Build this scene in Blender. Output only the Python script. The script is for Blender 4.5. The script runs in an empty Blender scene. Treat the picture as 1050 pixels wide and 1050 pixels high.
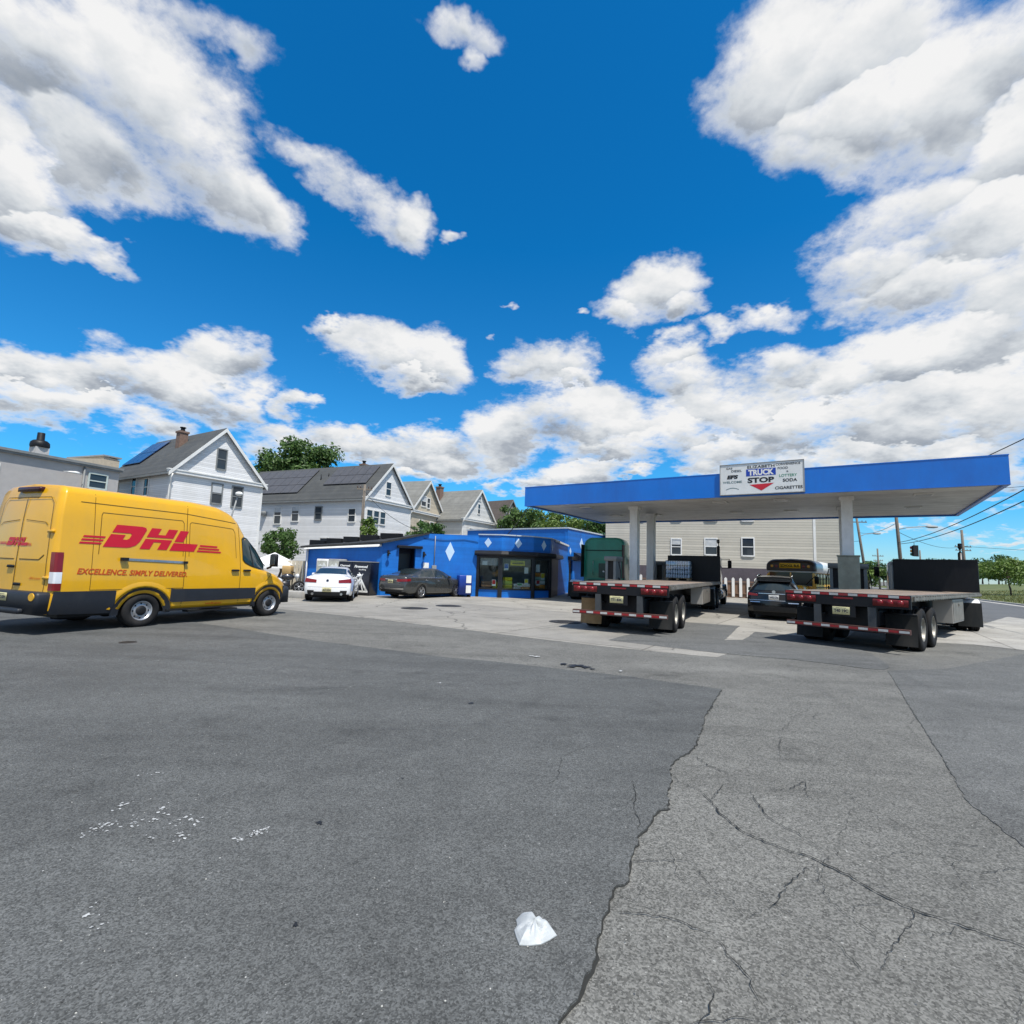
import bpy, math, random
import numpy as np
from mathutils import Vector, Matrix
random.seed(7)
R = math.radians
SC = bpy.context.scene
COL = SC.collection
PI = math.pi

# ------------------------------------------------------------------ materials
MATS = {}
def nodes_of(m):
    m.use_nodes = True
    nt = m.node_tree
    return nt, nt.nodes, nt.links, nt.nodes['Principled BSDF']

def pm(name, col, rough=.5, metal=0., var=.12, scale=3., bump=0., bscale=60., coat=0., spec=.5, dirt=None, dscale=1.5, damt=.3):
    """painted / plain surface: base colour with two scales of real unevenness, optional dirt and fine bump"""
    if name in MATS: return MATS[name]
    m = bpy.data.materials.new(name); nt, N, L, b = nodes_of(m)
    b.inputs['Roughness'].default_value = rough; b.inputs['Metallic'].default_value = metal
    b.inputs['Specular IOR Level'].default_value = spec
    if coat:
        b.inputs['Coat Weight'].default_value = coat; b.inputs['Coat Roughness'].default_value = .04
    tc = N.new('ShaderNodeTexCoord')
    n1 = N.new('ShaderNodeTexNoise'); n1.inputs['Scale'].default_value = scale; n1.inputs['Detail'].default_value = 6; n1.inputs['Roughness'].default_value = .65
    L.new(tc.outputs['Object'], n1.inputs['Vector'])
    r = N.new('ShaderNodeMapRange'); r.inputs['From Min'].default_value = .3; r.inputs['From Max'].default_value = .7
    r.inputs['To Min'].default_value = 1 - var; r.inputs['To Max'].default_value = 1 + var * .6
    L.new(n1.outputs['Fac'], r.inputs['Value'])
    mx = N.new('ShaderNodeVectorMath'); mx.operation = 'SCALE'; mx.inputs[0].default_value = col[:3]
    L.new(r.outputs['Result'], mx.inputs['Scale'])
    out = mx.outputs['Vector']
    if dirt:
        n2 = N.new('ShaderNodeTexNoise'); n2.inputs['Scale'].default_value = dscale; n2.inputs['Detail'].default_value = 8; n2.inputs['Roughness'].default_value = .7
        mp = N.new('ShaderNodeMapping'); mp.inputs['Scale'].default_value = (1, 1, .35); mp.inputs['Location'].default_value = (3.1, 7.7, 1.3)
        L.new(tc.outputs['Object'], mp.inputs['Vector']); L.new(mp.outputs['Vector'], n2.inputs['Vector'])
        r2 = N.new('ShaderNodeMapRange'); r2.inputs['From Min'].default_value = .48; r2.inputs['From Max'].default_value = .72; r2.inputs['To Max'].default_value = damt
        L.new(n2.outputs['Fac'], r2.inputs['Value'])
        mi = N.new('ShaderNodeMix'); mi.data_type = 'RGBA'; mi.inputs[7].default_value = (*dirt, 1)
        L.new(r2.outputs['Result'], mi.inputs[0]); L.new(out, mi.inputs[6]); out = mi.outputs[2]
    L.new(out, b.inputs['Base Color'])
    rr = N.new('ShaderNodeMapRange'); rr.inputs['To Min'].default_value = max(0, rough - .07); rr.inputs['To Max'].default_value = min(1, rough + .07)
    L.new(n1.outputs['Fac'], rr.inputs['Value']); L.new(rr.outputs['Result'], b.inputs['Roughness'])
    if bump:
        n3 = N.new('ShaderNodeTexNoise'); n3.inputs['Scale'].default_value = bscale; n3.inputs['Detail'].default_value = 4
        L.new(tc.outputs['Object'], n3.inputs['Vector'])
        bp = N.new('ShaderNodeBump'); bp.inputs['Strength'].default_value = bump; bp.inputs['Distance'].default_value = .02
        L.new(n3.outputs['Fac'], bp.inputs['Height']); L.new(bp.outputs['Normal'], b.inputs['Normal'])
    MATS[name] = m; return m

def courses(name, col, pitch=.13, axis=2, rough=.6, depth=.6, lap=.10, var=.1, dirt=None, damt=.3, tabs=0., dark=.62):
    """clapboard siding, shingle courses, planks or corrugation: ridges repeated along one object axis"""
    if name in MATS: return MATS[name]
    m = pm(name, col, rough, var=var, scale=1.3, dirt=dirt, damt=damt, dscale=.8)
    nt = m.node_tree; N, L = nt.nodes, nt.links; b = N['Principled BSDF']
    tc = N.new('ShaderNodeTexCoord'); sp = N.new('ShaderNodeSeparateXYZ'); L.new(tc.outputs['Object'], sp.inputs[0])
    d = N.new('ShaderNodeMath'); d.operation = 'DIVIDE'; d.inputs[1].default_value = pitch; L.new(sp.outputs[axis], d.inputs[0])
    fr = N.new('ShaderNodeMath'); fr.operation = 'FRACT'; L.new(d.outputs[0], fr.inputs[0])
    bp = N.new('ShaderNodeBump'); bp.inputs['Strength'].default_value = depth; bp.inputs['Distance'].default_value = .02
    bp.invert = True
    L.new(fr.outputs[0], bp.inputs['Height']); L.new(bp.outputs['Normal'], b.inputs['Normal'])
    old = b.inputs['Base Color'].links[0].from_socket
    lt = N.new('ShaderNodeMath'); lt.operation = 'LESS_THAN'; lt.inputs[1].default_value = lap; L.new(fr.outputs[0], lt.inputs[0])
    fl = N.new('ShaderNodeMath'); fl.operation = 'FLOOR'; L.new(d.outputs[0], fl.inputs[0])
    wn = N.new('ShaderNodeTexWhiteNoise'); wn.noise_dimensions = '1D'
    src = fl.outputs[0]
    if tabs:
        wn.noise_dimensions = '2D'; cb = N.new('ShaderNodeCombineXYZ'); L.new(fl.outputs[0], cb.inputs[0])
        q = N.new('ShaderNodeMath'); q.operation = 'DIVIDE'; q.inputs[1].default_value = tabs
        ad = N.new('ShaderNodeMath'); ad.operation = 'ADD'; L.new(sp.outputs[1 if axis == 0 else 0], q.inputs[0])
        hf = N.new('ShaderNodeMath'); hf.operation = 'MULTIPLY'; hf.inputs[1].default_value = .37; L.new(fl.outputs[0], hf.inputs[0])
        L.new(q.outputs[0], ad.inputs[0]); L.new(hf.outputs[0], ad.inputs[1])
        f2 = N.new('ShaderNodeMath'); f2.operation = 'FLOOR'; L.new(ad.outputs[0], f2.inputs[0]); L.new(f2.outputs[0], cb.inputs[1])
        L.new(cb.outputs[0], wn.inputs['Vector'])
    else: L.new(src, wn.inputs['W'])
    vr = N.new('ShaderNodeMapRange'); vr.inputs['To Min'].default_value = .88 if not tabs else .7; vr.inputs['To Max'].default_value = 1.08 if not tabs else 1.3
    L.new(wn.outputs['Value'], vr.inputs['Value'])
    gm = N.new('ShaderNodeMapRange'); gm.inputs['To Min'].default_value = 1.; gm.inputs['To Max'].default_value = dark; L.new(lt.outputs[0], gm.inputs['Value'])
    ml = N.new('ShaderNodeMath'); ml.operation = 'MULTIPLY'; L.new(vr.outputs[0], ml.inputs[0]); L.new(gm.outputs[0], ml.inputs[1])
    sc = N.new('ShaderNodeVectorMath'); sc.operation = 'SCALE'; L.new(old, sc.inputs[0]); L.new(ml.outputs[0], sc.inputs['Scale'])
    L.new(sc.outputs['Vector'], b.inputs['Base Color'])
    return m

def glass(name, tint=(.02, .03, .035), rough=.03):
    """dark glass seen from outside: nearly black body behind a clear reflective face"""
    if name in MATS: return MATS[name]
    m = pm(name, tint, rough, var=.25, scale=.8, spec=.35, coat=.08)
    return m

def clear_glass(name, tint=(.75, .85, .85), refl=.14):
    if name in MATS: return MATS[name]
    m = bpy.data.materials.new(name); nt, N, L, b = nodes_of(m)
    o = N['Material Output']; N.remove(b)
    t = N.new('ShaderNodeBsdfTransparent'); t.inputs[0].default_value = (*tint, 1)
    g = N.new('ShaderNodeBsdfGlossy'); g.inputs['Roughness'].default_value = .03
    lw = N.new('ShaderNodeLayerWeight'); pw = N.new('ShaderNodeMath'); pw.operation = 'POWER'; pw.inputs[1].default_value = 4; L.new(lw.outputs['Facing'], pw.inputs[0]); fr = N.new('ShaderNodeMath'); fr.operation = 'MULTIPLY_ADD'; fr.inputs[1].default_value = .7; fr.inputs[2].default_value = .035; L.new(pw.outputs[0], fr.inputs[0])
    nz = N.new('ShaderNodeTexNoise'); nz.inputs['Scale'].default_value = 1.2
    ad = N.new('ShaderNodeMath'); ad.operation = 'MULTIPLY_ADD'; ad.inputs[1].default_value = refl; L.new(nz.outputs[0], ad.inputs[0]); L.new(fr.outputs[0], ad.inputs[2])
    mx = N.new('ShaderNodeMixShader'); L.new(ad.outputs[0], mx.inputs[0]); L.new(t.outputs[0], mx.inputs[1]); L.new(g.outputs[0], mx.inputs[2])
    L.new(mx.outputs[0], o.inputs['Surface'])
    MATS[name] = m; return m

def ramp(N, stops, interp='LINEAR'):
    r = N.new('ShaderNodeValToRGB'); cr = r.color_ramp; cr.interpolation = interp
    while len(cr.elements) < len(stops): cr.elements.new(.5)
    for e, (p, c) in zip(cr.elements, stops):
        e.position = p; e.color = (*c, 1) if len(c) == 3 else c
    return r

def asphalt(name, lo, hi, stone, tint=(1, 1, 1), speck=.55, patchy=.22, crack=.0, bump=.5, gscale=150.):
    """asphalt: dark binder with light aggregate, wear patches, oil spots and (for the old surface) hair cracks"""
    if name in MATS: return MATS[name]
    m = bpy.data.materials.new(name); nt, N, L, b = nodes_of(m)
    tc = N.new('ShaderNodeTexCoord')
    wp = N.new('ShaderNodeTexNoise'); wp.inputs['Scale'].default_value = 9; wp.inputs['Detail'].default_value = 2
    L.new(tc.outputs['Object'], wp.inputs['Vector'])
    # aggregate: voronoi cells, each with its own brightness, plus a finer layer
    v1 = N.new('ShaderNodeTexVoronoi'); v1.inputs['Scale'].default_value = gscale; L.new(tc.outputs['Object'], v1.inputs['Vector'])
    v2 = N.new('ShaderNodeTexVoronoi'); v2.inputs['Scale'].default_value = gscale * .42; L.new(tc.outputs['Object'], v2.inputs['Vector'])
    s1 = N.new('ShaderNodeSeparateColor'); L.new(v1.outputs['Color'], s1.inputs[0])
    s2 = N.new('ShaderNodeSeparateColor'); L.new(v2.outputs['Color'], s2.inputs[0])
    rp = ramp(N, [(0, lo), (.45, tuple((a + c) / 2 for a, c in zip(lo, hi))), (.8, hi), (.97, hi), (1, stone)])
    mixv = N.new('ShaderNodeMath'); mixv.operation = 'MULTIPLY_ADD'; mixv.inputs[1].default_value = .78
    h2 = N.new('ShaderNodeMath'); h2.operation = 'MULTIPLY'; h2.inputs[1].default_value = .22; L.new(s2.outputs[0], h2.inputs[0])
    L.new(s1.outputs[0], mixv.inputs[0]); L.new(h2.outputs[0], mixv.inputs[2])
    L.new(mixv.outputs[0], rp.inputs[0])
    out = rp.outputs[0]
    def mult(sock, scale, lo_, hi_, fmin, fmax, det=5, stretch=None, loc=(0, 0, 0)):
        n = N.new('ShaderNodeTexNoise'); n.inputs['Scale'].default_value = scale; n.inputs['Detail'].default_value = det; n.inputs['Roughness'].default_value = .62
        mp = N.new('ShaderNodeMapping'); mp.inputs['Location'].default_value = loc
        if stretch: mp.inputs['Scale'].default_value = stretch; mp.inputs['Rotation'].default_value = (0, 0, R(30))
        L.new(tc.outputs['Object'], mp.inputs['Vector']); L.new(mp.outputs[0], n.inputs['Vector'])
        r = N.new('ShaderNodeMapRange'); r.inputs['From Min'].default_value = fmin; r.inputs['From Max'].default_value = fmax
        r.inputs['To Min'].default_value = lo_; r.inputs['To Max'].default_value = hi_
        L.new(n.outputs[0], r.inputs[0])
        s = N.new('ShaderNodeVectorMath'); s.operation = 'SCALE'; L.new(sock, s.inputs[0]); L.new(r.outputs[0], s.inputs['Scale'])
        return s.outputs['Vector']
    out = mult(out, .35, 1 - patchy, 1 + patchy * .8, .3, .7, 6)
    out = mult(out, 2.3, 1 - patchy * .6, 1 + patchy * .5, .3, .7, 5, None, (5, 2, 0))
    out = mult(out, 30, .91, 1.08, .3, .7, 3)
    out = mult(out, .8, .86, 1.07, .35, .65, 4, (.25, 1.6, 1), (1, 9, 0))     # tyre-worn streaks along the lane
    out = mult(out, 1.1, 1., .66, .60, .74, 5, None, (8, 1, 0)); out = mult(out, .55, 1., .80, .55, .70, 6, (.30, 2.2, 1), (3, 4, 0)); out = mult(out, 6., .93, 1.06, .3, .7, 4, None, (2, 7, 0))               # oil stains
    if crack:
        vc = N.new('ShaderNodeTexVoronoi'); vc.feature = 'DISTANCE_TO_EDGE'; vc.inputs['Scale'].default_value = .75
        va = N.new('ShaderNodeVectorMath'); va.operation = 'MULTIPLY_ADD'; va.inputs[1].default_value = (.35, .35, 0)
        wn = N.new('ShaderNodeTexNoise'); wn.inputs['Scale'].default_value = 3; wn.inputs['Detail'].default_value = 8; L.new(tc.outputs['Object'], wn.inputs['Vector'])
        L.new(wn.outputs['Color'], va.inputs[0]); L.new(tc.outputs['Object'], va.inputs[2]); L.new(va.outputs[0], vc.inputs['Vector'])
        rc = N.new('ShaderNodeMapRange'); rc.inputs['From Min'].default_value = .0015; rc.inputs['From Max'].default_value = .009; rc.inputs['To Min'].default_value = 1 - crack; rc.inputs['To Max'].default_value = 1
        L.new(vc.outputs['Distance'], rc.inputs[0])
        ms = N.new('ShaderNodeTexNoise'); ms.inputs['Scale'].default_value = .6; ms.inputs['Detail'].default_value = 3; L.new(tc.outputs['Object'], ms.inputs['Vector'])
        mr = N.new('ShaderNodeMapRange'); mr.inputs['From Min'].default_value = .47; mr.inputs['From Max'].default_value = .58; L.new(ms.outputs[0], mr.inputs[0])
        mm = N.new('ShaderNodeMix'); mm.inputs[2].default_value = 1; L.new(mr.outputs[0], mm.inputs[0]); L.new(rc.outputs[0], mm.inputs[3])
        s = N.new('ShaderNodeVectorMath'); s.operation = 'SCALE'; L.new(out, s.inputs[0]); L.new(mm.outputs[0], s.inputs['Scale']); out = s.outputs['Vector']
    t = N.new('ShaderNodeVectorMath'); t.operation = 'MULTIPLY'; t.inputs[1].default_value = tint; L.new(out, t.inputs[0])
    L.new(t.outputs[0], b.inputs['Base Color'])
    b.inputs['Roughness'].default_value = .88; b.inputs['Specular IOR Level'].default_value = .35
    bp = N.new('ShaderNodeBump'); bp.inputs['Strength'].default_value = bump; bp.inputs['Distance'].default_value = .006
    L.new(mixv.outputs[0], bp.inputs['Height']); L.new(bp.outputs[0], b.inputs['Normal'])
    MATS[name] = m; return m

def leafmat(name, c1, c2):
    if name in MATS: return MATS[name]
    m = bpy.data.materials.new(name); nt, N, L, b = nodes_of(m)
    g = N.new('ShaderNodeNewGeometry'); tc = N.new('ShaderNodeTexCoord')
    n = N.new('ShaderNodeTexNoise'); n.inputs['Scale'].default_value = .9; n.inputs['Detail'].default_value = 4; L.new(tc.outputs['Object'], n.inputs['Vector'])
    ad = N.new('ShaderNodeMath'); ad.operation = 'MULTIPLY_ADD'; ad.inputs[1].default_value = .55; ad.inputs[2].default_value = 0
    L.new(g.outputs['Random Per Island'], ad.inputs[0])
    ad2 = N.new('ShaderNodeMath'); ad2.operation = 'MULTIPLY_ADD'; ad2.inputs[1].default_value = .9; L.new(n.outputs[0], ad2.inputs[0]); L.new(ad.outputs[0], ad2.inputs[2])
    r = ramp(N, [(.25, c1), (.95, c2)]); L.new(ad2.outputs[0], r.inputs[0]); L.new(r.outputs[0], b.inputs['Base Color'])
    b.inputs['Roughness'].default_value = .55
    tr = N.new('ShaderNodeBsdfTranslucent'); L.new(r.outputs[0], tr.inputs[0])
    mx = N.new('ShaderNodeMixShader'); mx.inputs[0].default_value = .3
    L.new(b.outputs[0], mx.inputs[1]); L.new(tr.outputs[0], mx.inputs[2]); L.new(mx.outputs[0], N['Material Output'].inputs['Surface'])
    MATS[name] = m; return m

# ------------------------------------------------------------------ mesh builder
class MB:
    def __init__(s): s.v = []; s.f = []; s.m = []; s.s = []
    def add(s, vs, fs, mat=0, smooth=False):
        o = len(s.v); s.v.extend([tuple(map(float, p)) for p in vs])
        for f in fs: s.f.append(tuple(i + o for i in f)); s.m.append(mat); s.s.append(smooth)
        return s
    def box(s, c, d, mat=0, rz=0., M=None):
        x, y, z = d[0] / 2, d[1] / 2, d[2] / 2
        ps = [Vector((a * x, b * y, e * z)) for e in (-1, 1) for a, b in ((-1, -1), (1, -1), (1, 1), (-1, 1))]
        if M is not None: ps = [M @ p for p in ps]
        elif rz: Q = Matrix.Rotation(rz, 3, 'Z'); ps = [Q @ p for p in ps]
        ps = [p + Vector(c) for p in ps]
        return s.add(ps, [(3, 2, 1, 0), (4, 5, 6, 7), (0, 1, 5, 4), (1, 2, 6, 5), (2, 3, 7, 6), (3, 0, 4, 7)], mat)
    def bb(s, x0, x1, y0, y1, z0, z1, mat=0):
        return s.box(((x0 + x1) / 2, (y0 + y1) / 2, (z0 + z1) / 2), (x1 - x0, y1 - y0, z1 - z0), mat)
    def rbox(s, c, d, r=.02, mat=0, seg=3):
        """box rounded around its vertical edges and softly on top"""
        hx, hy = d[0] / 2 - r, d[1] / 2 - r; rings = []
        prof = [(0, 0), (0, d[2] - r)] + [(r * (1 - math.cos(a)), d[2] - r + r * math.sin(a)) for a in (PI / 4, PI / 2)]
        for ins, z in prof:
            ring = []
            for q, (sx, sy) in enumerate(((1, 1), (-1, 1), (-1, -1), (1, -1))):
                for k in range(seg + 1):
                    a = q * PI / 2 + k * PI / 2 / seg; rr = r - ins
                    ring.append((c[0] + sx * hx + rr * math.cos(a), c[1] + sy * hy + rr * math.sin(a), c[2] - d[2] / 2 + z))
            rings.append(ring)
        return s.loft(rings, mat, closed=True, cap=True, smooth=True)
    def loft(s, rings, mat=0, closed=True, cap=False, smooth=True):
        n = len(rings[0]); vs = [p for r in rings for p in r]; fs = []
        for i in range(len(rings) - 1):
            for j in range(n if closed else n - 1):
                k = (j + 1) % n; fs.append((i * n + j, i * n + k, (i + 1) * n + k, (i + 1) * n + j))
        s.add(vs, fs, mat, smooth)
        if cap:
            o = len(s.v) - len(vs)
            s.f.append(tuple(o + j for j in range(n - 1, -1, -1))); s.m.append(mat); s.s.append(False)
            s.f.append(tuple(o + (len(rings) - 1) * n + j for j in range(n))); s.m.append(mat); s.s.append(False)
        return s
    def cyl(s, p0, p1, r0, r1=None, n=14, mat=0, cap=True, smooth=True):
        r1 = r0 if r1 is None else r1
        p0, p1 = Vector(p0), Vector(p1); d = (p1 - p0).normalized()
        a = d.orthogonal().normalized(); b = d.cross(a)
        rings = [[p + (a * math.cos(2 * PI * k / n) + b * math.sin(2 * PI * k / n)) * r for k in range(n)] for p, r in ((p0, r0), (p1, r1))]
        return s.loft(rings, mat, True, cap, smooth)
    def tube(s, pts, r, n=6, mat=0):
        pts = [Vector(p) for p in pts]; rings = []
        for i, p in enumerate(pts):
            d = (pts[min(i + 1, len(pts) - 1)] - pts[max(i - 1, 0)]).normalized()
            a = d.cross(Vector((0, 0, 1)));
            if a.length < 1e-3: a = Vector((1, 0, 0))
            a.normalize(); b = d.cross(a); q = r[i] if isinstance(r, (list, tuple)) else r
            rings.append([p + (a * math.cos(2 * PI * k / n) + b * math.sin(2 * PI * k / n)) * q for k in range(n)])
        return s.loft(rings, mat, True, True, True)
    def lathe(s, prof, org, axis='X', n=28, mat=0, smooth=True):
        """prof: (r, t) pairs revolved about an axis through org"""
        rings = []
        for r, t in prof:
            ring = []
            for k in range(n):
                a = 2 * PI * k / n; c, e = r * math.cos(a), r * math.sin(a)
                p = {'X': (t, c, e), 'Y': (c, t, e), 'Z': (c, e, t)}[axis]
                ring.append((p[0] + org[0], p[1] + org[1], p[2] + org[2]))
            rings.append(ring)
        return s.loft(rings, mat, True, False, smooth)
    def ext(s, poly, fn, a, b, mat=0):
        """polygon poly (2-D) extruded from a to b; fn(u, v, w) gives the 3-D point"""
        n = len(poly); vs = [fn(u, v, a) for u, v in poly] + [fn(u, v, b) for u, v in poly]
        fs = [tuple(range(n - 1, -1, -1)), tuple(range(n, 2 * n))] + [(i, (i + 1) % n, n + (i + 1) % n, n + i) for i in range(n)]
        return s.add(vs, fs, mat)
    def ell(s, c, r, mat=0, n=14, m=9):
        rings = []
        for i in range(m + 1):
            t = -PI / 2 + PI * i / m
            rings.append([(c[0] + r[0] * math.cos(t) * math.cos(2 * PI * k / n), c[1] + r[1] * math.cos(t) * math.sin(2 * PI * k / n), c[2] + r[2] * math.sin(t)) for k in range(n)])
        return s.loft(rings, mat, True, False, True)
    def grid(s, fn, nu, nv, mat=0, smooth=True):
        vs = [fn(i / nu, j / nv) for i in range(nu + 1) for j in range(nv + 1)]
        fs = [(i * (nv + 1) + j, (i + 1) * (nv + 1) + j, (i + 1) * (nv + 1) + j + 1, i * (nv + 1) + j + 1) for i in range(nu) for j in range(nv)]
        return s.add(vs, fs, mat, smooth)
    def build(s, name, mats, parent=None, loc=None, bevel=0., fixn=True):
        me = bpy.data.meshes.new(name); me.from_pydata(s.v, [], s.f); me.validate(); me.update()
        if not isinstance(mats, (list, tuple)): mats = [mats]
        for m in mats: me.materials.append(m)
        if len(me.polygons) == len(s.f):
            me.polygons.foreach_set('material_index', s.m); me.polygons.foreach_set('use_smooth', s.s)
        if fixn:
            import bmesh
            bm = bmesh.new(); bm.from_mesh(me)
            bmesh.ops.remove_doubles(bm, verts=bm.verts, dist=1e-5)
            bmesh.ops.recalc_face_normals(bm, faces=bm.faces); bm.to_mesh(me); bm.free()
        o = bpy.data.objects.new(name, me); COL.objects.link(o)
        if parent is not None: o.parent = parent
        if loc is not None: o.location = loc
        if bevel:
            b = o.modifiers.new('bevel', 'BEVEL'); b.width = bevel; b.segments = 2; b.limit_method = 'ANGLE'; b.angle_limit = R(40)
        return o

def thing(name, label, cat, loc=(0, 0, 0), bearing=0., group=None):
    """Empty at the base of a thing; local +y looks along the compass bearing"""
    o = bpy.data.objects.new(name, None); COL.objects.link(o); o.location = loc; o.rotation_euler = (0, 0, -R(bearing))
    o['label'] = label; o['category'] = cat; o.empty_display_size = .3
    if group: o['group'] = group
    return o
def tag(o, label, cat, group=None):
    o['label'] = label; o['category'] = cat
    if group: o['group'] = group
    return o
def struct(o): o['kind'] = 'structure'; return o
def stuff(o): o['kind'] = 'stuff'; return o
def copy_tree(o, parent=None):
    c = o.copy(); COL.objects.link(c); c.parent = parent
    for ch in list(o.children): copy_tree(ch, c)
    return c
def text_pts(txt, size, shear=0., bold=0., width=None, spacing=1.):
    """outline of a word as a flat mesh in 2-D (left edge at 0, baseline at 0)"""
    cu = bpy.data.curves.new('word', 'FONT'); cu.body = txt; cu.size = size; cu.shear = shear; cu.offset = bold; cu.space_character = spacing; cu.resolution_u = 3
    ob = bpy.data.objects.new('word', cu); COL.objects.link(ob)
    dg = bpy.context.evaluated_depsgraph_get(); me = bpy.data.meshes.new_from_object(ob.evaluated_get(dg))
    vs = [(v.co.x, v.co.y) for v in me.vertices]; fs = [tuple(p.vertices) for p in me.polygons]
    bpy.data.objects.remove(ob); bpy.data.curves.remove(cu); bpy.data.meshes.remove(me)
    if vs:
        x0 = min(v[0] for v in vs); x1 = max(v[0] for v in vs); k = width / (x1 - x0) if width else 1
        vs = [((v[0] - x0) * k, v[1]) for v in vs]
    return vs, fs
def word(mb, txt, size, fn, mat=0, **kw):
    vs, fs = text_pts(txt, size, **kw)
    mb.add([fn(u, v) for u, v in vs], fs, mat)
    return max((v[0] for v in vs), default=0)

# common materials
BLK = pm('black_paint', (.006, .007, .010), .5, var=.3, dirt=(.035, .032, .03), damt=.3, spec=.3)
BLKM = pm('black_plastic', (.010, .011, .013), .6, var=.25, dirt=(.05, .045, .04), damt=.2, spec=.3)
RUB = pm('tyre_rubber', (.013, .013, .014), .85, var=.3, scale=9, dirt=(.06, .055, .05), damt=.4, spec=.25)
ALU = pm('aluminium', (.55, .56, .57), .38, .9, var=.2, scale=6, dirt=(.2, .19, .17), damt=.4)
STEEL = pm('painted_steel_grey', (.30, .31, .31), .5, var=.15, dirt=(.15, .13, .1))
CHROME = pm('chrome', (.62, .62, .62), .24, 1., var=.08)
WHITE = pm('white_paint', (.78, .78, .76), .5, var=.06, dirt=(.45, .42, .36), damt=.3)
TRIM = pm('white_trim', (.72, .72, .70), .55, var=.08, dirt=(.4, .38, .33), damt=.35)
REDL = pm('red_lens', (.20, .004, .007), .3, var=.2, coat=.25)
WLENS = pm('clear_lens', (.72, .74, .78), .15, var=.1, coat=.6)
AMB = pm('amber_lens', (.85, .38, .02), .2, var=.1, coat=.5)
REDT = pm('red_reflective_tape', (.30, .010, .015), .35, var=.25, scale=12, dirt=(.1, .06, .05), damt=.45)
WHT = pm('white_reflective_tape', (.50, .50, .49), .35, var=.2, scale=12, dirt=(.25, .22, .2), damt=.5)
PLATE = pm('licence_plate', (.72, .66, .36), .4, var=.15, scale=14)
PLATEINK = pm('plate_ink', (.05, .05, .06), .5)
GLASS = glass('dark_glass')
EXPOSURE = .5; SUN_E = 3.9; SKY_E = .12; CLOUD = 5.3; SKYTINT = (.028, .60, .96); SKYMID = (.18, .68, .97); SKYLOW = (.52, .70, .90)
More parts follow.
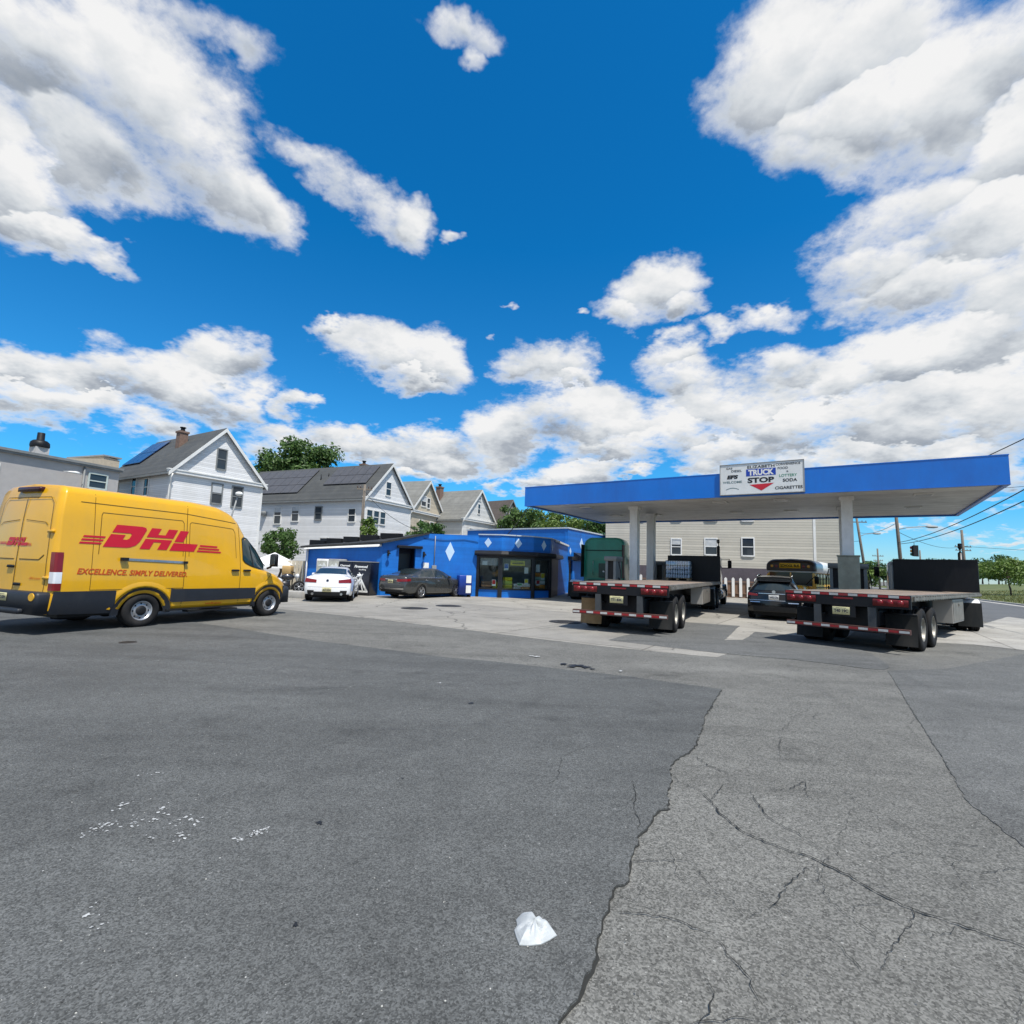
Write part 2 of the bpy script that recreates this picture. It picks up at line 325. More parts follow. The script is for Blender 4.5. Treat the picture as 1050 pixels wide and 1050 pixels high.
BLOBS = [
((-0.582, 0.547, 0.601),(7.66, 4.66, 3.18),(-7.03, 6.22, -12.47),1.00),
((-0.503, 0.614, 0.608),(6.91, 4.73, 0.93),(-5.6, 3.71, -8.37),1.05),
((-0.558, 0.629, 0.542),(9.45, 7.55, 0.97),(-8.39, 5.03, -14.47),0.90),
((-0.466, 0.679, 0.567),(7.27, 6.92, -2.3),(-10.66, 3.42, -12.86),1.00),
((-0.41, 0.731, 0.545),(10.96, 12.0, -7.85),(-18.14, 3.14, -17.89),0.80),
((-0.409, 0.606, 0.682),(15.9, 2.61, 7.2),(-3.37, 24.62, -23.89),0.70),
((-0.647, 0.596, 0.476),(12.18, 21.44, -10.3),(-11.65, 0.83, -16.88),0.80),
((-0.625, 0.647, 0.438),(10.7, 11.48, -1.69),(-21.4, 7.64, -41.85),0.75),
((-0.583, 0.694, 0.423),(21.74, 18.92, -1.06),(-26.12, 13.67, -58.41),0.65),
((-0.651, 0.619, 0.44),(19.54, 20.12, 0.63),(-16.41, 7.95, -35.49),0.70),
((-0.326, 0.717, 0.616),(17.8, 7.25, 1.0),(-17.13, 19.74, -32.01),0.55),
((-0.268, 0.763, 0.588),(11.06, 6.9, -3.9),(-17.58, 8.56, -19.14),0.80),
((-0.202, 0.804, 0.559),(18.29, 9.73, -7.4),(-21.96, 11.64, -24.69),0.75),
((-0.132, 0.824, 0.55),(49.49, 4.6, 4.95),(-2.43, 46.09, -69.62),0.50),
((-0.1, 0.643, 0.759),(15.77, 2.27, 0.14),(-15.42, 40.23, -36.12),0.75),
((-0.094, 0.661, 0.745),(39.25, 14.54, -7.96),(-52.32, 45.97, -47.34),0.40),
((-0.678, 0.687, 0.263),(14.18, 13.52, 1.24),(-6.76, 5.76, -32.41),0.90),
((-0.627, 0.733, 0.262),(7.15, 5.63, 1.37),(-4.25, 6.39, -28.03),0.95),
((-0.549, 0.788, 0.278),(7.52, 4.54, 1.99),(-2.06, 7.07, -24.08),0.95),
((-0.501, 0.805, 0.316),(11.26, 3.04, 10.1),(9.02, 13.85, -20.96),0.95),
((-0.477, 0.837, 0.269),(16.46, 9.42, -0.1),(-5.85, 6.1, -29.38),0.90),
((-0.652, 0.727, 0.215),(6.8, 5.96, 0.46),(-4.71, 5.01, -31.24),0.90),
((-0.58, 0.786, 0.216),(10.32, 7.51, 0.37),(-5.87, 6.63, -39.84),0.70),
((-0.379, 0.885, 0.271),(28.43, 12.48, -1.02),(-9.76, 11.31, -50.58),0.70),
((-0.689, 0.69, 0.222),(17.66, 15.62, 6.23),(-2.06, 5.71, -24.09),0.90),
((-0.235, 0.894, 0.381),(12.08, 2.94, 0.55),(-2.89, 8.76, -22.31),1.00),
((-0.163, 0.911, 0.38),(14.71, 4.08, -3.48),(-7.62, 6.62, -19.14),0.95),
((-0.19, 0.919, 0.346),(12.92, 2.99, -0.84),(-7.4, 12.58, -37.41),0.85),
((-0.307, 0.86, 0.407),(22.22, 7.91, 0.08),(-17.22, 26.24, -68.51),0.65),
((-0.046, 0.904, 0.425),(92.43, 2.51, 4.56),(3.12, 62.34, -132.45),0.40),
((0.102, 0.878, 0.467),(71.19, -7.52, -1.35),(9.39, 56.11, -107.49),0.30),
((-0.022, 0.874, 0.485),(71.1, 0.27, 2.77),(4.39, 74.68, -134.48),0.25),
((0.235, 0.841, 0.488),(14.38, -3.26, -1.33),(3.29, 11.35, -21.13),1.00),
((0.187, 0.866, 0.464),(19.03, -1.99, -3.95),(-2.79, 18.68, -33.73),0.70),
((0.283, 0.842, 0.46),(22.48, -4.32, -5.93),(-1.28, 22.25, -39.92),0.80),
((0.409, 0.808, 0.424),(14.07, -6.51, -1.19),(12.15, 17.23, -44.51),0.65),
((0.356, 0.835, 0.42),(27.74, -9.9, -3.82),(9.69, 24.57, -56.99),0.60),
((0.427, 0.795, 0.432),(53.0, -22.99, -10.09),(8.69, 18.4, -42.44),0.40),
((0.057, 0.919, 0.391),(13.78, -0.46, -0.95),(-0.96, 10.16, -23.7),0.95),
((0.107, 0.927, 0.359),(19.02, -0.36, -4.71),(-10.45, 19.17, -46.46),0.75),
((-0.395, 0.893, 0.216),(9.19, 4.2, -0.56),(-4.71, 4.69, -28.04),0.85),
((-0.277, 0.935, 0.222),(6.67, 1.96, 0.08),(-2.64, 6.72, -31.65),0.90),
((-0.145, 0.964, 0.224),(7.5, 0.86, 1.16),(2.78, 6.43, -25.91),0.95),
((-0.006, 0.964, 0.267),(9.99, -1.01, 3.85),(6.31, 4.16, -14.88),1.00),
((0.059, 0.955, 0.29),(10.81, -0.72, 0.17),(0.89, 5.54, -18.44),1.00),
((0.169, 0.943, 0.287),(8.93, -1.33, -0.9),(-0.38, 5.36, -17.42),1.05),
((0.207, 0.947, 0.247),(8.02, -1.72, -0.15),(1.44, 5.43, -21.99),0.90),
((0.271, 0.879, 0.393),(20.81, -5.65, -1.71),(3.85, 12.35, -30.27),0.85),
((0.299, 0.889, 0.347),(10.82, -1.83, -4.61),(-4.74, 8.88, -18.67),0.95),
((0.374, 0.88, 0.293),(8.52, -2.29, -3.99),(-3.42, 6.41, -14.9),1.00),
((0.291, 0.919, 0.265),(11.49, -3.47, -0.55),(1.5, 4.72, -17.99),0.80),
((0.123, 0.973, 0.193),(14.13, -1.82, 0.15),(1.41, 5.91, -30.68),0.90),
((0.064, 0.983, 0.174),(20.36, -1.41, 0.47),(1.71, 7.54, -43.28),0.75),
((-0.034, 0.986, 0.163),(29.19, 0.82, 1.17),(1.93, 9.61, -57.67),0.60),
((0.229, 0.956, 0.182),(22.79, -5.41, -0.18),(3.92, 13.58, -76.09),0.50),
((-0.198, 0.966, 0.169),(24.19, 4.66, 1.71),(1.27, 10.55, -58.76),0.60),
((0.347, 0.63, 0.695),(13.39, -2.18, -4.7),(1.63, 9.45, -9.39),0.95),
((0.431, 0.597, 0.677),(10.43, -3.55, -3.51),(5.59, 8.93, -11.44),1.00),
((0.46, 0.645, 0.61),(7.33, -0.85, -4.63),(-1.9, 12.54, -11.83),1.05),
((0.527, 0.595, 0.608),(10.32, -8.26, -0.86),(7.66, 4.04, -10.59),1.05),
((0.561, 0.538, 0.629),(12.4, -5.82, -6.09),(6.8, 8.04, -12.94),1.00),
((0.604, 0.575, 0.552),(11.2, -6.47, -5.51),(5.38, 6.43, -12.59),1.00),
((0.426, 0.677, 0.6),(9.04, -0.91, -5.39),(-3.79, 17.7, -17.3),0.90),
((0.538, 0.664, 0.519),(10.46, -5.54, -3.76),(6.04, 8.99, -17.78),1.00),
((0.606, 0.636, 0.479),(8.54, -4.26, -5.14),(3.03, 8.14, -14.65),1.05),
((0.533, 0.707, 0.465),(13.17, -4.97, -7.52),(0.96, 11.42, -18.45),0.95),
((0.59, 0.683, 0.43),(8.14, -4.22, -4.45),(2.64, 9.23, -18.26),1.00),
((0.656, 0.64, 0.4),(10.47, -8.03, -4.33),(3.92, 5.09, -14.57),1.00),
((0.528, 0.734, 0.427),(20.61, -11.54, -5.65),(9.7, 16.35, -40.08),0.70),
((0.643, 0.687, 0.34),(7.17, -5.13, -3.2),(2.71, 6.16, -17.56),1.05),
((0.576, 0.744, 0.341),(9.72, -7.5, -0.05),(6.07, 4.39, -19.84),1.00),
((0.518, 0.794, 0.319),(9.67, -6.48, 0.42),(5.4, 4.03, -18.79),0.98),
((0.443, 0.83, 0.339),(10.43, -6.28, 1.74),(8.67, 4.92, -23.4),0.85),
((0.421, 0.852, 0.312),(12.42, -5.58, -1.49),(2.83, 6.67, -22.05),0.90),
((0.597, 0.758, 0.262),(6.28, -4.53, -1.21),(1.75, 3.11, -12.99),1.10),
((0.688, 0.684, 0.242),(9.03, -8.26, -2.3),(1.66, 2.59, -12.02),1.10),
((0.48, 0.841, 0.25),(6.64, -3.57, -0.75),(1.75, 3.89, -16.4),1.00),
((0.373, 0.901, 0.224),(11.4, -4.55, -0.66),(1.82, 5.01, -23.23),0.90),
((0.657, 0.729, 0.189),(7.12, -6.12, -1.14),(2.3, 4.34, -24.68),1.00),
((0.555, 0.809, 0.196),(5.93, -3.91, -0.64),(2.04, 4.42, -24.01),1.00),
((0.678, 0.598, 0.428),(14.57, -11.41, -7.14),(1.15, 1.36, -3.71),1.00),
((0.534, 0.826, 0.182),(16.19, -10.15, -1.44),(5.75, 13.26, -76.84),0.50),
((0.654, 0.747, 0.12),(10.46, -9.29, 0.79),(10.9, 8.94, -115.09),0.40),
((0.679, 0.73, 0.083),(9.5, -8.94, 0.84),(5.98, 6.09, -102.08),0.45),
((0.61, 0.784, 0.116),(17.2, -13.24, -0.99),(3.27, 9.58, -82.27),0.45),
((0.592, 0.803, 0.074),(16.87, -12.42, -0.23),(2.28, 13.26, -162.44),0.30),
((0.701, 0.711, 0.055),(12.95, -12.75, -0.1),(0.23, 11.2, -147.04),0.35),
((-0.677, 0.542, 0.497),(10.22, 6.58, 6.74),(-3.7, 4.82, -10.3),0.90),
((-0.739, 0.639, 0.215),(9.17, 9.31, 3.86),(-1.84, 4.44, -19.5),0.90),
]
# ------------------------------------------------------------------ camera
cam = bpy.data.cameras.new('camera'); camo = bpy.data.objects.new('camera', cam); COL.objects.link(camo)
cam.sensor_width = 36; cam.lens = 18.; cam.clip_end = 6000; cam.clip_start = .05
pit, rol = R(6.3), R(2.0)
Fv = Vector((0, math.cos(pit), math.sin(pit))); R0 = Vector((1, 0, 0)); U0 = R0.cross(Fv)
Rv = R0 * math.cos(rol) + U0 * math.sin(rol); Uv = -R0 * math.sin(rol) + U0 * math.cos(rol)
mm = Matrix((Rv, Uv, -Fv)).transposed().to_4x4(); mm.translation = Vector((0, 0, 1.6)); camo.matrix_world = mm
SC.camera = camo
SC.view_settings.view_transform = 'Standard'; SC.view_settings.look = 'None'; SC.view_settings.gamma = 1
SC.view_settings.exposure = EXPOSURE

# ------------------------------------------------------------------ sun and sky
SUN_AZ, SUN_EL = R(150), R(64)
S = Vector((math.sin(SUN_AZ) * math.cos(SUN_EL), math.cos(SUN_AZ) * math.cos(SUN_EL), math.sin(SUN_EL)))
sl = bpy.data.lights.new('sun', 'SUN'); sl.energy = SUN_E; sl.angle = R(.55); sl.color = (1, .955, .88)
so = bpy.data.objects.new('sun', sl); COL.objects.link(so); so.rotation_euler = S.to_track_quat('Z', 'Y').to_euler(); so.location = (0, 0, 60)

W = bpy.data.worlds.new('World'); SC.world = W; W.use_nodes = True
nt = W.node_tree; N, L = nt.nodes, nt.links; N.clear()
try: W.cycles.sampling_method = 'MANUAL'; W.cycles.sample_map_resolution = 512
except Exception: pass

def field_group():
    g = bpy.data.node_groups.new('cloud_field', 'ShaderNodeTree')
    g.interface.new_socket('dir', in_out='INPUT', socket_type='NodeSocketVector')
    g.interface.new_socket('density', in_out='OUTPUT', socket_type='NodeSocketFloat')
    g.interface.new_socket('height', in_out='OUTPUT', socket_type='NodeSocketFloat')
    n, l = g.nodes, g.links
    gi = n.new('NodeGroupInput'); go = n.new('NodeGroupOutput'); d0 = gi.outputs[0]
    def math_(op, a, b=None, c=None):
        x = n.new('ShaderNodeMath'); x.operation = op
        for i, q in enumerate((a, b, c)):
            if q is None: continue
            if isinstance(q, (int, float)): x.inputs[i].default_value = q
            else: l.new(q, x.inputs[i])
        return x.outputs[0]
    sp = n.new('ShaderNodeSeparateXYZ'); l.new(d0, sp.inputs[0])
    # cloud-deck coordinates: the further towards the horizon, the finer the clouds
    dz = math_('ADD', math_('MAXIMUM', sp.outputs[2], 0.), .30)
    iv = math_('DIVIDE', 1., dz)
    p = n.new('ShaderNodeVectorMath'); p.operation = 'SCALE'; l.new(d0, p.inputs[0]); l.new(iv, p.inputs['Scale'])
    def fbm(scale, det, rough, loc=(0, 0, 0), lac=2.1, src=None):
        t = n.new('ShaderNodeTexNoise'); t.inputs['Scale'].default_value = scale; t.inputs['Detail'].default_value = det
        t.inputs['Roughness'].default_value = rough; t.inputs['Lacunarity'].default_value = lac
        m = n.new('ShaderNodeVectorMath'); m.operation = 'ADD'; m.inputs[1].default_value = loc
        l.new(src or p.outputs[0], m.inputs[0]); l.new(m.outputs[0], t.inputs['Vector']); return t
    # bend the direction a little so that the cloud outlines are not ellipses
    wv = fbm(3.4, 5, .6, (4.2, 1.1, 0))
    ws = n.new('ShaderNodeVectorMath'); ws.operation = 'SUBTRACT'; ws.inputs[1].default_value = (.5, .5, .5); l.new(wv.outputs['Color'], ws.inputs[0])
    wa = n.new('ShaderNodeVectorMath'); wa.operation = 'SCALE'; wa.inputs['Scale'].default_value = .17; l.new(ws.outputs[0], wa.inputs[0])
    dd = n.new('ShaderNodeVectorMath'); dd.operation = 'ADD'; l.new(d0, dd.inputs[0]); l.new(wa.outputs[0], dd.inputs[1]); d = dd.outputs[0]
    F = None
    for c, a, b, w in BLOBS:
        q = []
        for t in (a, b):
            v = n.new('ShaderNodeVectorMath'); v.operation = 'DOT_PRODUCT'; v.inputs[1].default_value = t; l.new(d, v.inputs[0])
            q.append(math_('SUBTRACT', v.outputs['Value'], sum(i * j for i, j in zip(c, t))))
        r2 = math_('MULTIPLY_ADD', q[1], q[1], math_('MULTIPLY', q[0], q[0]))
        e = math_('MULTIPLY_ADD', r2, -.62, w * .80)
        if F is None: F, H = e, q[1]
        else:
            k_ = n.new('ShaderNodeMapRange'); k_.inputs['From Min'].default_value = -.10; k_.inputs['From Max'].default_value = .10; l.new(math_('SUBTRACT', e, F), k_.inputs[0])
            hm = n.new('ShaderNodeMix'); l.new(k_.outputs[0], hm.inputs[0]); l.new(H, hm.inputs[2]); l.new(q[1], hm.inputs[3]); H = hm.outputs[0]
            F = math_('SMOOTH_MAX', F, e, .10)
    front = n.new('ShaderNodeMapRange'); front.inputs['From Min'].default_value = -.02; front.inputs['From Max'].default_value = .12; l.new(sp.outputs[1], front.inputs[0])
    # behind the viewer: scattered cumulus of the same kind
    bk = fbm(1.1, 2, .5, (7, 3, 2)); back = math_('MULTIPLY_ADD', bk.outputs[0], 5., -2.35)
    mixf = n.new('ShaderNodeMix'); l.new(front.outputs[0], mixf.inputs[0]); l.new(back, mixf.inputs[2]); l.new(F, mixf.inputs[3])
    n1 = fbm(4.2, 9, .60); n2 = fbm(12., 6, .62, (2, 8, 5))
    e1 = math_('MULTIPLY_ADD', n1.outputs[0], 3.2, -1.66)
    e2 = math_('MULTIPLY_ADD', n2.outputs[0], 1.7, -.85)
    base = math_('MAXIMUM', mixf.outputs[0], -1.6)
    D = math_('ADD', math_('ADD', base, e1), e2)
    l.new(D, go.inputs[0]); hb = n.new('ShaderNodeMix'); l.new(front.outputs[0], hb.inputs[0]); hb.inputs[2].default_value = .1; l.new(H, hb.inputs[3]); l.new(hb.outputs[0], go.inputs[1]); return g
CF = field_group()
tc = N.new('ShaderNodeTexCoord'); nrm = N.new('ShaderNodeVectorMath'); nrm.operation = 'NORMALIZE'; L.new(tc.outputs['Generated'], nrm.inputs[0])
d = nrm.outputs[0]
gD = N.new('ShaderNodeGroup'); gD.node_tree = CF; L.new(d, gD.inputs[0])
def wm(op, a, b=None, c=None, clamp=False):
    x = N.new('ShaderNodeMath'); x.operation = op; x.use_clamp = clamp
    for i, q in enumerate((a, b, c)):
        if q is None: continue
        if isinstance(q, (int, float)): x.inputs[i].default_value = q
        else: L.new(q, x.inputs[i])
    return x.outputs[0]
D0, HT = gD.outputs[0], gD.outputs[1]
def puff(off):                                   # billow relief alone, for the light and dark cells on a cloud's face
    a = N.new('ShaderNodeVectorMath'); a.operation = 'ADD'; a.inputs[1].default_value = tuple(S * off); L.new(d, a.inputs[0])
    sp = N.new('ShaderNodeSeparateXYZ'); L.new(a.outputs[0], sp.inputs[0])
    iv = wm('DIVIDE', 1., wm('ADD', wm('MAXIMUM', sp.outputs[2], 0.), .30))
    p = N.new('ShaderNodeVectorMath'); p.operation = 'SCALE'; L.new(a.outputs[0], p.inputs[0]); L.new(iv, p.inputs['Scale'])
    t = N.new('ShaderNodeTexNoise'); t.inputs['Scale'].default_value = 5.5; t.inputs['Detail'].default_value = 7; t.inputs['Roughness'].default_value = .58; L.new(p.outputs[0], t.inputs['Vector']); return t.outputs[0]
relief = wm('SUBTRACT', puff(0), puff(.045))
al = N.new('ShaderNodeMapRange'); al.interpolation_type = 'SMOOTHSTEP'; al.inputs['From Min'].default_value = -.52; al.inputs['From Max'].default_value = .62; L.new(D0, al.inputs[0])
# shade put into the cloud colour: thick parts turn grey towards each underside
hs = N.new('ShaderNodeMapRange'); hs.interpolation_type = 'SMOOTHSTEP'; hs.inputs['From Min'].default_value = -.55; hs.inputs['From Max'].default_value = .95; hs.inputs['To Min'].default_value = 0; hs.inputs['To Max'].default_value = 1; L.new(HT, hs.inputs[0])
core = N.new('ShaderNodeMapRange'); core.inputs['From Min'].default_value = -.05; core.inputs['From Max'].default_value = .50; core.inputs['To Min'].default_value = .0; core.inputs['To Max'].default_value = 1; L.new(D0, core.inputs[0])
shade = wm('MULTIPLY', core.outputs[0], wm('MULTIPLY_ADD', hs.outputs[0], .70, .03))
lit = wm('ADD', wm('SUBTRACT', 1.02, shade), wm('MULTIPLY', relief, 1.3), None, True)
cc = ramp(N, [(0, (.30, .345, .41)), (.3, (.45, .495, .56)), (.62, (.74, .78, .82)), (1, (1, 1, 1))]); L.new(lit, cc.inputs[0])
cs = N.new('ShaderNodeVectorMath'); cs.operation = 'SCALE'; cs.inputs['Scale'].default_value = CLOUD; L.new(cc.outputs[0], cs.inputs[0])
sky = N.new('ShaderNodeTexSky'); sky.sky_type = 'NISHITA'; sky.sun_disc = False; sky.sun_elevation = SUN_EL; sky.sun_rotation = SUN_AZ
sky.air_density = 1.; sky.dust_density = .25; sky.ozone_density = 3.
tint = N.new('ShaderNodeVectorMath'); tint.operation = 'MULTIPLY'; L.new(sky.outputs[0], tint.inputs[0])
sz = N.new('ShaderNodeSeparateXYZ'); L.new(d, sz.inputs[0])
tr_ = ramp(N, [(0, SKYLOW), (.12, SKYMID), (.55, SKYTINT), (1, SKYTINT)]); L.new(sz.outputs[2], tr_.inputs[0]); L.new(tr_.outputs[0], tint.inputs[1])
mx = N.new('ShaderNodeMix'); mx.data_type = 'RGBA'; L.new(al.outputs[0], mx.inputs[0]); L.new(tint.outputs[0], mx.inputs[6]); L.new(cs.outputs[0], mx.inputs[7])
bg = N.new('ShaderNodeBackground'); bg.inputs['Strength'].default_value = SKY_E; L.new(mx.outputs[2], bg.inputs[0])
wo = N.new('ShaderNodeOutputWorld'); L.new(bg.outputs[0], wo.inputs[0])
# ------------------------------------------------------------------ ground
OLD = asphalt('old_asphalt', (.058, .058, .053), (.215, .213, .197), (.50, .50, .47), patchy=.16, crack=.0, gscale=120., bump=.8)
NEW = asphalt('newer_asphalt', (.037, .039, .038), (.135, .140, .138), (.40, .40, .39), patchy=.16, gscale=150., bump=.6)
LOT = asphalt('worn_lot_asphalt', (.045, .046, .045), (.175, .178, .172), (.42, .42, .40), patchy=.16, gscale=140., bump=.6)
ROADM = asphalt('road_asphalt', (.05, .053, .058), (.15, .155, .16), (.3, .3, .3), patchy=.12, gscale=90., bump=.3)
def concrete(name, col):
    m = pm(name, col, .85, var=.22, scale=.5, dirt=(.17, .16, .14), dscale=.7, damt=.7, bump=.25, bscale=90)
    nt = m.node_tree; N, L = nt.nodes, nt.links; b = N['Principled BSDF']
    old = b.inputs['Base Color'].links[0].from_socket
    tc = N.new('ShaderNodeTexCoord'); mp = N.new('ShaderNodeMapping'); mp.inputs['Rotation'].default_value = (0, 0, R(33)); L.new(tc.outputs['Object'], mp.inputs[0])
    br = N.new('ShaderNodeTexBrick'); br.offset = 0; br.inputs['Scale'].default_value = 1; br.inputs['Brick Width'].default_value = 3.6; br.inputs['Row Height'].default_value = 3.6
    br.inputs['Mortar Size'].default_value = .018; br.inputs['Color1'].default_value = (.86, .86, .86, 1); br.inputs['Color2'].default_value = (1.1, 1.09, 1.07, 1); br.inputs['Mortar'].default_value = (.42, .4, .38, 1)
    L.new(mp.outputs[0], br.inputs[0])
    ml = N.new('ShaderNodeVectorMath'); ml.operation = 'MULTIPLY'; L.new(old, ml.inputs[0]); L.new(br.outputs[0], ml.inputs[1])
    # speckle and hair cracks
    n = N.new('ShaderNodeTexNoise'); n.inputs['Scale'].default_value = 30; n.inputs['Detail'].default_value = 6; L.new(tc.outputs['Object'], n.inputs[0])
    r = N.new('ShaderNodeMapRange'); r.inputs['From Min'].default_value = .3; r.inputs['From Max'].default_value = .7; r.inputs['To Min'].default_value = .78; r.inputs['To Max'].default_value = 1.15; L.new(n.outputs[0], r.inputs[0])
    s = N.new('ShaderNodeVectorMath'); s.operation = 'SCALE'; L.new(ml.outputs[0], s.inputs[0]); L.new(r.outputs[0], s.inputs['Scale'])
    w = N.new('ShaderNodeTexNoise'); w.inputs['Scale'].default_value = 1.4; w.inputs['Detail'].default_value = 8; L.new(tc.outputs['Object'], w.inputs[0])
    vv = N.new('ShaderNodeVectorMath'); vv.operation = 'MULTIPLY_ADD'; vv.inputs[1].default_value = (.9, .9, 0); L.new(w.outputs['Color'], vv.inputs[0]); L.new(tc.outputs['Object'], vv.inputs[2])
    vo = N.new('ShaderNodeTexVoronoi'); vo.feature = 'DISTANCE_TO_EDGE'; vo.inputs['Scale'].default_value = .23; L.new(vv.outputs[0], vo.inputs['Vector'])
    cr = N.new('ShaderNodeMapRange'); cr.inputs['From Min'].default_value = .001; cr.inputs['From Max'].default_value = .006; cr.inputs['To Min'].default_value = .4; L.new(vo.outputs['Distance'], cr.inputs[0])
    s2 = N.new('ShaderNodeVectorMath'); s2.operation = 'SCALE'; L.new(s.outputs[0], s2.inputs[0]); L.new(cr.outputs[0], s2.inputs['Scale'])
    L.new(s2.outputs[0], b.inputs['Base Color']); return m
CONCM = concrete('apron_concrete', (.30, .287, .258))
KERBM = pm('kerb_concrete', (.36, .35, .33), .85, var=.2, dirt=(.18, .17, .15), damt=.6, bump=.3)
CRKM = pm('crack_grit', (.022, .023, .021), .95, var=.4, scale=20)

g = MB()
for i in range(24):
    pass
g.add([(-2500, -2500, 0), (2500, -2500, 0), (2500, 2500, 0), (-2500, 2500, 0)], [(0, 1, 2, 3)])
struct(g.build('ground', OLD))

def jitter(pts, n, amp, seed):
    """subdivide a polyline and roughen it like a broken edge"""
    rnd = random.Random(seed); out = []
    for (x0, y0), (x1, y1) in zip(pts[:-1], pts[1:]):
        Lg = math.hypot(x1 - x0, y1 - y0); nx, ny = -(y1 - y0) / Lg, (x1 - x0) / Lg
        k = max(1, int(Lg / n))
        for i in range(k):
            t = i / k; a = amp * (rnd.random() - .5) * 2 * (1 if i else .3)
            out.append((x0 + (x1 - x0) * t + nx * a, y0 + (y1 - y0) * t + ny * a))
    out.append(pts[-1]); return out
def sheet(name, poly, z, mat, skirt=True):
    m = MB(); n = len(poly)
    m.add([(x, y, z) for x, y in poly], [tuple(range(n))])
    if skirt:
        m.add([(x, y, z) for x, y in poly] + [(x, y, -.02) for x, y in poly], [(i, (i + 1) % n, n + (i + 1) % n, n + i) for i in range(n)])
    return struct(m.build(name, mat))
JAG = [(3.043, 7.448), (2.634, 6.706), (2.44, 6.344), (2.259, 6.011), (2.116, 5.694), (2.01, 5.453), (1.852, 5.14), (1.762, 4.951), (1.597, 4.747), (1.445, 4.557), (1.346, 4.359), (1.323, 4.209), (1.219, 3.984), (1.138, 3.701), (1.046, 3.649), (0.929, 3.435), (0.867, 3.359), (0.786, 3.187), (0.706, 2.986), (0.675, 2.854), (0.569, 2.767), (0.53, 2.653), (0.498, 2.582), (0.43, 2.392), (0.393, 2.282), (0.325, 2.143), (0.257, 2.038), (0.178, 1.91), (0.108, 1.793), (-.3, 1.), (-1.4, -1.4)]
PTOP = [(3.043, 7.448), (2.454, 7.756), (1.819, 8.129), (0.632, 8.615), (-0.328, 9.004), (-1.057, 9.223), (-2.187, 9.804), (-3.896, 10.6), (-6.2, 12.0), (-9.5, 13.9), (-13, 16)]
jj = jitter(JAG, .035, .012, 3)
tt = jitter(PTOP, .25, .02, 4)
# right side: rough broken edge; then round behind the camera to the left and back along the straight saw-cut top
patch = jj + [(-30, -6), (-34, 8)] + tt[::-1][:-1]
sheet('asphalt_patch', patch, .014, NEW)
P2 = [(2.377, 12.305), (3.19, 13.621), (5.914, 17.584), (7.521, 16.907), (5.43, 13.069), (5.942, 13.197), (7.274, 15.295), (8.746, 14.203), (8.091, 11.648), (7.4, 10.2), (7.1, 9.75), (6.871, 9.558), (6.6, 9.6), (6.278, 9.921), (5.673, 10.386), (4.39, 10.864)]
CONC = [(-30, 30), (-13, 20.2), (-7.009, 16.904), (-4.74, 15.711), (-2.725, 14.434), (-1.016, 13.351), (0.668, 12.137), (2.095, 11.271), (3.196, 10.733), (4.14, 10.345), (4.6, 10.9), (9.0, 14.0), (12.5, 18.4), (26, 36), (26, 60), (-40, 60)]
sheet('concrete_apron', jitter(CONC[:10], .3, .02, 9) + CONC[10:], .004, CONCM)
sheet('asphalt_strip', jitter(P2 + P2[:1], .2, .02, 5)[:-1], .009, LOT)
LOTP = [(6.869, 9.468), (6.478, 8.824), (5.689, 7.572), (4.874, 6.275), (4.52, 5.695), (4.089, 4.993), (3.466, 4.03), (3.33, 3.653), (3.245, 3.401), (3.172, 3.183)]
sheet('lot_pavement', jitter(LOTP, .05, .012, 6) + [(3, 0), (2.5, -6), (30, -6), (30, 9), (19.1, 18.9), (13.1, 12.95), (8.3, 9.9)], .005, LOT)
sheet('concrete_walk', jitter([(11.2, 14.2), (12.096, 15.06), (19.894, 21.678), (26, 27), (24.5, 23.5), (19.153, 18.948), (13.106, 13.004), (12.479, 14.0), (11.2, 14.2)], .3, .02, 8)[:-1], .009, concrete('walk_concrete', (.36, .35, .325)))
sheet('road', [(20, 21.4), (25.5, 26.2), (24.3, 23.2), (19.2, 18.7), (30.5, 8.5), (42, -12), (70, -30), (60, 20), (42.2, 42.3), (49.3, 54.6), (51.6, 59), (92, 126), (140, 210), (110, 210), (34, 42)], .005, ROADM)

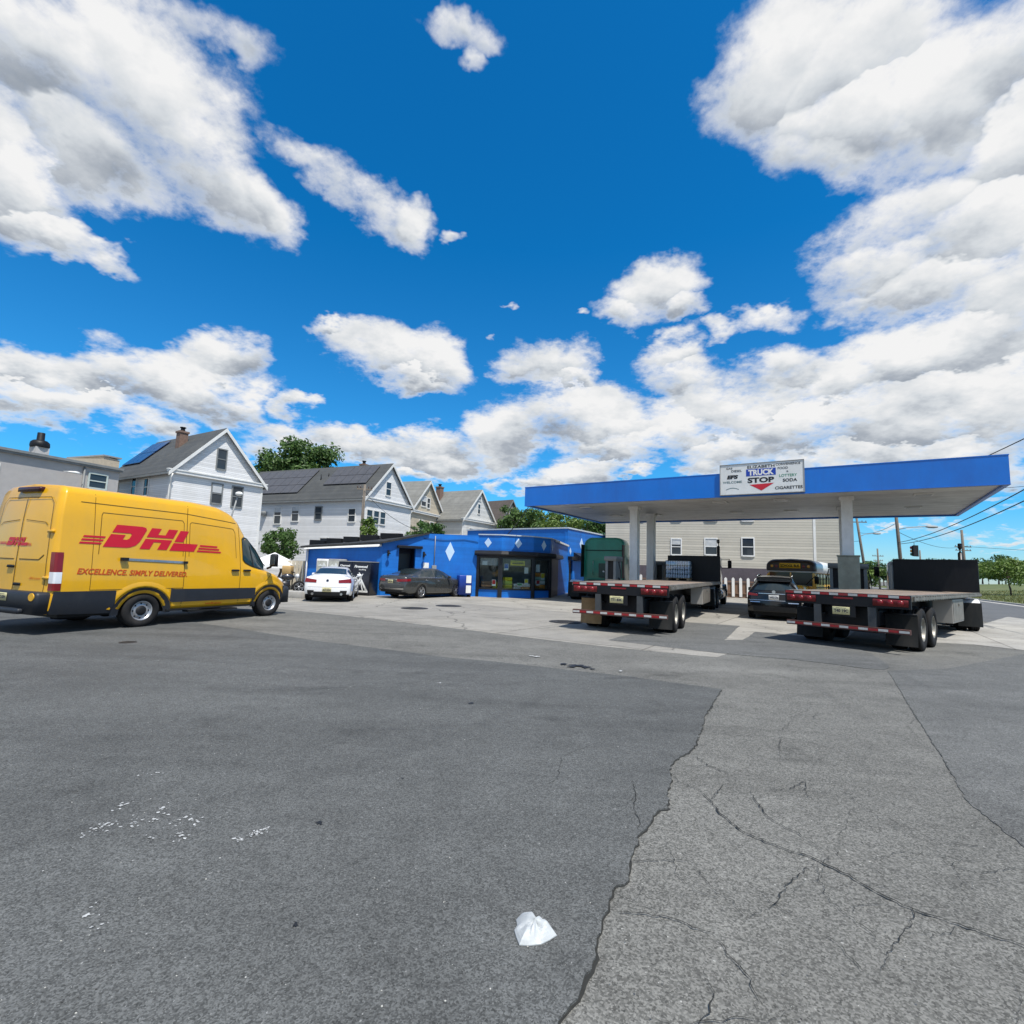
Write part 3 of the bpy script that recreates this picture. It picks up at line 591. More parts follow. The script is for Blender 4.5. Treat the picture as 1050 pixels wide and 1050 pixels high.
# cracks: ragged open lines of varying width
CRACKS = [[(1.341, 4.261), (1.359, 4.152), (1.468, 4.038), (1.481, 3.845), (1.471, 3.683), (1.491, 3.589), (1.515, 3.426), (1.604, 3.294), (1.666, 3.244), (1.801, 3.129), (1.866, 3.028), (1.906, 2.95), (2.002, 2.731), (2.148, 2.619), (2.6, 2.3)],
[(1.862, 4.036), (1.812, 3.84), (1.795, 3.721), (1.793, 3.584), (1.823, 3.484), (1.878, 3.415), (1.892, 3.313), (1.891, 3.174), (1.876, 3.114)],
[(1.976, 4.045), (2.187, 4.096), (2.291, 4.175), (2.391, 4.256), (2.291, 4.07), (2.242, 3.935)],
[(2.118, 5.433), (2.306, 5.362), (2.544, 5.387), (2.772, 5.352)],
[(2.377, 4.598), (2.535, 4.918), (2.772, 5.352), (2.995, 5.23), (3.212, 4.909), (3.493, 4.745), (3.9, 4.5)],
[(6.869, 9.468), (6.478, 8.824), (5.689, 7.572), (4.874, 6.275), (4.52, 5.695), (4.089, 4.993), (3.466, 4.03), (3.33, 3.653), (3.245, 3.401), (3.172, 3.183)],
[(0.528, 2.618), (0.64, 2.603), (0.795, 2.584), (0.885, 2.517), (1.012, 2.449)],
[(0.988, 3.309), (0.98, 3.098), (0.947, 2.912), (1.007, 2.791), (1.102, 2.72), (1.175, 2.617)],
[(1.777, 3.088), (1.549, 2.904), (1.428, 2.791), (1.363, 2.712), (1.229, 2.634), (1.173, 2.583)],
[(1.495, 3.846), (1.605, 4.015), (1.687, 4.125), (1.796, 4.134)],
[(1.69, 4.763), (1.726, 4.539), (1.825, 4.382), (1.906, 4.349)],
[(0.968, 2.447), (0.985, 2.335), (1.011, 2.259), (1.002, 2.119)],
[(2.265, 4.103), (2.445, 4.032), (2.595, 3.931)], [(4.874, 6.275), (4.493, 5.93), (4.246, 5.417)],
[(1.3, 2.9), (1.36, 2.7), (1.5, 2.45), (1.52, 2.2)], [(2.9, 6.9), (3.6, 7.0), (4.4, 6.6)], [(2.0, 3.1), (2.3, 3.2), (2.7, 3.05), (3.2, 3.18)]]
CW = [.012, .007, .007, .009, .006, .004, .008, .004, .006, .007, .010, .005, .004, .005, .004, .005, .004]
rnd = random.Random(91)                              # the web of hair cracks between them, each wandering and forking
def walker(x, y, a, n, w, dep=0):
    p = [(x, y)]
    for i in range(n):
        a += rnd.gauss(0, .38); st = .06 + .07 * rnd.random(); x += math.cos(a) * st; y += math.sin(a) * st; p.append((x, y))
        if dep < 2 and rnd.random() < .16: walker(x, y, a + rnd.choice((-1, 1)) * (.7 + rnd.random() * .6), int(n * .5) + 2, w * .65, dep + 1)
    CRACKS.append(p); CW.append(w)
for i in range(34):
    yy = 2.0 + 5.6 * rnd.random() ** 1.3; lo_ = .35 + (yy - 2) * .50; hi_ = 2.5 + (yy - 2) * .62
    walker(lo_ + (hi_ - lo_) * rnd.random(), yy, rnd.random() * 6.3, 4 + int(rnd.random() * 7), .002 + .0035 * rnd.random() ** 2)
PCR = [[(0.996, 4.176), (0.97, 3.915), (0.9, 3.683), (0.892, 3.52), (0.852, 3.357)], [(0.97, 3.915), (0.826, 3.649), (0.673, 3.53)], [(-.1, 8.3), (-1.3, 7.1), (-2.9, 6.4), (-4.4, 6.1)], [(.9, 5.0), (.5, 4.6), (.42, 4.1), (.1, 3.8)]]
PCW = [.006, .004, .006, .004]
def crackmesh(lines, ws, z, seed):
    m = MB(); rnd = random.Random(seed)
    for ln, w in zip(lines, ws):
        p = jitter(ln, .028, .011, seed + len(ln)); n = len(p); vs = []
        for i, (x, y) in enumerate(p):
            x1, y1 = p[min(i + 1, n - 1)]; x0, y0 = p[max(i - 1, 0)]; Lg = math.hypot(x1 - x0, y1 - y0) or 1
            nx, ny = -(y1 - y0) / Lg, (x1 - x0) / Lg
            q = w * (.35 + 1.0 * rnd.random() ** 1.5) * min(1, .25 + 3 * min(i, n - 1 - i) / n)
            vs += [(x + nx * q * .5, y + ny * q * .5, z), (x - nx * q * .5, y - ny * q * .5, z)]
        m.add(vs, [(2 * i, 2 * i + 1, 2 * i + 3, 2 * i + 2) for i in range(n - 1)])
    return m
cm = crackmesh(CRACKS, CW, .010, 21)
# broken gap along the edge of the newer patch
rnd = random.Random(5); vs = []
e = jj[:-3]
for i, (x, y) in enumerate(e):
    q = .003 + .011 * rnd.random() ** 2 + .008 * max(0, math.sin(i * .23) * math.sin(i * .071))
    vs += [(x - .004, y + .002, .0045), (x + q, y - q * .35, .0045)]
cm.add(vs, [(2 * i, 2 * i + 1, 2 * i + 3, 2 * i + 2) for i in range(len(e) - 1)])
for o_, z_ in ((cm, 0), (crackmesh(PCR, PCW, .0185, 33), 0)): struct(o_.build('pavement_cracks', CRKM))

# loose grit and stones: real pebbles on the surface near the camera
gm = MB(); rnd = random.Random(77)
for i in range(1500):
    t = rnd.random(); Yg = 1.7 + 7 * t ** 1.6; Xg = (rnd.random() * 2 - 1) * Yg * 1.05
    s_ = .0018 + .0035 * rnd.random() ** 3
    gm.ell((Xg, Yg, .014 + s_ * .4), (s_, s_ * (.6 + .5 * rnd.random()), s_ * .6), int(rnd.random() * 3), 5, 3)
stuff(gm.build('grit', [pm('grit_pale', (.42, .41, .38), .8), pm('grit_grey', (.2, .2, .19), .8), pm('grit_dark', (.05, .05, .05), .8)]))

def blobs(name, spots, z, mat, seed, k=9, ragged=.5):
    m = MB(); rnd = random.Random(seed)
    for x, y, r in spots:
        a0 = rnd.random() * 6; kk = k + int(rnd.random() * 4); ex = .6 + rnd.random() * .9; ps = []
        for i in range(kk):
            a = 2 * PI * i / kk; q = r * (1 - ragged + 2 * ragged * rnd.random())
            u, v = q * ex * math.cos(a), q * math.sin(a)
            ps.append((x + u * math.cos(a0) - v * math.sin(a0), y + u * math.sin(a0) + v * math.cos(a0), z))
        m.add(ps, [tuple(range(kk))])
    return struct(m.build(name, mat))
SPOTS = [(-2.423, 3.448), (-2.401, 3.477), (-2.201, 3.288), (-2.188, 3.253), (-2.1, 3.295), (-2.091, 3.369), (-2.146, 3.442), (-1.934, 3.331), (-1.891, 3.31), (-1.849, 3.301), (-1.814, 3.233), (-1.853, 3.141), (-1.824, 3.122), (-1.789, 3.093), (-1.986, 3.09), (-2.308, 3.199), (-2.298, 3.222), (-2.331, 3.142), (-2.353, 3.162), (-2.338, 3.186), (-1.812, 2.444), (-1.697, 2.365), (-2.353, 3.087), (-2.168, 3.243), (-2.295, 3.211), (-1.925, 3.225), (-2.547, 3.962), (-2.557, 3.926)]
rnd = random.Random(2); sp = []
for x, y in SPOTS:
    sp.append((x, y, .004 + .010 * rnd.random()))
    for k in range(3): sp.append((x + rnd.gauss(0, .035), y + rnd.gauss(0, .03), .003 + .005 * rnd.random()))
for k in range(34):                                                 # a scuffed smear of the same paint
    t = rnd.random(); sp.append((-1.50 + .13 * t + rnd.gauss(0, .012), 3.10 + .12 * t + rnd.gauss(0, .022), .003 + .006 * rnd.random()))
PAINTW = pm('spilt_white_paint', (.44, .45, .45), .8, var=.45, scale=30)
blobs('paint_splatter', sp, .0185, PAINTW, 3)
blobs('oil_stains', [(1.15, 8.85, .10), (1.3, 8.74, .07), (.95, 8.95, .06), (-1.11, 3.32, .018), (-.886, 2.43, .012), (1.4, 8.6, .04), (-.75, 4.02, .012), (-.4, 6.2, .03)], .0188, pm('oil_black', (.012, .012, .012), .5), 5, 12, .6)
blobs('road_paint_scraps', [(.55, 9.6, .05), (.45, 9.66, .03), (1.85, 8.5, .035), (-.9, 7.2, .02)], .0195, PAINTW, 6, 9, .7)

# faint rubber tracks: thin worn films, mostly see-through
tm = bpy.data.materials.new('tyre_track_film'); nt_, N_, L_n, b_n = nodes_of(tm)
tcn = N_.new('ShaderNodeTexCoord'); nn = N_.new('ShaderNodeTexNoise'); nn.inputs['Scale'].default_value = 2.2; nn.inputs['Detail'].default_value = 9; nn.inputs['Roughness'].default_value = .72; L_n.new(tcn.outputs['Object'], nn.inputs[0])
uvn = N_.new('ShaderNodeUVMap'); sx_ = N_.new('ShaderNodeSeparateXYZ'); L_n.new(uvn.outputs[0], sx_.inputs[0])
ed = N_.new('ShaderNodeMath'); ed.operation = 'PINGPONG'; ed.inputs[1].default_value = .5; L_n.new(sx_.outputs[0], ed.inputs[0])
e2_ = N_.new('ShaderNodeMapRange'); e2_.interpolation_type = 'SMOOTHSTEP'; e2_.inputs['From Max'].default_value = .45; L_n.new(ed.outputs[0], e2_.inputs[0])
mr_ = N_.new('ShaderNodeMapRange'); mr_.inputs['From Min'].default_value = .40; mr_.inputs['From Max'].default_value = .70; mr_.inputs['To Max'].default_value = .13; L_n.new(nn.outputs[0], mr_.inputs[0])
ml_ = N_.new('ShaderNodeMath'); ml_.operation = 'MULTIPLY'; L_n.new(e2_.outputs[0], ml_.inputs[0]); L_n.new(mr_.outputs[0], ml_.inputs[1])
tr_n = N_.new('ShaderNodeBsdfTransparent'); mx_n = N_.new('ShaderNodeMixShader'); L_n.new(ml_.outputs[0], mx_n.inputs[0]); L_n.new(tr_n.outputs[0], mx_n.inputs[1]); L_n.new(b_n.outputs[0], mx_n.inputs[2]); L_n.new(mx_n.outputs[0], N_['Material Output'].inputs['Surface'])
b_n.inputs['Base Color'].default_value = (.018, .018, .019, 1); b_n.inputs['Roughness'].default_value = .8
tk = MB(); tuv = []
for (ax, ay, bx_, by, cx_, cy_, w_, zz) in ((-9, 6.2, -2, 5.6, 5.2, 9.6, .30, .0205), (-9, 4.4, -1.6, 3.7, 6.4, 8.4, .30, .0208), (-7, 8.6, -2.5, 7.4, 2.2, 8.0, .26, .0211), (-5, 1.9, -1.2, 3.0, .6, 6.9, .24, .0214), (4.2, 3.0, 3.6, 6.0, 5.6, 10.6, .28, .0217), (5.9, 3.0, 5.4, 6.0, 7.2, 10.0, .28, .022), (9, 5, 8.4, 8, 10.5, 11.5, .28, .0223), (-3.5, 12.6, -.5, 13.6, 3.5, 18, .3, .0226), (-1.0, 11.5, 1.5, 12.6, 5.0, 17, .3, .0229)):
    n_ = 26; ps = []
    for i in range(n_ + 1):
        t_ = i / n_; px_ = (1 - t_) ** 2 * ax + 2 * t_ * (1 - t_) * bx_ + t_ * t_ * cx_; py_ = (1 - t_) ** 2 * ay + 2 * t_ * (1 - t_) * by + t_ * t_ * cy_
        dx_ = 2 * (1 - t_) * (bx_ - ax) + 2 * t_ * (cx_ - bx_); dy_ = 2 * (1 - t_) * (by - ay) + 2 * t_ * (cy_ - by); q_ = math.hypot(dx_, dy_)
        ps += [(px_ - dy_ / q_ * w_ / 2, py_ + dx_ / q_ * w_ / 2, zz), (px_ + dy_ / q_ * w_ / 2, py_ - dx_ / q_ * w_ / 2, zz)]
    tk.add(ps, [(2 * i, 2 * i + 1, 2 * i + 3, 2 * i + 2) for i in range(n_)])
    tuv += [(0, 0), (1, 0), (1, 1), (0, 1)] * n_
to_ = struct(tk.build('tyre_tracks', tm, fixn=False)); ul = to_.data.uv_layers.new(name='UVMap')
for k_, uv_ in enumerate(tuv): ul.data[k_].uv = uv_

# fuel tank covers set in the apron: dark iron discs with a ring
IRON = pm('cast_iron', (.045, .043, .042), .6, .4, var=.3, scale=14)
LIDL = {0: 'dark iron tank cover in the concrete apron nearest the white coupe', 1: 'dark iron tank cover in the apron behind the grey sedan, farthest back', 2: 'long dark iron tank cover in the apron just left of the red-striped bumper bar', 3: 'small dark iron cover in the asphalt beside the yellow van'}
for i, (x, y, r, z) in enumerate([(-3.493, 19.296, .5, .004), (-2.433, 21.042, .52, .004), (1.787, 16.203, .52, .004), (-6.943, 9.602, .17, .0)]):
    b = MB(); b.cyl((0, 0, z - .02), (0, 0, z + .012), r, r, 28); b.cyl((0, 0, z + .012), (0, 0, z + .02), r * .84, r * .82, 28)
    for k in range(5): b.bb(-r * .5, r * .5, (k - 2) * r * .24 - .012, (k - 2) * r * .24 + .012, z + .02, z + .024)
    tag(b.build('tank_cover', IRON, None, (x, y, .0)), LIDL[i], 'manhole cover', 'iron covers set in the ground')

# far side of the street: kerb and a grassy bank that climbs away from the road
KU = Vector((.5, .866, 0)); KO = Vector((42.2, 42.4, 0)); KV = Vector((.866, -.5, 0))
def kp(u, v, z): p = KO + KU * u + KV * v; return (p.x, p.y, z)
k = MB()
k.add([kp(u, v, z) for u in (-60, 150) for v, z in ((-.9, -.1), (-.9, .02), (-.12, .03), (-.1, .15), (.1, .16), (.1, -.1))], [(i, i + 1, i + 7, i + 6) for i in range(5)])
struct(k.build('kerb', KERBM))
GRASSM = pm('grass_soil', (.085, .115, .03), .9, var=.35, scale=.6, dirt=(.19, .16, .07), dscale=.25, damt=.8, bump=.5, bscale=20)
def bank(u, v):
    t = min(1, max(0, (v - 1) / 42)); return .14 + 2.0 * t * t * (3 - 2 * t) + .12 * math.sin(u * .13) * t
gb = MB(); gb.grid(lambda a, b: kp(-60 + 210 * a, .1 + 160 * b, bank(-60 + 210 * a, .1 + 160 * b)), 50, 60)
struct(gb.build('terrain', GRASSM))
ga = MB(); rnd = random.Random(12)
for i in range(15000):
    v = .15 + 45 * rnd.random() ** 1.4; u = -25 + 90 * rnd.random(); h = .10 + .22 * rnd.random(); w = .03 + .03 * rnd.random(); a = rnd.random() * PI; z = bank(u, v)
    p = kp(u, v, z); c, s_ = math.cos(a) * w, math.sin(a) * w; lx, ly = rnd.gauss(0, .09), rnd.gauss(0, .09)
    ga.add([(p[0] - c, p[1] - s_, z - .02), (p[0] + c, p[1] + s_, z - .02), (p[0] + lx, p[1] + ly, z + h)], [(0, 1, 2)])
stuff(ga.build('grass', leafmat('grass_blades', (.07, .11, .02), (.20, .19, .06)), fixn=False))

# crumpled white plastic bag
bg_ = MB(); rnd = random.Random(8)
out = [(-.090, .040), (-.072, .066), (-.030, .074), (-.004, .052), (.02, .055), (.06, .034), (.098, -.006), (.066, -.028), (.03, -.048), (-.02, -.058), (-.062, -.060), (-.080, -.030), (-.092, -.004), (-.082, .018)]
NU, NR = 42, 9
def ob(a):
    q = (a % 1) * len(out); i = int(q); f = q - i; p, n_ = out[i], out[(i + 1) % len(out)]
    return p[0] + (n_[0] - p[0]) * f, p[1] + (n_[1] - p[1]) * f
from mathutils import noise as MN
def bagp(i, j):
    t = i / NR; x, y = ob(j / NU); an = math.atan2(y, x)
    fold = abs(math.sin(an * 1.5 + .6 + 1.2 * t)) * .45 + abs(math.sin(an * 3.5 + 2 - 1.5 * t)) * .22       # a few long creases
    hh = .042 * (1 - t ** 2.6) * (.62 + fold) + .008 * MN.noise(Vector((x * t * 30, y * t * 30, 4))) * (1 - t ** 4)
    return (x * t, y * t * 1.55, max(.004, .005 + hh))
rings = [[bagp(i, j) for j in range(NU)] for i in range(1, NR + 1)]
bg_.loft(rings[::-1], 0, True, False, False)
o_ = len(bg_.v); bg_.add([bagp(0, 0)] + rings[0], [(0, 1 + j, 1 + (j + 1) % NU) for j in range(NU)])
bg_.add([(p[0], p[1], .001) for p in rings[-1]] + rings[-1], [(j, (j + 1) % NU, NU + (j + 1) % NU, NU + j) for j in range(NU)] + [tuple(range(NU))])
bm_ = pm('thin_white_plastic', (.45, .475, .485), .5, var=.1, scale=20); bn = bm_.node_tree.nodes['Principled BSDF']; bn.inputs['Subsurface Weight'].default_value = .25; bn.inputs['Subsurface Radius'].default_value = (.02, .02, .02)
bag = bg_.build('plastic_bag', bm_, None, (.165, 2.44, .0145)); bag.rotation_euler = (0, 0, R(-6)); bag.scale = (.98, .98, 1)
tag(bag, 'crumpled white plastic bag lying on the dark asphalt', 'bag')
# ------------------------------------------------------------------ vehicles
class Body:
    """closed vehicle shell swept along y. Profiles are (y, value) tables, smoothed. q runs 0..13 from sill to roof centre"""
    def __init__(s, y0, y1, belt, roof, wid, wroof, sill, arches, R_arch, zw, rear=((0, 0),), front=((0, 0),), crown=.04, smooth=.12, gh=.06, round_=.05, bulge_r=.06, bulge_f=.10, tumble=.93, fall=.9):
        s.y0, s.y1 = y0, y1; s.ys = np.arange(y0 - .5, y1 + .5, .02)
        def prof(t):
            a = np.interp(s.ys, [p[0] for p in t], [p[1] for p in t]); k = max(1, int(smooth / .02)) | 1
            ke = np.hanning(k + 2); ke /= ke.sum(); return np.convolve(np.pad(a, len(ke) // 2, mode='edge'), ke, 'valid')[:len(s.ys)]
        s.T = [prof(t) for t in (belt, roof, wid, wroof, sill)]
        s.arches, s.Ra, s.zw, s.crown, s.gh, s.rnd = arches, R_arch, zw, crown, gh, round_
        s.rear, s.front, s.br, s.bf, s.tum, s.fall = rear, front, bulge_r, bulge_f, tumble, fall
    def p(s, i, y): return float(np.interp(y, s.ys, s.T[i]))
    def half(s, y):
        zb, zr, w, wr, z0 = (s.p(i, y) for i in range(5))
        wb = w * s.tum + (w - w * s.tum) * 0
        h = zb - z0
        g = max(0., zr - zb); wr = min(wr, wb) if g < .02 else wr
        pts = [(w * .95, z0), (w * .985, z0 + .10 * h), (w, z0 + .38 * h), (w, z0 + .66 * h), (w * (.4 + .6 * s.tum / 1.0 + .0) if 0 else w * (1 + s.tum) / 2, z0 + .90 * h), (wb, zb)]
        rd = s.rnd * min(1, g / .15 + .15)
        zt = zr - rd
        for t in (.06, .36, .68, 1.):
            pts.append((wb + (wr - wb) * t + .012 * math.sin(PI * t) * min(1, g), zb + (max(zt, zb + .004) - zb) * t))
        pts += [(wr - rd * .35, zr - rd * .30 + .002), (wr - rd * 1.1, zr + s.crown * .28 + .003), ((wr - rd) * .5, zr + s.crown * .8 + .004), (0, zr + s.crown + .004)]
        arch = -1
        for ya in s.arches:
            if abs(y - ya) < s.Ra: arch = max(arch, s.zw + math.sqrt(s.Ra ** 2 - (y - ya) ** 2))
        if arch > 0: pts = [(x, max(z, min(arch + .002 * i, zb - .03 + .002 * i) if i < 6 else z)) for i, (x, z) in enumerate(pts)]
        return pts
    def shift(s, y, z):
        a = max(0, 1 - (y - s.y0) / s.fall); b = max(0, 1 - (s.y1 - y) / s.fall)
        a = a * a * (3 - 2 * a); b = b * b * (3 - 2 * b)
        return y + a * float(np.interp(z, [q[0] for q in s.rear], [q[1] for q in s.rear])) + b * float(np.interp(z, [q[0] for q in s.front], [q[1] for q in s.front]))
    def S(s, y, q, side=1, off=0.):
        def raw(y, q):
            h = s.half(y); i = min(int(q), 12); f = q - i
            x = h[i][0] + (h[i + 1][0] - h[i][0]) * f; z = h[i][1] + (h[i + 1][1] - h[i][1]) * f
            return Vector((x, s.shift(y, z), z))
        P = raw(y, q)
        if off:
            e = .03
            n = (raw(min(y + e, s.y1), q) - raw(max(y - e, s.y0), q)).cross(raw(y, min(13, q + .2)) - raw(y, max(0, q - .2)))
            if n.length > 1e-9:
                n.normalize()
                if n.x < 0 or (abs(n.x) < .2 and n.z < 0): n = -n
                P = P + n * off
        return (P.x * side, P.y, P.z)
    def at(s, y, z, side=1, off=.006):
        """point on the flank at height z"""
        h = s.half(y)
        xs = [p[0] for p in h[:11]]; zs = [p[1] for p in h[:11]]
        return (side * (float(np.interp(z, zs, xs)) + off), s.shift(y, z), z)
    def cap(s, u, z, end=-1, off=0.):
        yy = s.y0 if end < 0 else s.y1; h = s.half(yy)
        w = float(np.interp(z, [p[1] for p in h], [p[0] for p in h])); bl = s.br if end < 0 else s.bf
        return (u * w, s.shift(yy, z) + end * (bl * (1 - u * u) + off), z)
    def mesh(s, step=.05, nu=10):
        m = MB(); n = max(2, int((s.y1 - s.y0) / step)); ys = [s.y0 + (s.y1 - s.y0) * i / n for i in range(n + 1)]
        rows = []
        for y in ys:
            r = [s.S(y, q) for q in range(14)]; rows.append(r + [(-x, yy, z) for x, yy, z in r[-2::-1]])
        m.loft(rows, 0, False, False, True)
        k = len(rows[0])
        m.add([r[0] for r in rows] + [r[-1] for r in rows], [(i, i + 1, n + 2 + i, n + 1 + i) for i in range(n)], 1)
        for end, row in ((-1, rows[0]), (1, rows[-1])):
            yy = s.y0 if end < 0 else s.y1; bl = s.br if end < 0 else s.bf; h = s.half(yy)
            vs = [(u * h[q][0], s.shift(yy, h[q][1]) + end * bl * (1 - u * u), h[q][1]) for q in range(14) for u in [2 * j / nu - 1 for j in range(nu + 1)]]
            m.add(vs, [(q * (nu + 1) + j, q * (nu + 1) + j + 1, (q + 1) * (nu + 1) + j + 1, (q + 1) * (nu + 1) + j) for q in range(13) for j in range(nu)], 0, True)
        return m
    def patch(s, m, qa, qb, ya, yb, side=1, off=.006, nu=8, nv=6, mat=0, both=False):
        """surface patch; ya, yb may be functions of t (0 at qa, 1 at qb)"""
        f = lambda v, t: v(t) if callable(v) else v
        for sd in ((1, -1) if both else (side,)):
            m.grid(lambda a, t: s.S(f(ya, t) + (f(yb, t) - f(ya, t)) * a, qa + (qb - qa) * t, sd, off), nu, nv, mat)
        return m
    def strip(s, m, ys, zlo, zhi, side=1, off=.006, nv=3, mat=0):
        """flank patch between two lines given as tables over y"""
        m.grid(lambda a, t: s.at(ys[0] + (ys[-1] - ys[0]) * a, float(np.interp(ys[0] + (ys[-1] - ys[0]) * a, ys, zlo)) * (1 - t) + float(np.interp(ys[0] + (ys[-1] - ys[0]) * a, ys, zhi)) * t, side, off), max(6, int(abs(ys[-1] - ys[0]) / .08)), nv, mat)
        return m
    def line(s, m, pts, w, side=1, off=.004, mat=0):
        """thin seam along flank points (y, z)"""
        for (a, b), (c, d) in zip(pts[:-1], pts[1:]):
            n = max(1, int(math.hypot(c - a, d - b) / .08)); L_ = math.hypot(c - a, d - b); ny, nz = -(d - b) / L_ * w / 2, (c - a) / L_ * w / 2
            vs = []
            for i in range(n + 1):
                y, z = a + (c - a) * i / n, b + (d - b) * i / n
                vs += [s.at(y + ny, z + nz, side, off), s.at(y - ny, z - nz, side, off)]
            m.add(vs, [(2 * i, 2 * i + 1, 2 * i + 3, 2 * i + 2) for i in range(n)], mat)
        return m

_wheels = {}
def wheel(parent, x, y, r, w, side, style='alloy', rim=None, name='wheel'):
    """tyre as a part, rim as its sub-part; side +1 faces +x"""
    key = (round(r, 3), round(w, 3), style)
    if key not in _wheels:
        t = MB(); ri = r * {'alloy': .70, 'steel': .58, 'truck': .56}[style]
        t.lathe([(ri, -w * .5), (ri + (r - ri) * .55, -w * .54), (r * .965, -w * .47), (r, -w * .38), (r, -w * .13), (r * .985, -w * .12), (r * .985, -w * .06), (r, -w * .05), (r, w * .05), (r * .985, w * .06), (r * .985, w * .12), (r, w * .13), (r, w * .38), (r * .965, w * .47), (ri + (r - ri) * .55, w * .54), (ri, w * .5), (ri * .97, w * .3), (ri * .97, -w * .4), (.02, -w * .4)], (0, 0, 0), 'X', 36)
        to = t.build(name, RUB); k = MB()
        if style == 'alloy':
            k.lathe([(ri * 1.0, w * .47), (ri * .93, w * .50), (ri * .89, w * .44), (ri * .89, -w * .2)], (0, 0, 0), 'X', 36)
            k.lathe([(ri * .24, w * .1), (ri * .22, w * .40), (.001, w * .42)], (0, 0, 0), 'X', 20)
            for q in range(10):
                a = 2 * PI * q / 10 + (.09 if q % 2 else -.09) * 1.2; c, s_ = math.cos(a), math.sin(a); tw = ri * .055
                P = lambda rad, off, t_: (t_, c * rad - s_ * off, s_ * rad + c * off)
                k.add([P(ri * .2, -tw, w * .40), P(ri * .2, tw, w * .40), P(ri * .92, tw * 1.3, w * .45), P(ri * .92, -tw * 1.3, w * .45), P(ri * .2, -tw, w * .2), P(ri * .2, tw, w * .2), P(ri * .92, tw, w * .3), P(ri * .92, -tw, w * .3)],
                      [(0, 1, 2, 3), (0, 3, 7, 4), (1, 5, 6, 2)])
            k.lathe([(.001, -w * .15), (ri * .62, -w * .15)], (0, 0, 0), 'X', 24, 1)
        elif style == 'steel':
            k.lathe([(ri, w * .48), (ri * .95, w * .50), (ri * .90, w * .40), (ri * .80, w * .26), (ri * .66, w * .36), (ri * .50, w * .40), (ri * .48, w * .38)], (0, 0, 0), 'X', 36)
            for q in range(8):
                a = 2 * PI * q / 8; k.ell((w * .325, math.cos(a) * ri * .73, math.sin(a) * ri * .73), (.012, ri * .09, ri * .09), 1, 8, 5)
            k.lathe([(ri * .50, w * .385), (ri * .42, w * .47), (ri * .18, w * .50), (.001, w * .50)], (0, 0, 0), 'X', 24, 1)
        else:
            k.lathe([(ri, w * .48), (ri * .94, w * .5), (ri * .9, w * .42), (ri * .84, w * .05), (ri * .72, -w * .06), (ri * .46, -w * .02), (ri * .42, w * .02)], (0, 0, 0), 'X', 36)
            for q in range(10):
                a = 2 * PI * q / 10; k.ell((-w * .02, math.cos(a) * ri * .76, math.sin(a) * ri * .76), (.02, ri * .07, ri * .07), 1, 8, 5)
                a += .3; k.cyl((-.02, math.cos(a) * ri * .54, math.sin(a) * ri * .54), (w * .08, math.cos(a) * ri * .54, math.sin(a) * ri * .54), .016, .014, 6)
            k.lathe([(ri * .42, w * .02), (ri * .38, w * .3), (ri * .3, w * .36), (.001, w * .37)], (0, 0, 0), 'X', 20)
        rm = {'alloy': ALUW, 'steel': STEELW, 'truck': TRUCKW}[style]
        k.build('rim', [rm, BLKM], to)
        _wheels[key] = to; o = to
        o.parent = parent
    else: o = copy_tree(_wheels[key], parent)
    o.location = (x, y, r); o.rotation_euler = (0, 0, 0 if side > 0 else PI)
    return o
ALUW = pm('wheel_alloy', (.52, .53, .55), .3, .8, var=.15, scale=9, dirt=(.12, .1, .08), damt=.4)
STEELW = pm('wheel_steel_silver', (.50, .51, .53), .38, .6, var=.2, scale=9, dirt=(.12, .1, .08), damt=.45)
TRUCKW = pm('wheel_truck_aluminium', (.30, .285, .25), .5, .5, var=.3, scale=9, dirt=(.22, .19, .14), damt=.6)

def plate(parent, txt, x, y, z, w=.305, h=.155, face=-1, tilt=0., mat=None):
    b = MB(); b.rbox((0, 0, 0), (w, .006, h), .002); o = b.build('licence_plate', mat or PLATE, parent, (x, y, z)); o.rotation_euler = (tilt, 0, 0 if face < 0 else PI)
    t = MB(); vs, fs = text_pts(txt, h * .52, bold=.004, width=w * .82)
    t.add([(u - w * .41, -.0055, v - h * .2) for u, v in vs], fs)
    t.bb(-w * .3, w * .3, -.0055, -.005, h * .33, h * .37); t.build('plate_number', PLATEINK, o, fixn=False); return o

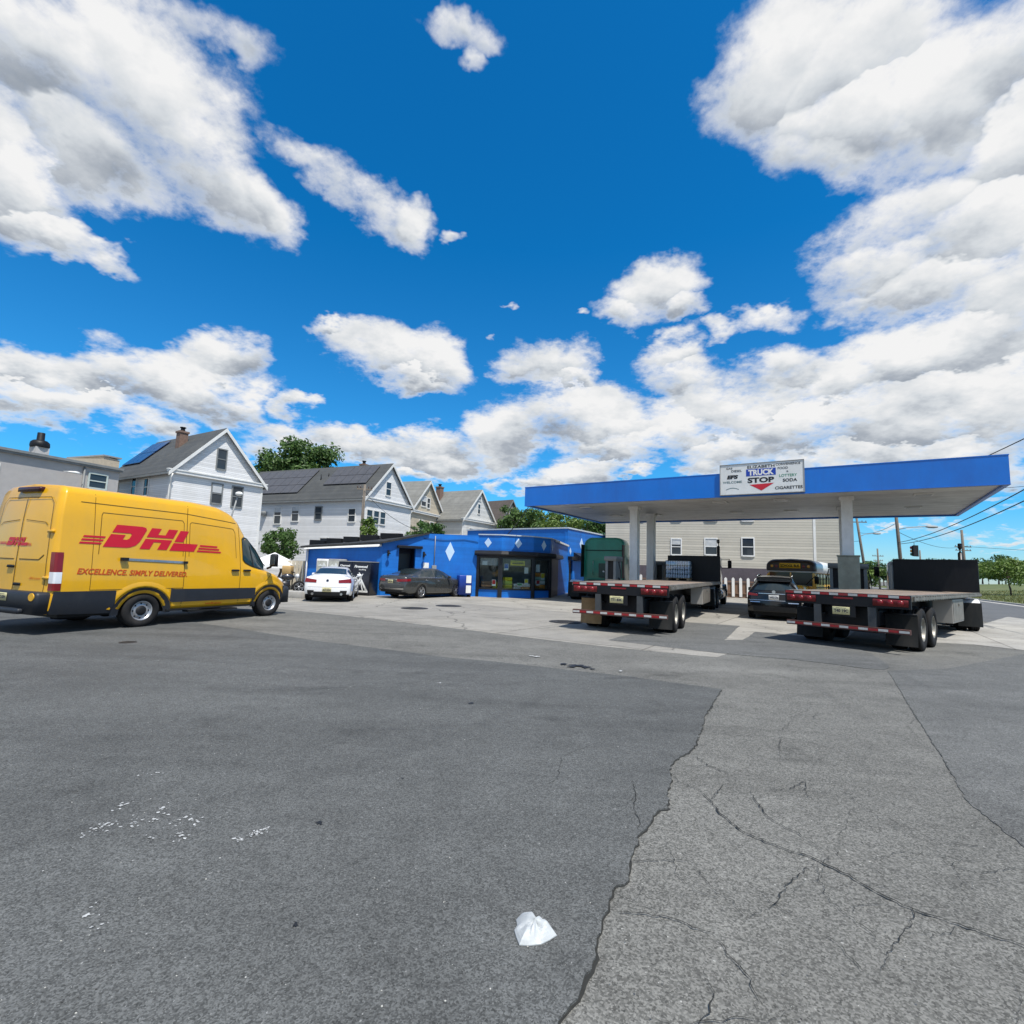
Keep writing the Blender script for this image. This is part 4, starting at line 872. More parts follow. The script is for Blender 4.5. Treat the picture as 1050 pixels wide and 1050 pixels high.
# ---------- delivery van
YEL = pm('van_yellow', (.73, .385, .003), .30, var=.05, scale=1.2, coat=.6, dirt=(.42, .28, .06), damt=.25)
YEL2 = pm('van_yellow_panel_gap', (.10, .055, .004), .6)
VRED = pm('van_red_lettering', (.52, .006, .022), .4, var=.06)
VRED2 = pm('van_red_slogan', (.50, .06, .004), .4, var=.06)
def van():
    t = thing('delivery_van', 'yellow high-roof delivery van with red lettering and grey lower cladding', 'van', (-8.22, 11.70, 0), 21.5); t.scale = (1.2, 1.085, 1)
    W2 = 1.0; XO = -1.035                       # flank lies on x = 0; centre line at XO
    B = Body(-1.60, 3.93,
        belt=[(-2, 1.32), (2.3, 1.32), (3.1, 1.26), (3.3, 1.22), (3.7, 1.08), (3.95, .90), (4.4, .85)],
        roof=[(-2, 2.93), (-1.4, 2.95), (1.0, 2.97), (1.7, 2.93), (2.1, 2.80), (2.32, 2.62), (3.12, 1.44), (3.3, 1.28), (3.72, 1.12), (3.95, .93), (4.4, .88)],
        wid=[(-2, 1.015), (-1.5, 1.035), (3.0, 1.035), (3.5, 1.0), (3.8, .92), (4.0, .84), (4.4, .7)],
        wroof=[(-2, .89), (1.0, .90), (1.9, .87), (2.4, .82), (3.1, .84), (3.4, .86), (4.0, .74), (4.4, .66)],
        sill=[(-2, .40), (-1.2, .40), (-.5, .36), (3.7, .36), (4.0, .40)],
        arches=(0., 3.29), R_arch=.46, zw=.30, crown=.06, smooth=.2, round_=.14, bulge_r=.05, bulge_f=.17, tumble=.985,
        rear=((0, -.06), (.5, -.03), (.9, 0), (1.4, 0), (2.2, .02), (2.7, .05), (2.95, .12)), front=((0, -.08), (.5, 0), (.8, 0), (1.0, -.06), (1.2, -.2)), fall=.5)
    def off(m): m.v = [(x + XO, y, z) for x, y, z in m.v]; return m
    off(B.mesh(.045)).build('body', [YEL, BLKM], t)
    for sd in (1, -1):                                   # lower cladding: bumper corner, door strip, wheel surround
        m = MB()
        B.strip(m, [-1.59, -1.2, -.62, -.55], [.40, .38, .36, .36], [.84, .84, .84, .84], sd, .016, 3)
        B.strip(m, [.55, .62, 2.72, 2.78], [.55, .53, .53, .53], [.86, .84, .82, .82], sd, .020, 3)
        for yc in (0, 3.29):
            for k in range(16):
                a0, a1 = PI * k / 16, PI * (k + 1) / 16; vs = []
                for a in (a0, a1):
                    for rr in (.455, .605): vs.append(B.at(max(-1.55, min(3.88, yc + rr * math.cos(a))), .30 + rr * math.sin(a) * .98, sd, .022))
                m.add(vs, [(0, 1, 3, 2)], 0, True)
            for q in (-1, 1): B.strip(m, sorted([yc + q * .455, yc + q * .60]), [.36, .36], [.31, .31], sd, .02, 1)
        B.strip(m, [3.83, 3.92], [.38, .42], [.86, .84], sd, .018, 3)
        off(m).build('lower_cladding', pm('van_grey_cladding', (.014, .018, .026), .55, var=.15, dirt=(.06, .055, .05), damt=.3), t)
        m = MB(); m.bb(XO + sd * .97 - .08, XO + sd * .97 + .08, .50, 2.78, .34, .37); m.bb(XO + sd * .99 - .09, XO + sd * .99 + .09, .98, 2.25, .275, .31)
        m.build('side_step', BLKM, t)
    # cab window, windscreen
    for sd in (1, -1):
        m = MB(); ys = [2.40, 2.46, 2.62, 2.9, 3.10, 3.22]
        B.strip(m, ys, [1.57, 1.49, 1.41, 1.33, 1.30, 1.31], [2.17, 2.22, 2.20, 1.89, 1.65, 1.42], sd, .010, 5)
        w = off(m).build('side_window', glass('van_side_glass', (.015, .035, .04)), t)
        m = MB(); B.line(m, [(2.70, 1.42), (2.70, 2.08)], .035, sd, .016); B.line(m, [(2.38, 1.60), (2.45, 1.51), (2.62, 1.43), (3.22, 1.31)], .022, sd, .014); B.line(m, [(2.38, 1.60), (2.39, 2.15), (2.60, 2.19), (2.92, 1.87), (3.24, 1.42)], .022, sd, .014)
        off(m).build('window_frame', BLKM, w)
        m = MB()                                          # mirror on a short arm
        x = XO + sd * 1.03
        m.tube([(x, 3.12, 1.36), (x + sd * .10, 3.12, 1.40), (x + sd * .17, 3.10, 1.5)], .03)
        m.rbox((x + sd * .22, 3.10, 1.60), (.20, .12, .36), .05)
        mo = m.build('mirror', BLKM, t)
        q = MB(); q.box((x + sd * .22, 3.036, 1.61), (.15, .006, .28)); q.build('mirror_glass', CHROME, mo)
    m = MB(); B.patch(m, 10.4, 13, lambda q: 2.24 - .02 * q, lambda q: 3.10 + .02 * q, 1, .008, 14, 6, both=True); off(m).build('windscreen', GLASS, t)
    # panel gaps, rub rail, door handles
    m = MB()
    B.line(m, [(.83, .42), (.83, 1.5), (.85, 2.2), (.86, 2.86)], .014); B.line(m, [(2.30, .42), (2.30, 2.55)], .014); B.line(m, [(-1.02, .86), (-1.02, 2.85)], .010)
    B.line(m, [(-1.28, 2.66), (.8, 2.66), (2.2, 2.56)], .014)
    B.line(m, [(-.9, 2.42), (-.88, 2.48), (.74, 2.48), (.78, 2.42), (.78, 1.62)], .012); B.line(m, [(-.92, 1.60), (-.9, 2.42)], .012)
    B.line(m, [(.92, 1.62), (.92, 2.42), (.96, 2.46), (2.1, 2.40), (2.16, 2.3), (2.18, 1.62)], .012)
    B.line(m, [(-1.02, .86), (.83, .86)], .010); B.line(m, [(2.30, .42), (2.75, .42), (2.84, .7), (3.3, 1.2)], .010)
    off(m).build('panel_seam', YEL2, t)
    m = MB(); B.strip(m, [-.45, .82], [1.485, 1.445], [1.535, 1.495], 1, .012, 1); off(m).build('sliding_door_rail', ALU, t)
    for q in ((1.02, 1.075, -.53, -.40, 1.475, 1.545), (1.02, 1.065, .80, .87, 1.44, 1.50)): m = MB(); m.bb(XO + q[0], XO + q[1], *q[2:]); m.build('rail_end', BLKM, t)
    for y in (2.14, 2.48):
        m = MB(); m.rbox((XO + 1.045, y, 1.295), (.05, .21, .05), .02); m.build('door_handle', BLKM, t)
    # crease along the flank and the swage above the wheel arches: raised yellow mouldings
    for yc in (0, 3.29):
        m = MB()
        for k in range(14):
            a0, a1 = PI * (.06 + .88 * k / 14), PI * (.06 + .88 * (k + 1) / 14); vs = []
            for a in (a0, a1):
                for rr, o_ in ((.60, .012), (.63, .014), (.70, .001)): vs.append(B.at(max(-1.55, min(3.86, yc + rr * 1.05 * math.cos(a))), .32 + rr * math.sin(a), 1, o_))
            m.add(vs, [(0, 1, 4, 3), (1, 2, 5, 4)], 0, True)
        off(m).build('wheel_arch_moulding', YEL, t)
    # lettering on the flank
    def flank(u, v): p = B.at(u, v, 1, .006); return (p[0] + XO, p[1], p[2])
    def letters(polys, y0, z0, sx, sy, sh, skew=0.):
        m = MB()
        for P in polys:
            n = len(P); vs = [flank(y0 + u * sx + v * sh, z0 + v * sy + skew * u) for u, v in P]
            m.add(vs, [tuple(range(n))])
        return m
    Dl = [[(0, 1), (.80, 1), (.93, .96), (1.0, .86), (1.0, .30), (.94, .12), (.80, .02), (.70, 0), (0, 0), (0, .57), (.44, .57), (.44, .36), (.56, .36), (.62, .42), (.62, .60), (.56, .65), (0, .65)]]
    Hl = [[(0, .56), (0, 1), (.36, 1), (.36, .70), (.64, .70), (.64, 1), (1, 1), (1, .56)], [(0, 0), (0, .48), (1, .48), (1, 0), (.64, 0), (.64, .34), (.36, .34), (.36, 0)]]
    Ll = [[(0, .44), (0, 1), (.38, 1), (.38, .44)], [(0, 0), (0, .38), (1.1, .38), (1.1, .0)]]
    y0, zb, sh = -.86, 1.76, .24
    for nm, P, a, w, zz in (('letter_d', Dl, y0, .62, 0), ('letter_h', Hl, y0 + .69, .57, -.01), ('letter_l', Ll, y0 + 1.32, .52, -.02)):
        letters(P, a, zb + zz, w, .49, sh).build(nm, VRED, t)
    st = []
    for k in range(3): st.append([(-1.27 - .0 + .03 * k, zb + .045 + .068 * k), (-.90 + .033 * k, zb + .045 + .068 * k), (-.90 + .02 + .033 * k, zb + .085 + .068 * k), (-1.27 + .02 + .03 * k, zb + .085 + .068 * k)])
    for k in range(3): st.append([(1.10 + .033 * k, zb - .02 + .068 * k), (1.72 - .05 * k, zb - .03 + .068 * k), (1.74 - .05 * k, zb + .012 + .068 * k), (1.12 + .033 * k, zb + .022 + .068 * k)])
    for P in st: m = MB(); m.add([flank(*p) for p in P], [(0, 1, 2, 3)]); m.build('logo_stripe', VRED, t)
    m = MB(); vs, fs = text_pts('EXCELLENCE. SIMPLY DELIVERED.', .16, shear=.25, bold=.004, width=2.16)
    m.add([flank(-1.26 + u, 1.19 - .028 * u + v) for u, v in vs], fs); m.build('slogan', VRED2, t, fixn=False)
    m = MB(); vs, fs = text_pts('www.dhl-usa.com', .07, bold=.001, width=.42); m.add([flank(1.42 + u, .435 + v) for u, v in vs], fs); m.build('web_address', VRED2, t, fixn=False)
    # rear doors
    def rear(u, v, o=.006): p = B.cap(u / 1.015, v, -1, o); return (p[0] + XO, p[1], p[2])
    m = MB()
    def rl(pts, w=.014):
        for (a, b), (c, d) in zip(pts[:-1], pts[1:]):
            n = max(1, int(math.hypot(c - a, d - b) / .1)); L_ = math.hypot(c - a, d - b); ny, nz = -(d - b) / L_ * w / 2, (c - a) / L_ * w / 2; vs = []
            for i in range(n + 1):
                y, z = a + (c - a) * i / n, b + (d - b) * i / n; vs += [rear(y + ny, z + nz), rear(y - ny, z - nz)]
            m.add(vs, [(2 * i, 2 * i + 1, 2 * i + 3, 2 * i + 2) for i in range(n)])
    rl([(0, .80), (0, 2.72)], .02); rl([(-.80, .82), (-.80, 2.60), (-.70, 2.72), (.70, 2.72), (.80, 2.60), (.80, .82)]); rl([(-.80, .82), (.80, .82)])
    for sx in (-1, 1):
        rl([(sx * .10, 2.25), (sx * .66, 2.20), (sx * .72, 2.14)]); rl([(sx * .08, 1.45), (sx * .60, 1.45), (sx * .72, 1.55)], .02)
    m.build('rear_door_seam', YEL2, t)
    m = MB(); vs, fs = [], []
    for P, a, w in ((Dl, -.40, .21), (Hl, -.17, .19), (Ll, .04, .17)):
        for pl in P: m.add([rear(a + u * w + v * .08, 1.72 + v * .17, .008) for u, v in pl], [tuple(range(len(pl)))])
    for k in range(3): m.add([rear(a, b, .008) for a, b in ((.19, 1.725 + .02 * k), (.36 - .012 * k, 1.725 + .02 * k), (.36 - .012 * k, 1.735 + .02 * k), (.19, 1.735 + .02 * k))], [(0, 1, 2, 3)])
    for k in range(3): m.add([rear(a, b, .008) for a, b in ((-.62, 1.74 + .02 * k), (-.40, 1.74 + .02 * k), (-.40, 1.752 + .02 * k), (-.62, 1.752 + .02 * k))], [(0, 1, 2, 3)])
    m.build('rear_logo', VRED, t)
    m = MB(); vs, fs = text_pts('dhl.com', .07, shear=.2, width=.28); m.add([rear(.42 + u, 1.06 + v, .008) for u, v in vs], fs); m.build('rear_web_address', VRED2, t, fixn=False)
    m = MB(); m.rbox((XO + .0, -1.54, 2.89), (.66, .16, .10), .03); m.build('high_brake_light', pm('dark_lens', (.05, .008, .01), .25), t)
    for z, x in ((1.30, -.12), (.95, .12)):
        m = MB(); p = rear(x, z, 0); m.rbox((p[0], p[1] - .01, z), (.18, .05, .055), .018); m.build('rear_door_handle', BLKM, t)
    for z in (2.02, 1.10):
        m = MB(); p = rear(.84, z, 0); m.rbox((p[0], p[1] - .012, z), (.15, .05, .06), .015); m.build('rear_hinge', YEL, t)
    for sd in (1, -1):                                    # tall rear lamps wrapping the corner
        def lamp(m, za, zb_, mt, o=.02):
            pts = [(u, None) for u in (.80, .87, .94, 1.0)]
            def fn(a, b):
                z = za + (zb_ - za) * b
                if a < .6: p = B.cap(.90 + .10 * a / .6 * .995, z, -1, o); return (sd * (p[0] + .004), p[1], p[2])
                yy = B.y0 + .10 * (a - .6) / .4; p = B.at(yy, z, 1, o); return (sd * p[0], p[1] - o * max(0, 1 - (a - .6) / .2), p[2])
            m.grid(fn, 10, 3, mt); return m
        m = MB(); lamp(m, .86, 1.00, 0); lamp(m, 1.00, 1.22, 1); lamp(m, 1.22, 1.61, 0)
        off(m).build('tail_light', [REDL, WLENS], t)
    # rear bumper with step, plate in its recess
    m = MB(); m.rbox((XO, -1.70, .62), (2.02, .26, .42), .06); m.rbox((XO, -1.82, .46), (1.40, .16, .10), .03); m.bb(XO - .55, XO + .55, -1.88, -1.74, .505, .515)
    bp = m.build('rear_bumper', MATS['van_grey_cladding'], t)
    plate(t, 'XBC R34', XO + .08, -1.84, .71)
    m = MB(); m.cyl((XO + .90, -1.825, .74), (XO + .90, -1.84, .74), .075, .075, 16); m.build('rear_badge', YEL, t)
    # front: bumper, grille, headlamps
    m = MB(); m.rbox((XO, 3.95, .60), (1.86, .34, .50), .12); m.build('front_bumper', MATS['van_grey_cladding'], t)
    for sd in (1, -1):
        m = MB(); m.ell((XO + sd * .80, 3.70, .98), (.10, .22, .11)); m.build('headlight', WLENS, t)
    m = MB(); m.rbox((XO, 4.10, .86), (1.1, .06, .22), .02); m.build('grille', BLKM, t)
    for y in (0, 3.29):
        for sd in (1, -1): wheel(t, XO + sd * .915, y, .372, .225, sd, 'steel')
    m = MB(); m.bb(XO - .80, XO + .80, -1.35, 3.7, .30, .46); m.cyl((XO - .75, 0, .34), (XO + .75, 0, .34), .07); m.ell((XO, 0, .34), (.18, .18, .18)); m.rbox((XO + .55, -1.0, .33), (.3, .5, .16), .05); m.build('chassis', BLK, t)
    return t
van()

# ---------- cars
def paint(name, col, metal=0., rough=.28): return pm(name, col, rough, metal, var=.06, scale=1.5, coat=.8, dirt=tuple(c * .6 + .04 for c in col), damt=.2)
def car(label, cat, name, loc, bearing, mat, B, win, wheels, wr, tail, extra):
    t = thing(name, label, cat, loc, bearing)
    B.mesh(.05, 12).build('body', [mat, BLKM], t)
    m = MB(); m.bb(-.72, .72, B.y0 + .3, B.y1 - .3, .16, .34); m.build('underbody', BLKM, t)
    for sd in (1, -1):
        for ya, yb in win['side']:
            m = MB(); B.patch(m, 6.15, 8.72, ya, yb, sd, .006, 8, 5); m.build('side_window', GLASS, t)
        m = MB(); B.patch(m, 5.75, 6.1, win['side'][0][0](0) - .04, win['side'][-1][1](0) + .03, sd, .006, 14, 1); m.build('window_trim', win.get('trim', BLKM), t)
        m = MB(); y = win['mirror']; p = B.at(y, B.p(0, y), sd, 0); m.tube([(p[0] - sd * .05, p[1], p[2]), (p[0] + sd * .08, p[1], p[2] + .06)], .03); m.rbox((p[0] + sd * .12, p[1], p[2] + .09), (.2, .1, .14), .04); m.build('mirror', mat, t)
        for y in win['handle']:
            p = B.at(y, B.p(0, y) - .13, sd, .012); m = MB(); m.rbox(p, (.03, .2, .03), .012); m.build('door_handle', win.get('trim', mat), t)
        for y in win['gaps']: m = MB(); B.line(m, [(y, .32), (y, B.p(0, y) - .02)], .010, sd, .004); m.build('door_seam', BLKM, t)
    m = MB(); B.patch(m, 10.2, 13, win['rear'][0], win['rear'][1], 1, .008, 10, 6, both=True); m.build('rear_window', GLASS, t)
    m = MB(); B.patch(m, 10.2, 13, win['front'][0], win['front'][1], 1, .008, 10, 6, both=True); m.build('windscreen', GLASS, t)
    for y in wheels:
        for sd in (1, -1): wheel(t, sd * (B.p(2, y) - .125), y, wr, .235, sd, 'alloy')
    for sd in (1, -1):
        m = MB()
        for kind, u0, u1, z0, z1, wrap, mt in tail:
            def fn(a, b):
                z = z0(a) + (z1(a) - z0(a)) * b if callable(z0) else z0 + (z1 - z0) * b
                if wrap and a > .6:
                    yy = B.y0 + wrap * (a - .6) / .4; p = B.at(yy, z, 1, .012); return (sd * p[0], p[1], p[2])
                k = a / .6 if wrap else a; p = B.cap(u0 + (u1 - u0) * k, z, -1, .012); return (sd * (p[0] + (.010 if wrap else 0)), p[1], p[2])
            m.grid(fn, 10, 4, mt)
        m.build('tail_light', [REDL, WLENS, pm('tail_light_bright_red', (.6, .03, .03), .2, coat=.5)], t)  # last lens colour is a plain brighter red, without emission
        m = MB(); p = B.cap(.72, .64, 1, .01); m.ell((sd * p[0], p[1] - .12, .66), (.20, .16, .07)); m.build('headlight', WLENS, t)
    extra(t, B); return t
def capgrid(B, m, u0, u1, z0, z1, off=.01, mat=0, nu=10, nv=3, end=-1):
    m.grid(lambda a, b: B.cap(u0 + (u1 - u0) * a, (z0 + (z1 - z0) * b), end, off), nu, nv, mat); return m

WC = paint('coupe_white', (.82, .83, .84))
Bw = Body(-2.46, 2.46, belt=[(-2.6, .98), (-2.3, 1.0), (-1.6, .99), (.9, .93), (1.6, .86), (2.3, .70), (2.6, .62)],
    roof=[(-2.6, 1.0), (-2.32, 1.02), (-2.0, 1.05), (-1.75, 1.10), (-.95, 1.33), (-.3, 1.38), (.2, 1.36), (.65, 1.24), (1.25, .97), (1.6, .91), (2.3, .74), (2.6, .66)],
    wid=[(-2.6, .84), (-2.35, .90), (-1.6, .96), (0, .945), (1.5, .945), (2.1, .90), (2.5, .78)], wroof=[(-2.6, .74), (-2.2, .74), (-1.7, .66), (-.9, .56), (.2, .58), (.7, .62), (1.3, .74), (2.6, .68)],
    sill=[(-2.6, .36), (-2.2, .24), (2.2, .20), (2.6, .24)], arches=(-1.44, 1.53), R_arch=.375, zw=.32, crown=.03, smooth=.22, bulge_r=.17, bulge_f=.22, tumble=.93,
    rear=((0, .10), (.34, .0), (.55, -.02), (.75, .02), (.95, .04), (1.05, .10)), front=((0, 0), (.5, 0), (.8, -.2)), fall=.7)
def coupe_extra(t, B):
    m = MB(); capgrid(B, m, -.62, .62, .27, .42, .012); 
    for sd in (1, -1): capgrid(B, m, sd * .58, sd * .88, .30, .47, .014, 0, 6, 3)
    m.build('diffuser', BLKM, t)
    for sd in (1, -1): m = MB(); p = B.cap(sd * .66, .33, -1, .03); m.cyl((p[0], p[1] + .05, .33), (p[0], p[1] - .015, .33), .05, .05, 16); m.build('exhaust_tip', CHROME, t)
    p = B.cap(0, .52, -1, .016); plate(t, 'K47 NGH', 0, p[1], .50, .34, .17)
    p = B.cap(0, .86, -1, .016); m = MB(); m.cyl((0, p[1] + .01, .87), (0, p[1], .87), .05, .05, 20); b = m.build('badge', pm('badge_dark', (.02, .03, .07), .25), t)
    m = MB(); m.rbox((0, B.shift(-2.38, 1.0) + .03, 1.045), (1.25, .10, .022), .01); m.build('boot_spoiler', WC, t)
    m = MB(); capgrid(B, m, -.86, .86, .60, .606, .006, 0, 14, 1); m.build('bumper_seam', BLKM, t)
car('white coupe seen from behind, parked facing the black display boxes', 'car', 'parked_car', (-7.88, 23.33, 0), -12.6, WC, Bw,
    dict(side=[(lambda q: -1.55 + .45 * q, lambda q: -.42 + .05 * q), (lambda q: -.34 + .05 * q, lambda q: .95 - .45 * q)], mirror=.72, handle=(-.55,), gaps=(-.38, .85), rear=(lambda q: -1.78 - .03 * q, lambda q: -.98 - .03 * q), front=(lambda q: .58, lambda q: 1.18 + .05 * q)),
    (-1.44, 1.53), .345,
    [('l', .48, 1., lambda a: .775 + .02 * a, lambda a: .89 + .06 * min(1, a * 1.6), .16, 0), ('k', .56, .98, .835, .86, 0, 2)], coupe_extra)

GC = paint('sedan_grey', (.055, .058, .057), .35, .28)
Bg = Body(-2.38, 2.47, belt=[(-2.6, 1.03), (-2.2, 1.04), (-1.4, 1.02), (.9, .95), (1.6, .90), (2.3, .74), (2.6, .66)],
    roof=[(-2.6, 1.04), (-2.3, 1.07), (-1.95, 1.12), (-1.7, 1.17), (-.95, 1.40), (-.2, 1.455), (.3, 1.43), (.75, 1.29), (1.35, 1.0), (1.7, .94), (2.3, .78), (2.6, .70)],
    wid=[(-2.6, .80), (-2.3, .87), (-1.5, .925), (0, .925), (1.5, .92), (2.1, .87), (2.5, .74)], wroof=[(-2.6, .72), (-2.2, .74), (-1.7, .66), (-.9, .57), (.3, .59), (.8, .64), (1.4, .74), (2.6, .66)],
    sill=[(-2.6, .40), (-2.2, .27), (2.2, .22), (2.6, .26)], arches=(-1.30, 1.55), R_arch=.37, zw=.32, crown=.03, smooth=.22, bulge_r=.14, bulge_f=.2, tumble=.93,
    rear=((0, .10), (.36, .0), (.6, -.03), (.8, .02), (1.0, .03), (1.08, .08)), front=((0, 0), (.5, 0), (.8, -.2)), fall=.7)
def sedan_extra(t, B):
    m = MB(); capgrid(B, m, -.8, .8, .30, .40, .010); m.build('lower_bumper', BLKM, t)
    m = MB(); capgrid(B, m, -.90, .90, .44, .50, .014); m.build('bumper_trim', CHROME, t)
    p = B.cap(0, .82, -1, .016); plate(t, 'D86 JRV', 0, p[1], .80, .32, .16)
    m = MB(); capgrid(B, m, -.44, .44, .895, .925, .014); m.build('boot_trim', CHROME, t)
    m = MB(); capgrid(B, m, -.88, .88, .61, .616, .006, 0, 14, 1); m.build('bumper_seam', BLKM, t)
Bg_dir = (math.sin(R(30.5)), math.cos(R(30.5)))
sx, sy = -4.27 - .925 * Bg_dir[1] * .95, 25.1 + .925 * Bg_dir[0] * .95
car('dark grey sedan parked against the blue wall with its tail towards the lot', 'car', 'parked_car', (sx + 1.3 * Bg_dir[0], sy + 1.3 * Bg_dir[1], 0), 30.5, GC, Bg,
    dict(side=[(lambda q: -1.45 + .42 * q, lambda q: -1.10 + .34 * q), (lambda q: -1.05 + .30 * q, lambda q: -.28 + .03 * q), (lambda q: -.20 + .03 * q, lambda q: 1.02 - .46 * q)], mirror=.78, handle=(-.95, .0), gaps=(-.24, .9, -1.02), trim=CHROME, rear=(lambda q: -1.78 - .03 * q, lambda q: -.98 - .03 * q), front=(lambda q: .62, lambda q: 1.26 + .05 * q)),
    (-1.30, 1.55), .34,
    [('l', .42, 1., lambda a: .80 + .04 * a, lambda a: .92 + .03 * a, .30, 0), ('k', .50, .74, .84, .90, 0, 1)], sedan_extra)

BC = pm('suv_black', (.004, .0045, .006), .16, 0, var=.1, coat=.35, spec=.4)
Bs = Body(-2.2, 2.35, belt=[(-2.6, 1.06), (-2.0, 1.08), (-1.3, 1.05), (1.0, 1.0), (1.7, .98), (2.2, .88), (2.6, .78)],
    roof=[(-2.6, 1.40), (-2.25, 1.42), (-2.0, 1.50), (-1.5, 1.60), (-.4, 1.655), (.2, 1.64), (.7, 1.50), (1.30, 1.10), (1.6, 1.02), (2.3, .90), (2.6, .82)],
    wid=[(-2.6, .86), (-2.1, .915), (-1.4, .94), (0, .93), (1.5, .93), (2.1, .88), (2.5, .76)], wroof=[(-2.6, .56), (-2.1, .60), (-1.5, .63), (.2, .63), (.8, .66), (1.35, .76), (2.6, .68)],
    sill=[(-2.6, .42), (-2.1, .30), (2.1, .26), (2.6, .30)], arches=(-1.28, 1.42), R_arch=.41, zw=.35, crown=.03, smooth=.2, bulge_r=.13, bulge_f=.18, tumble=.94,
    rear=((0, .10), (.36, -.02), (.6, -.05), (.75, 0), (1.05, .02), (1.45, .36), (1.7, .5)), front=((0, 0), (.5, 0), (.9, -.2)), fall=.9)
def suv_extra(t, B):
    m = MB(); capgrid(B, m, -.84, .84, 1.12, 1.38, .012, 0, 12, 5); m.build('rear_window', GLASS, t)
    m = MB(); m.rbox((0, B.shift(B.y0, 1.43) - .06, 1.47), (1.12, .30, .035), .015); m.build('roof_spoiler', BC, t)
    p = B.cap(0, .88, -1, .016); plate(t, 'W52 LTE', 0, p[1], .86, .34, .17, mat=pm('pale_plate', (.75, .75, .72), .4))
    m = MB(); capgrid(B, m, -.60, .60, .985, 1.01, .015); m.build('tailgate_trim', CHROME, t)
    m = MB(); capgrid(B, m, -.90, -.52, .66, .69, .016); capgrid(B, m, .52, .90, .66, .69, .016); capgrid(B, m, -.95, .95, .74, .755, .016); m.build('bumper_trim', CHROME, t)
    m = MB(); capgrid(B, m, -.8, .8, .34, .52, .012); m.build('lower_bumper', BLKM, t)
    p = B.cap(0, 1.06, -1, .02); m = MB(); m.cyl((0, p[1], 1.065), (0, p[1] - .012, 1.065), .06, .06, 20); m.build('badge', CHROME, t)
    for sd in (1, -1):
        m = MB(); m.tube([(sd * .60, -1.3, 1.64), (sd * .61, -1.2, 1.70), (sd * .61, .1, 1.72), (sd * .60, .25, 1.67)], .02); m.build('roof_rail', CHROME, t)
b_ = R(29); cx, cy = 9.98 + 2.2 * math.sin(b_), 19.5 + 2.2 * math.cos(b_)
car('black sport utility car with chrome trim between the two flatbed trailers', 'car', 'parked_car', (cx, cy, 0), 29, BC, Bs,
    dict(side=[(lambda q: -1.75 + .35 * q, lambda q: -1.18 + .14 * q), (lambda q: -1.10 + .14 * q, lambda q: -.18), (lambda q: -.10, lambda q: 1.0 - .45 * q)], mirror=.75, handle=(-.9, .1), gaps=(-.14, .88, -1.08), trim=CHROME, rear=(-2.0, -1.95), front=(lambda q: .60, lambda q: 1.22 + .05 * q)),
    (-1.28, 1.42), .365, [('l', .60, 1., lambda a: .90 + .02 * a, lambda a: .97 + .08 * a, .22, 0), ('k', .66, .95, .955, .98, 0, 1)], suv_extra)
# ------------------------------------------------------------------ flatbed trailers, tractors, bus
DECK = courses('deck_planks', (.24, .185, .145), pitch=.28, axis=0, rough=.75, depth=.4, lap=.05, var=.25, dirt=(.13, .10, .075), damt=.7)
ALUT = pm('trailer_aluminium', (.27, .25, .22), .5, .5, var=.3, scale=4, dirt=(.10, .085, .07), damt=.6)
FLAP = pm('mudflap_rubber', (.008, .010, .011), .7, var=.35, scale=2.5, dirt=(.05, .045, .04), damt=.35, spec=.3)
TAN = pm('tan_mudflap', (.30, .19, .09), .8, var=.3, dirt=(.12, .09, .06), damt=.6)
def tape_bar(m, x0, x1, y, z, h, th, n, first=0, plane='x', rz=None):
    """alternating red and white reflective tape along a bar"""
    for k in range(n):
        a, b = x0 + (x1 - x0) * k / n, x0 + (x1 - x0) * (k + 1) / n
        m.bb(a + .004, b - .004, y - th, y, z - h / 2, z + h / 2, (k + first) % 2)
    return m
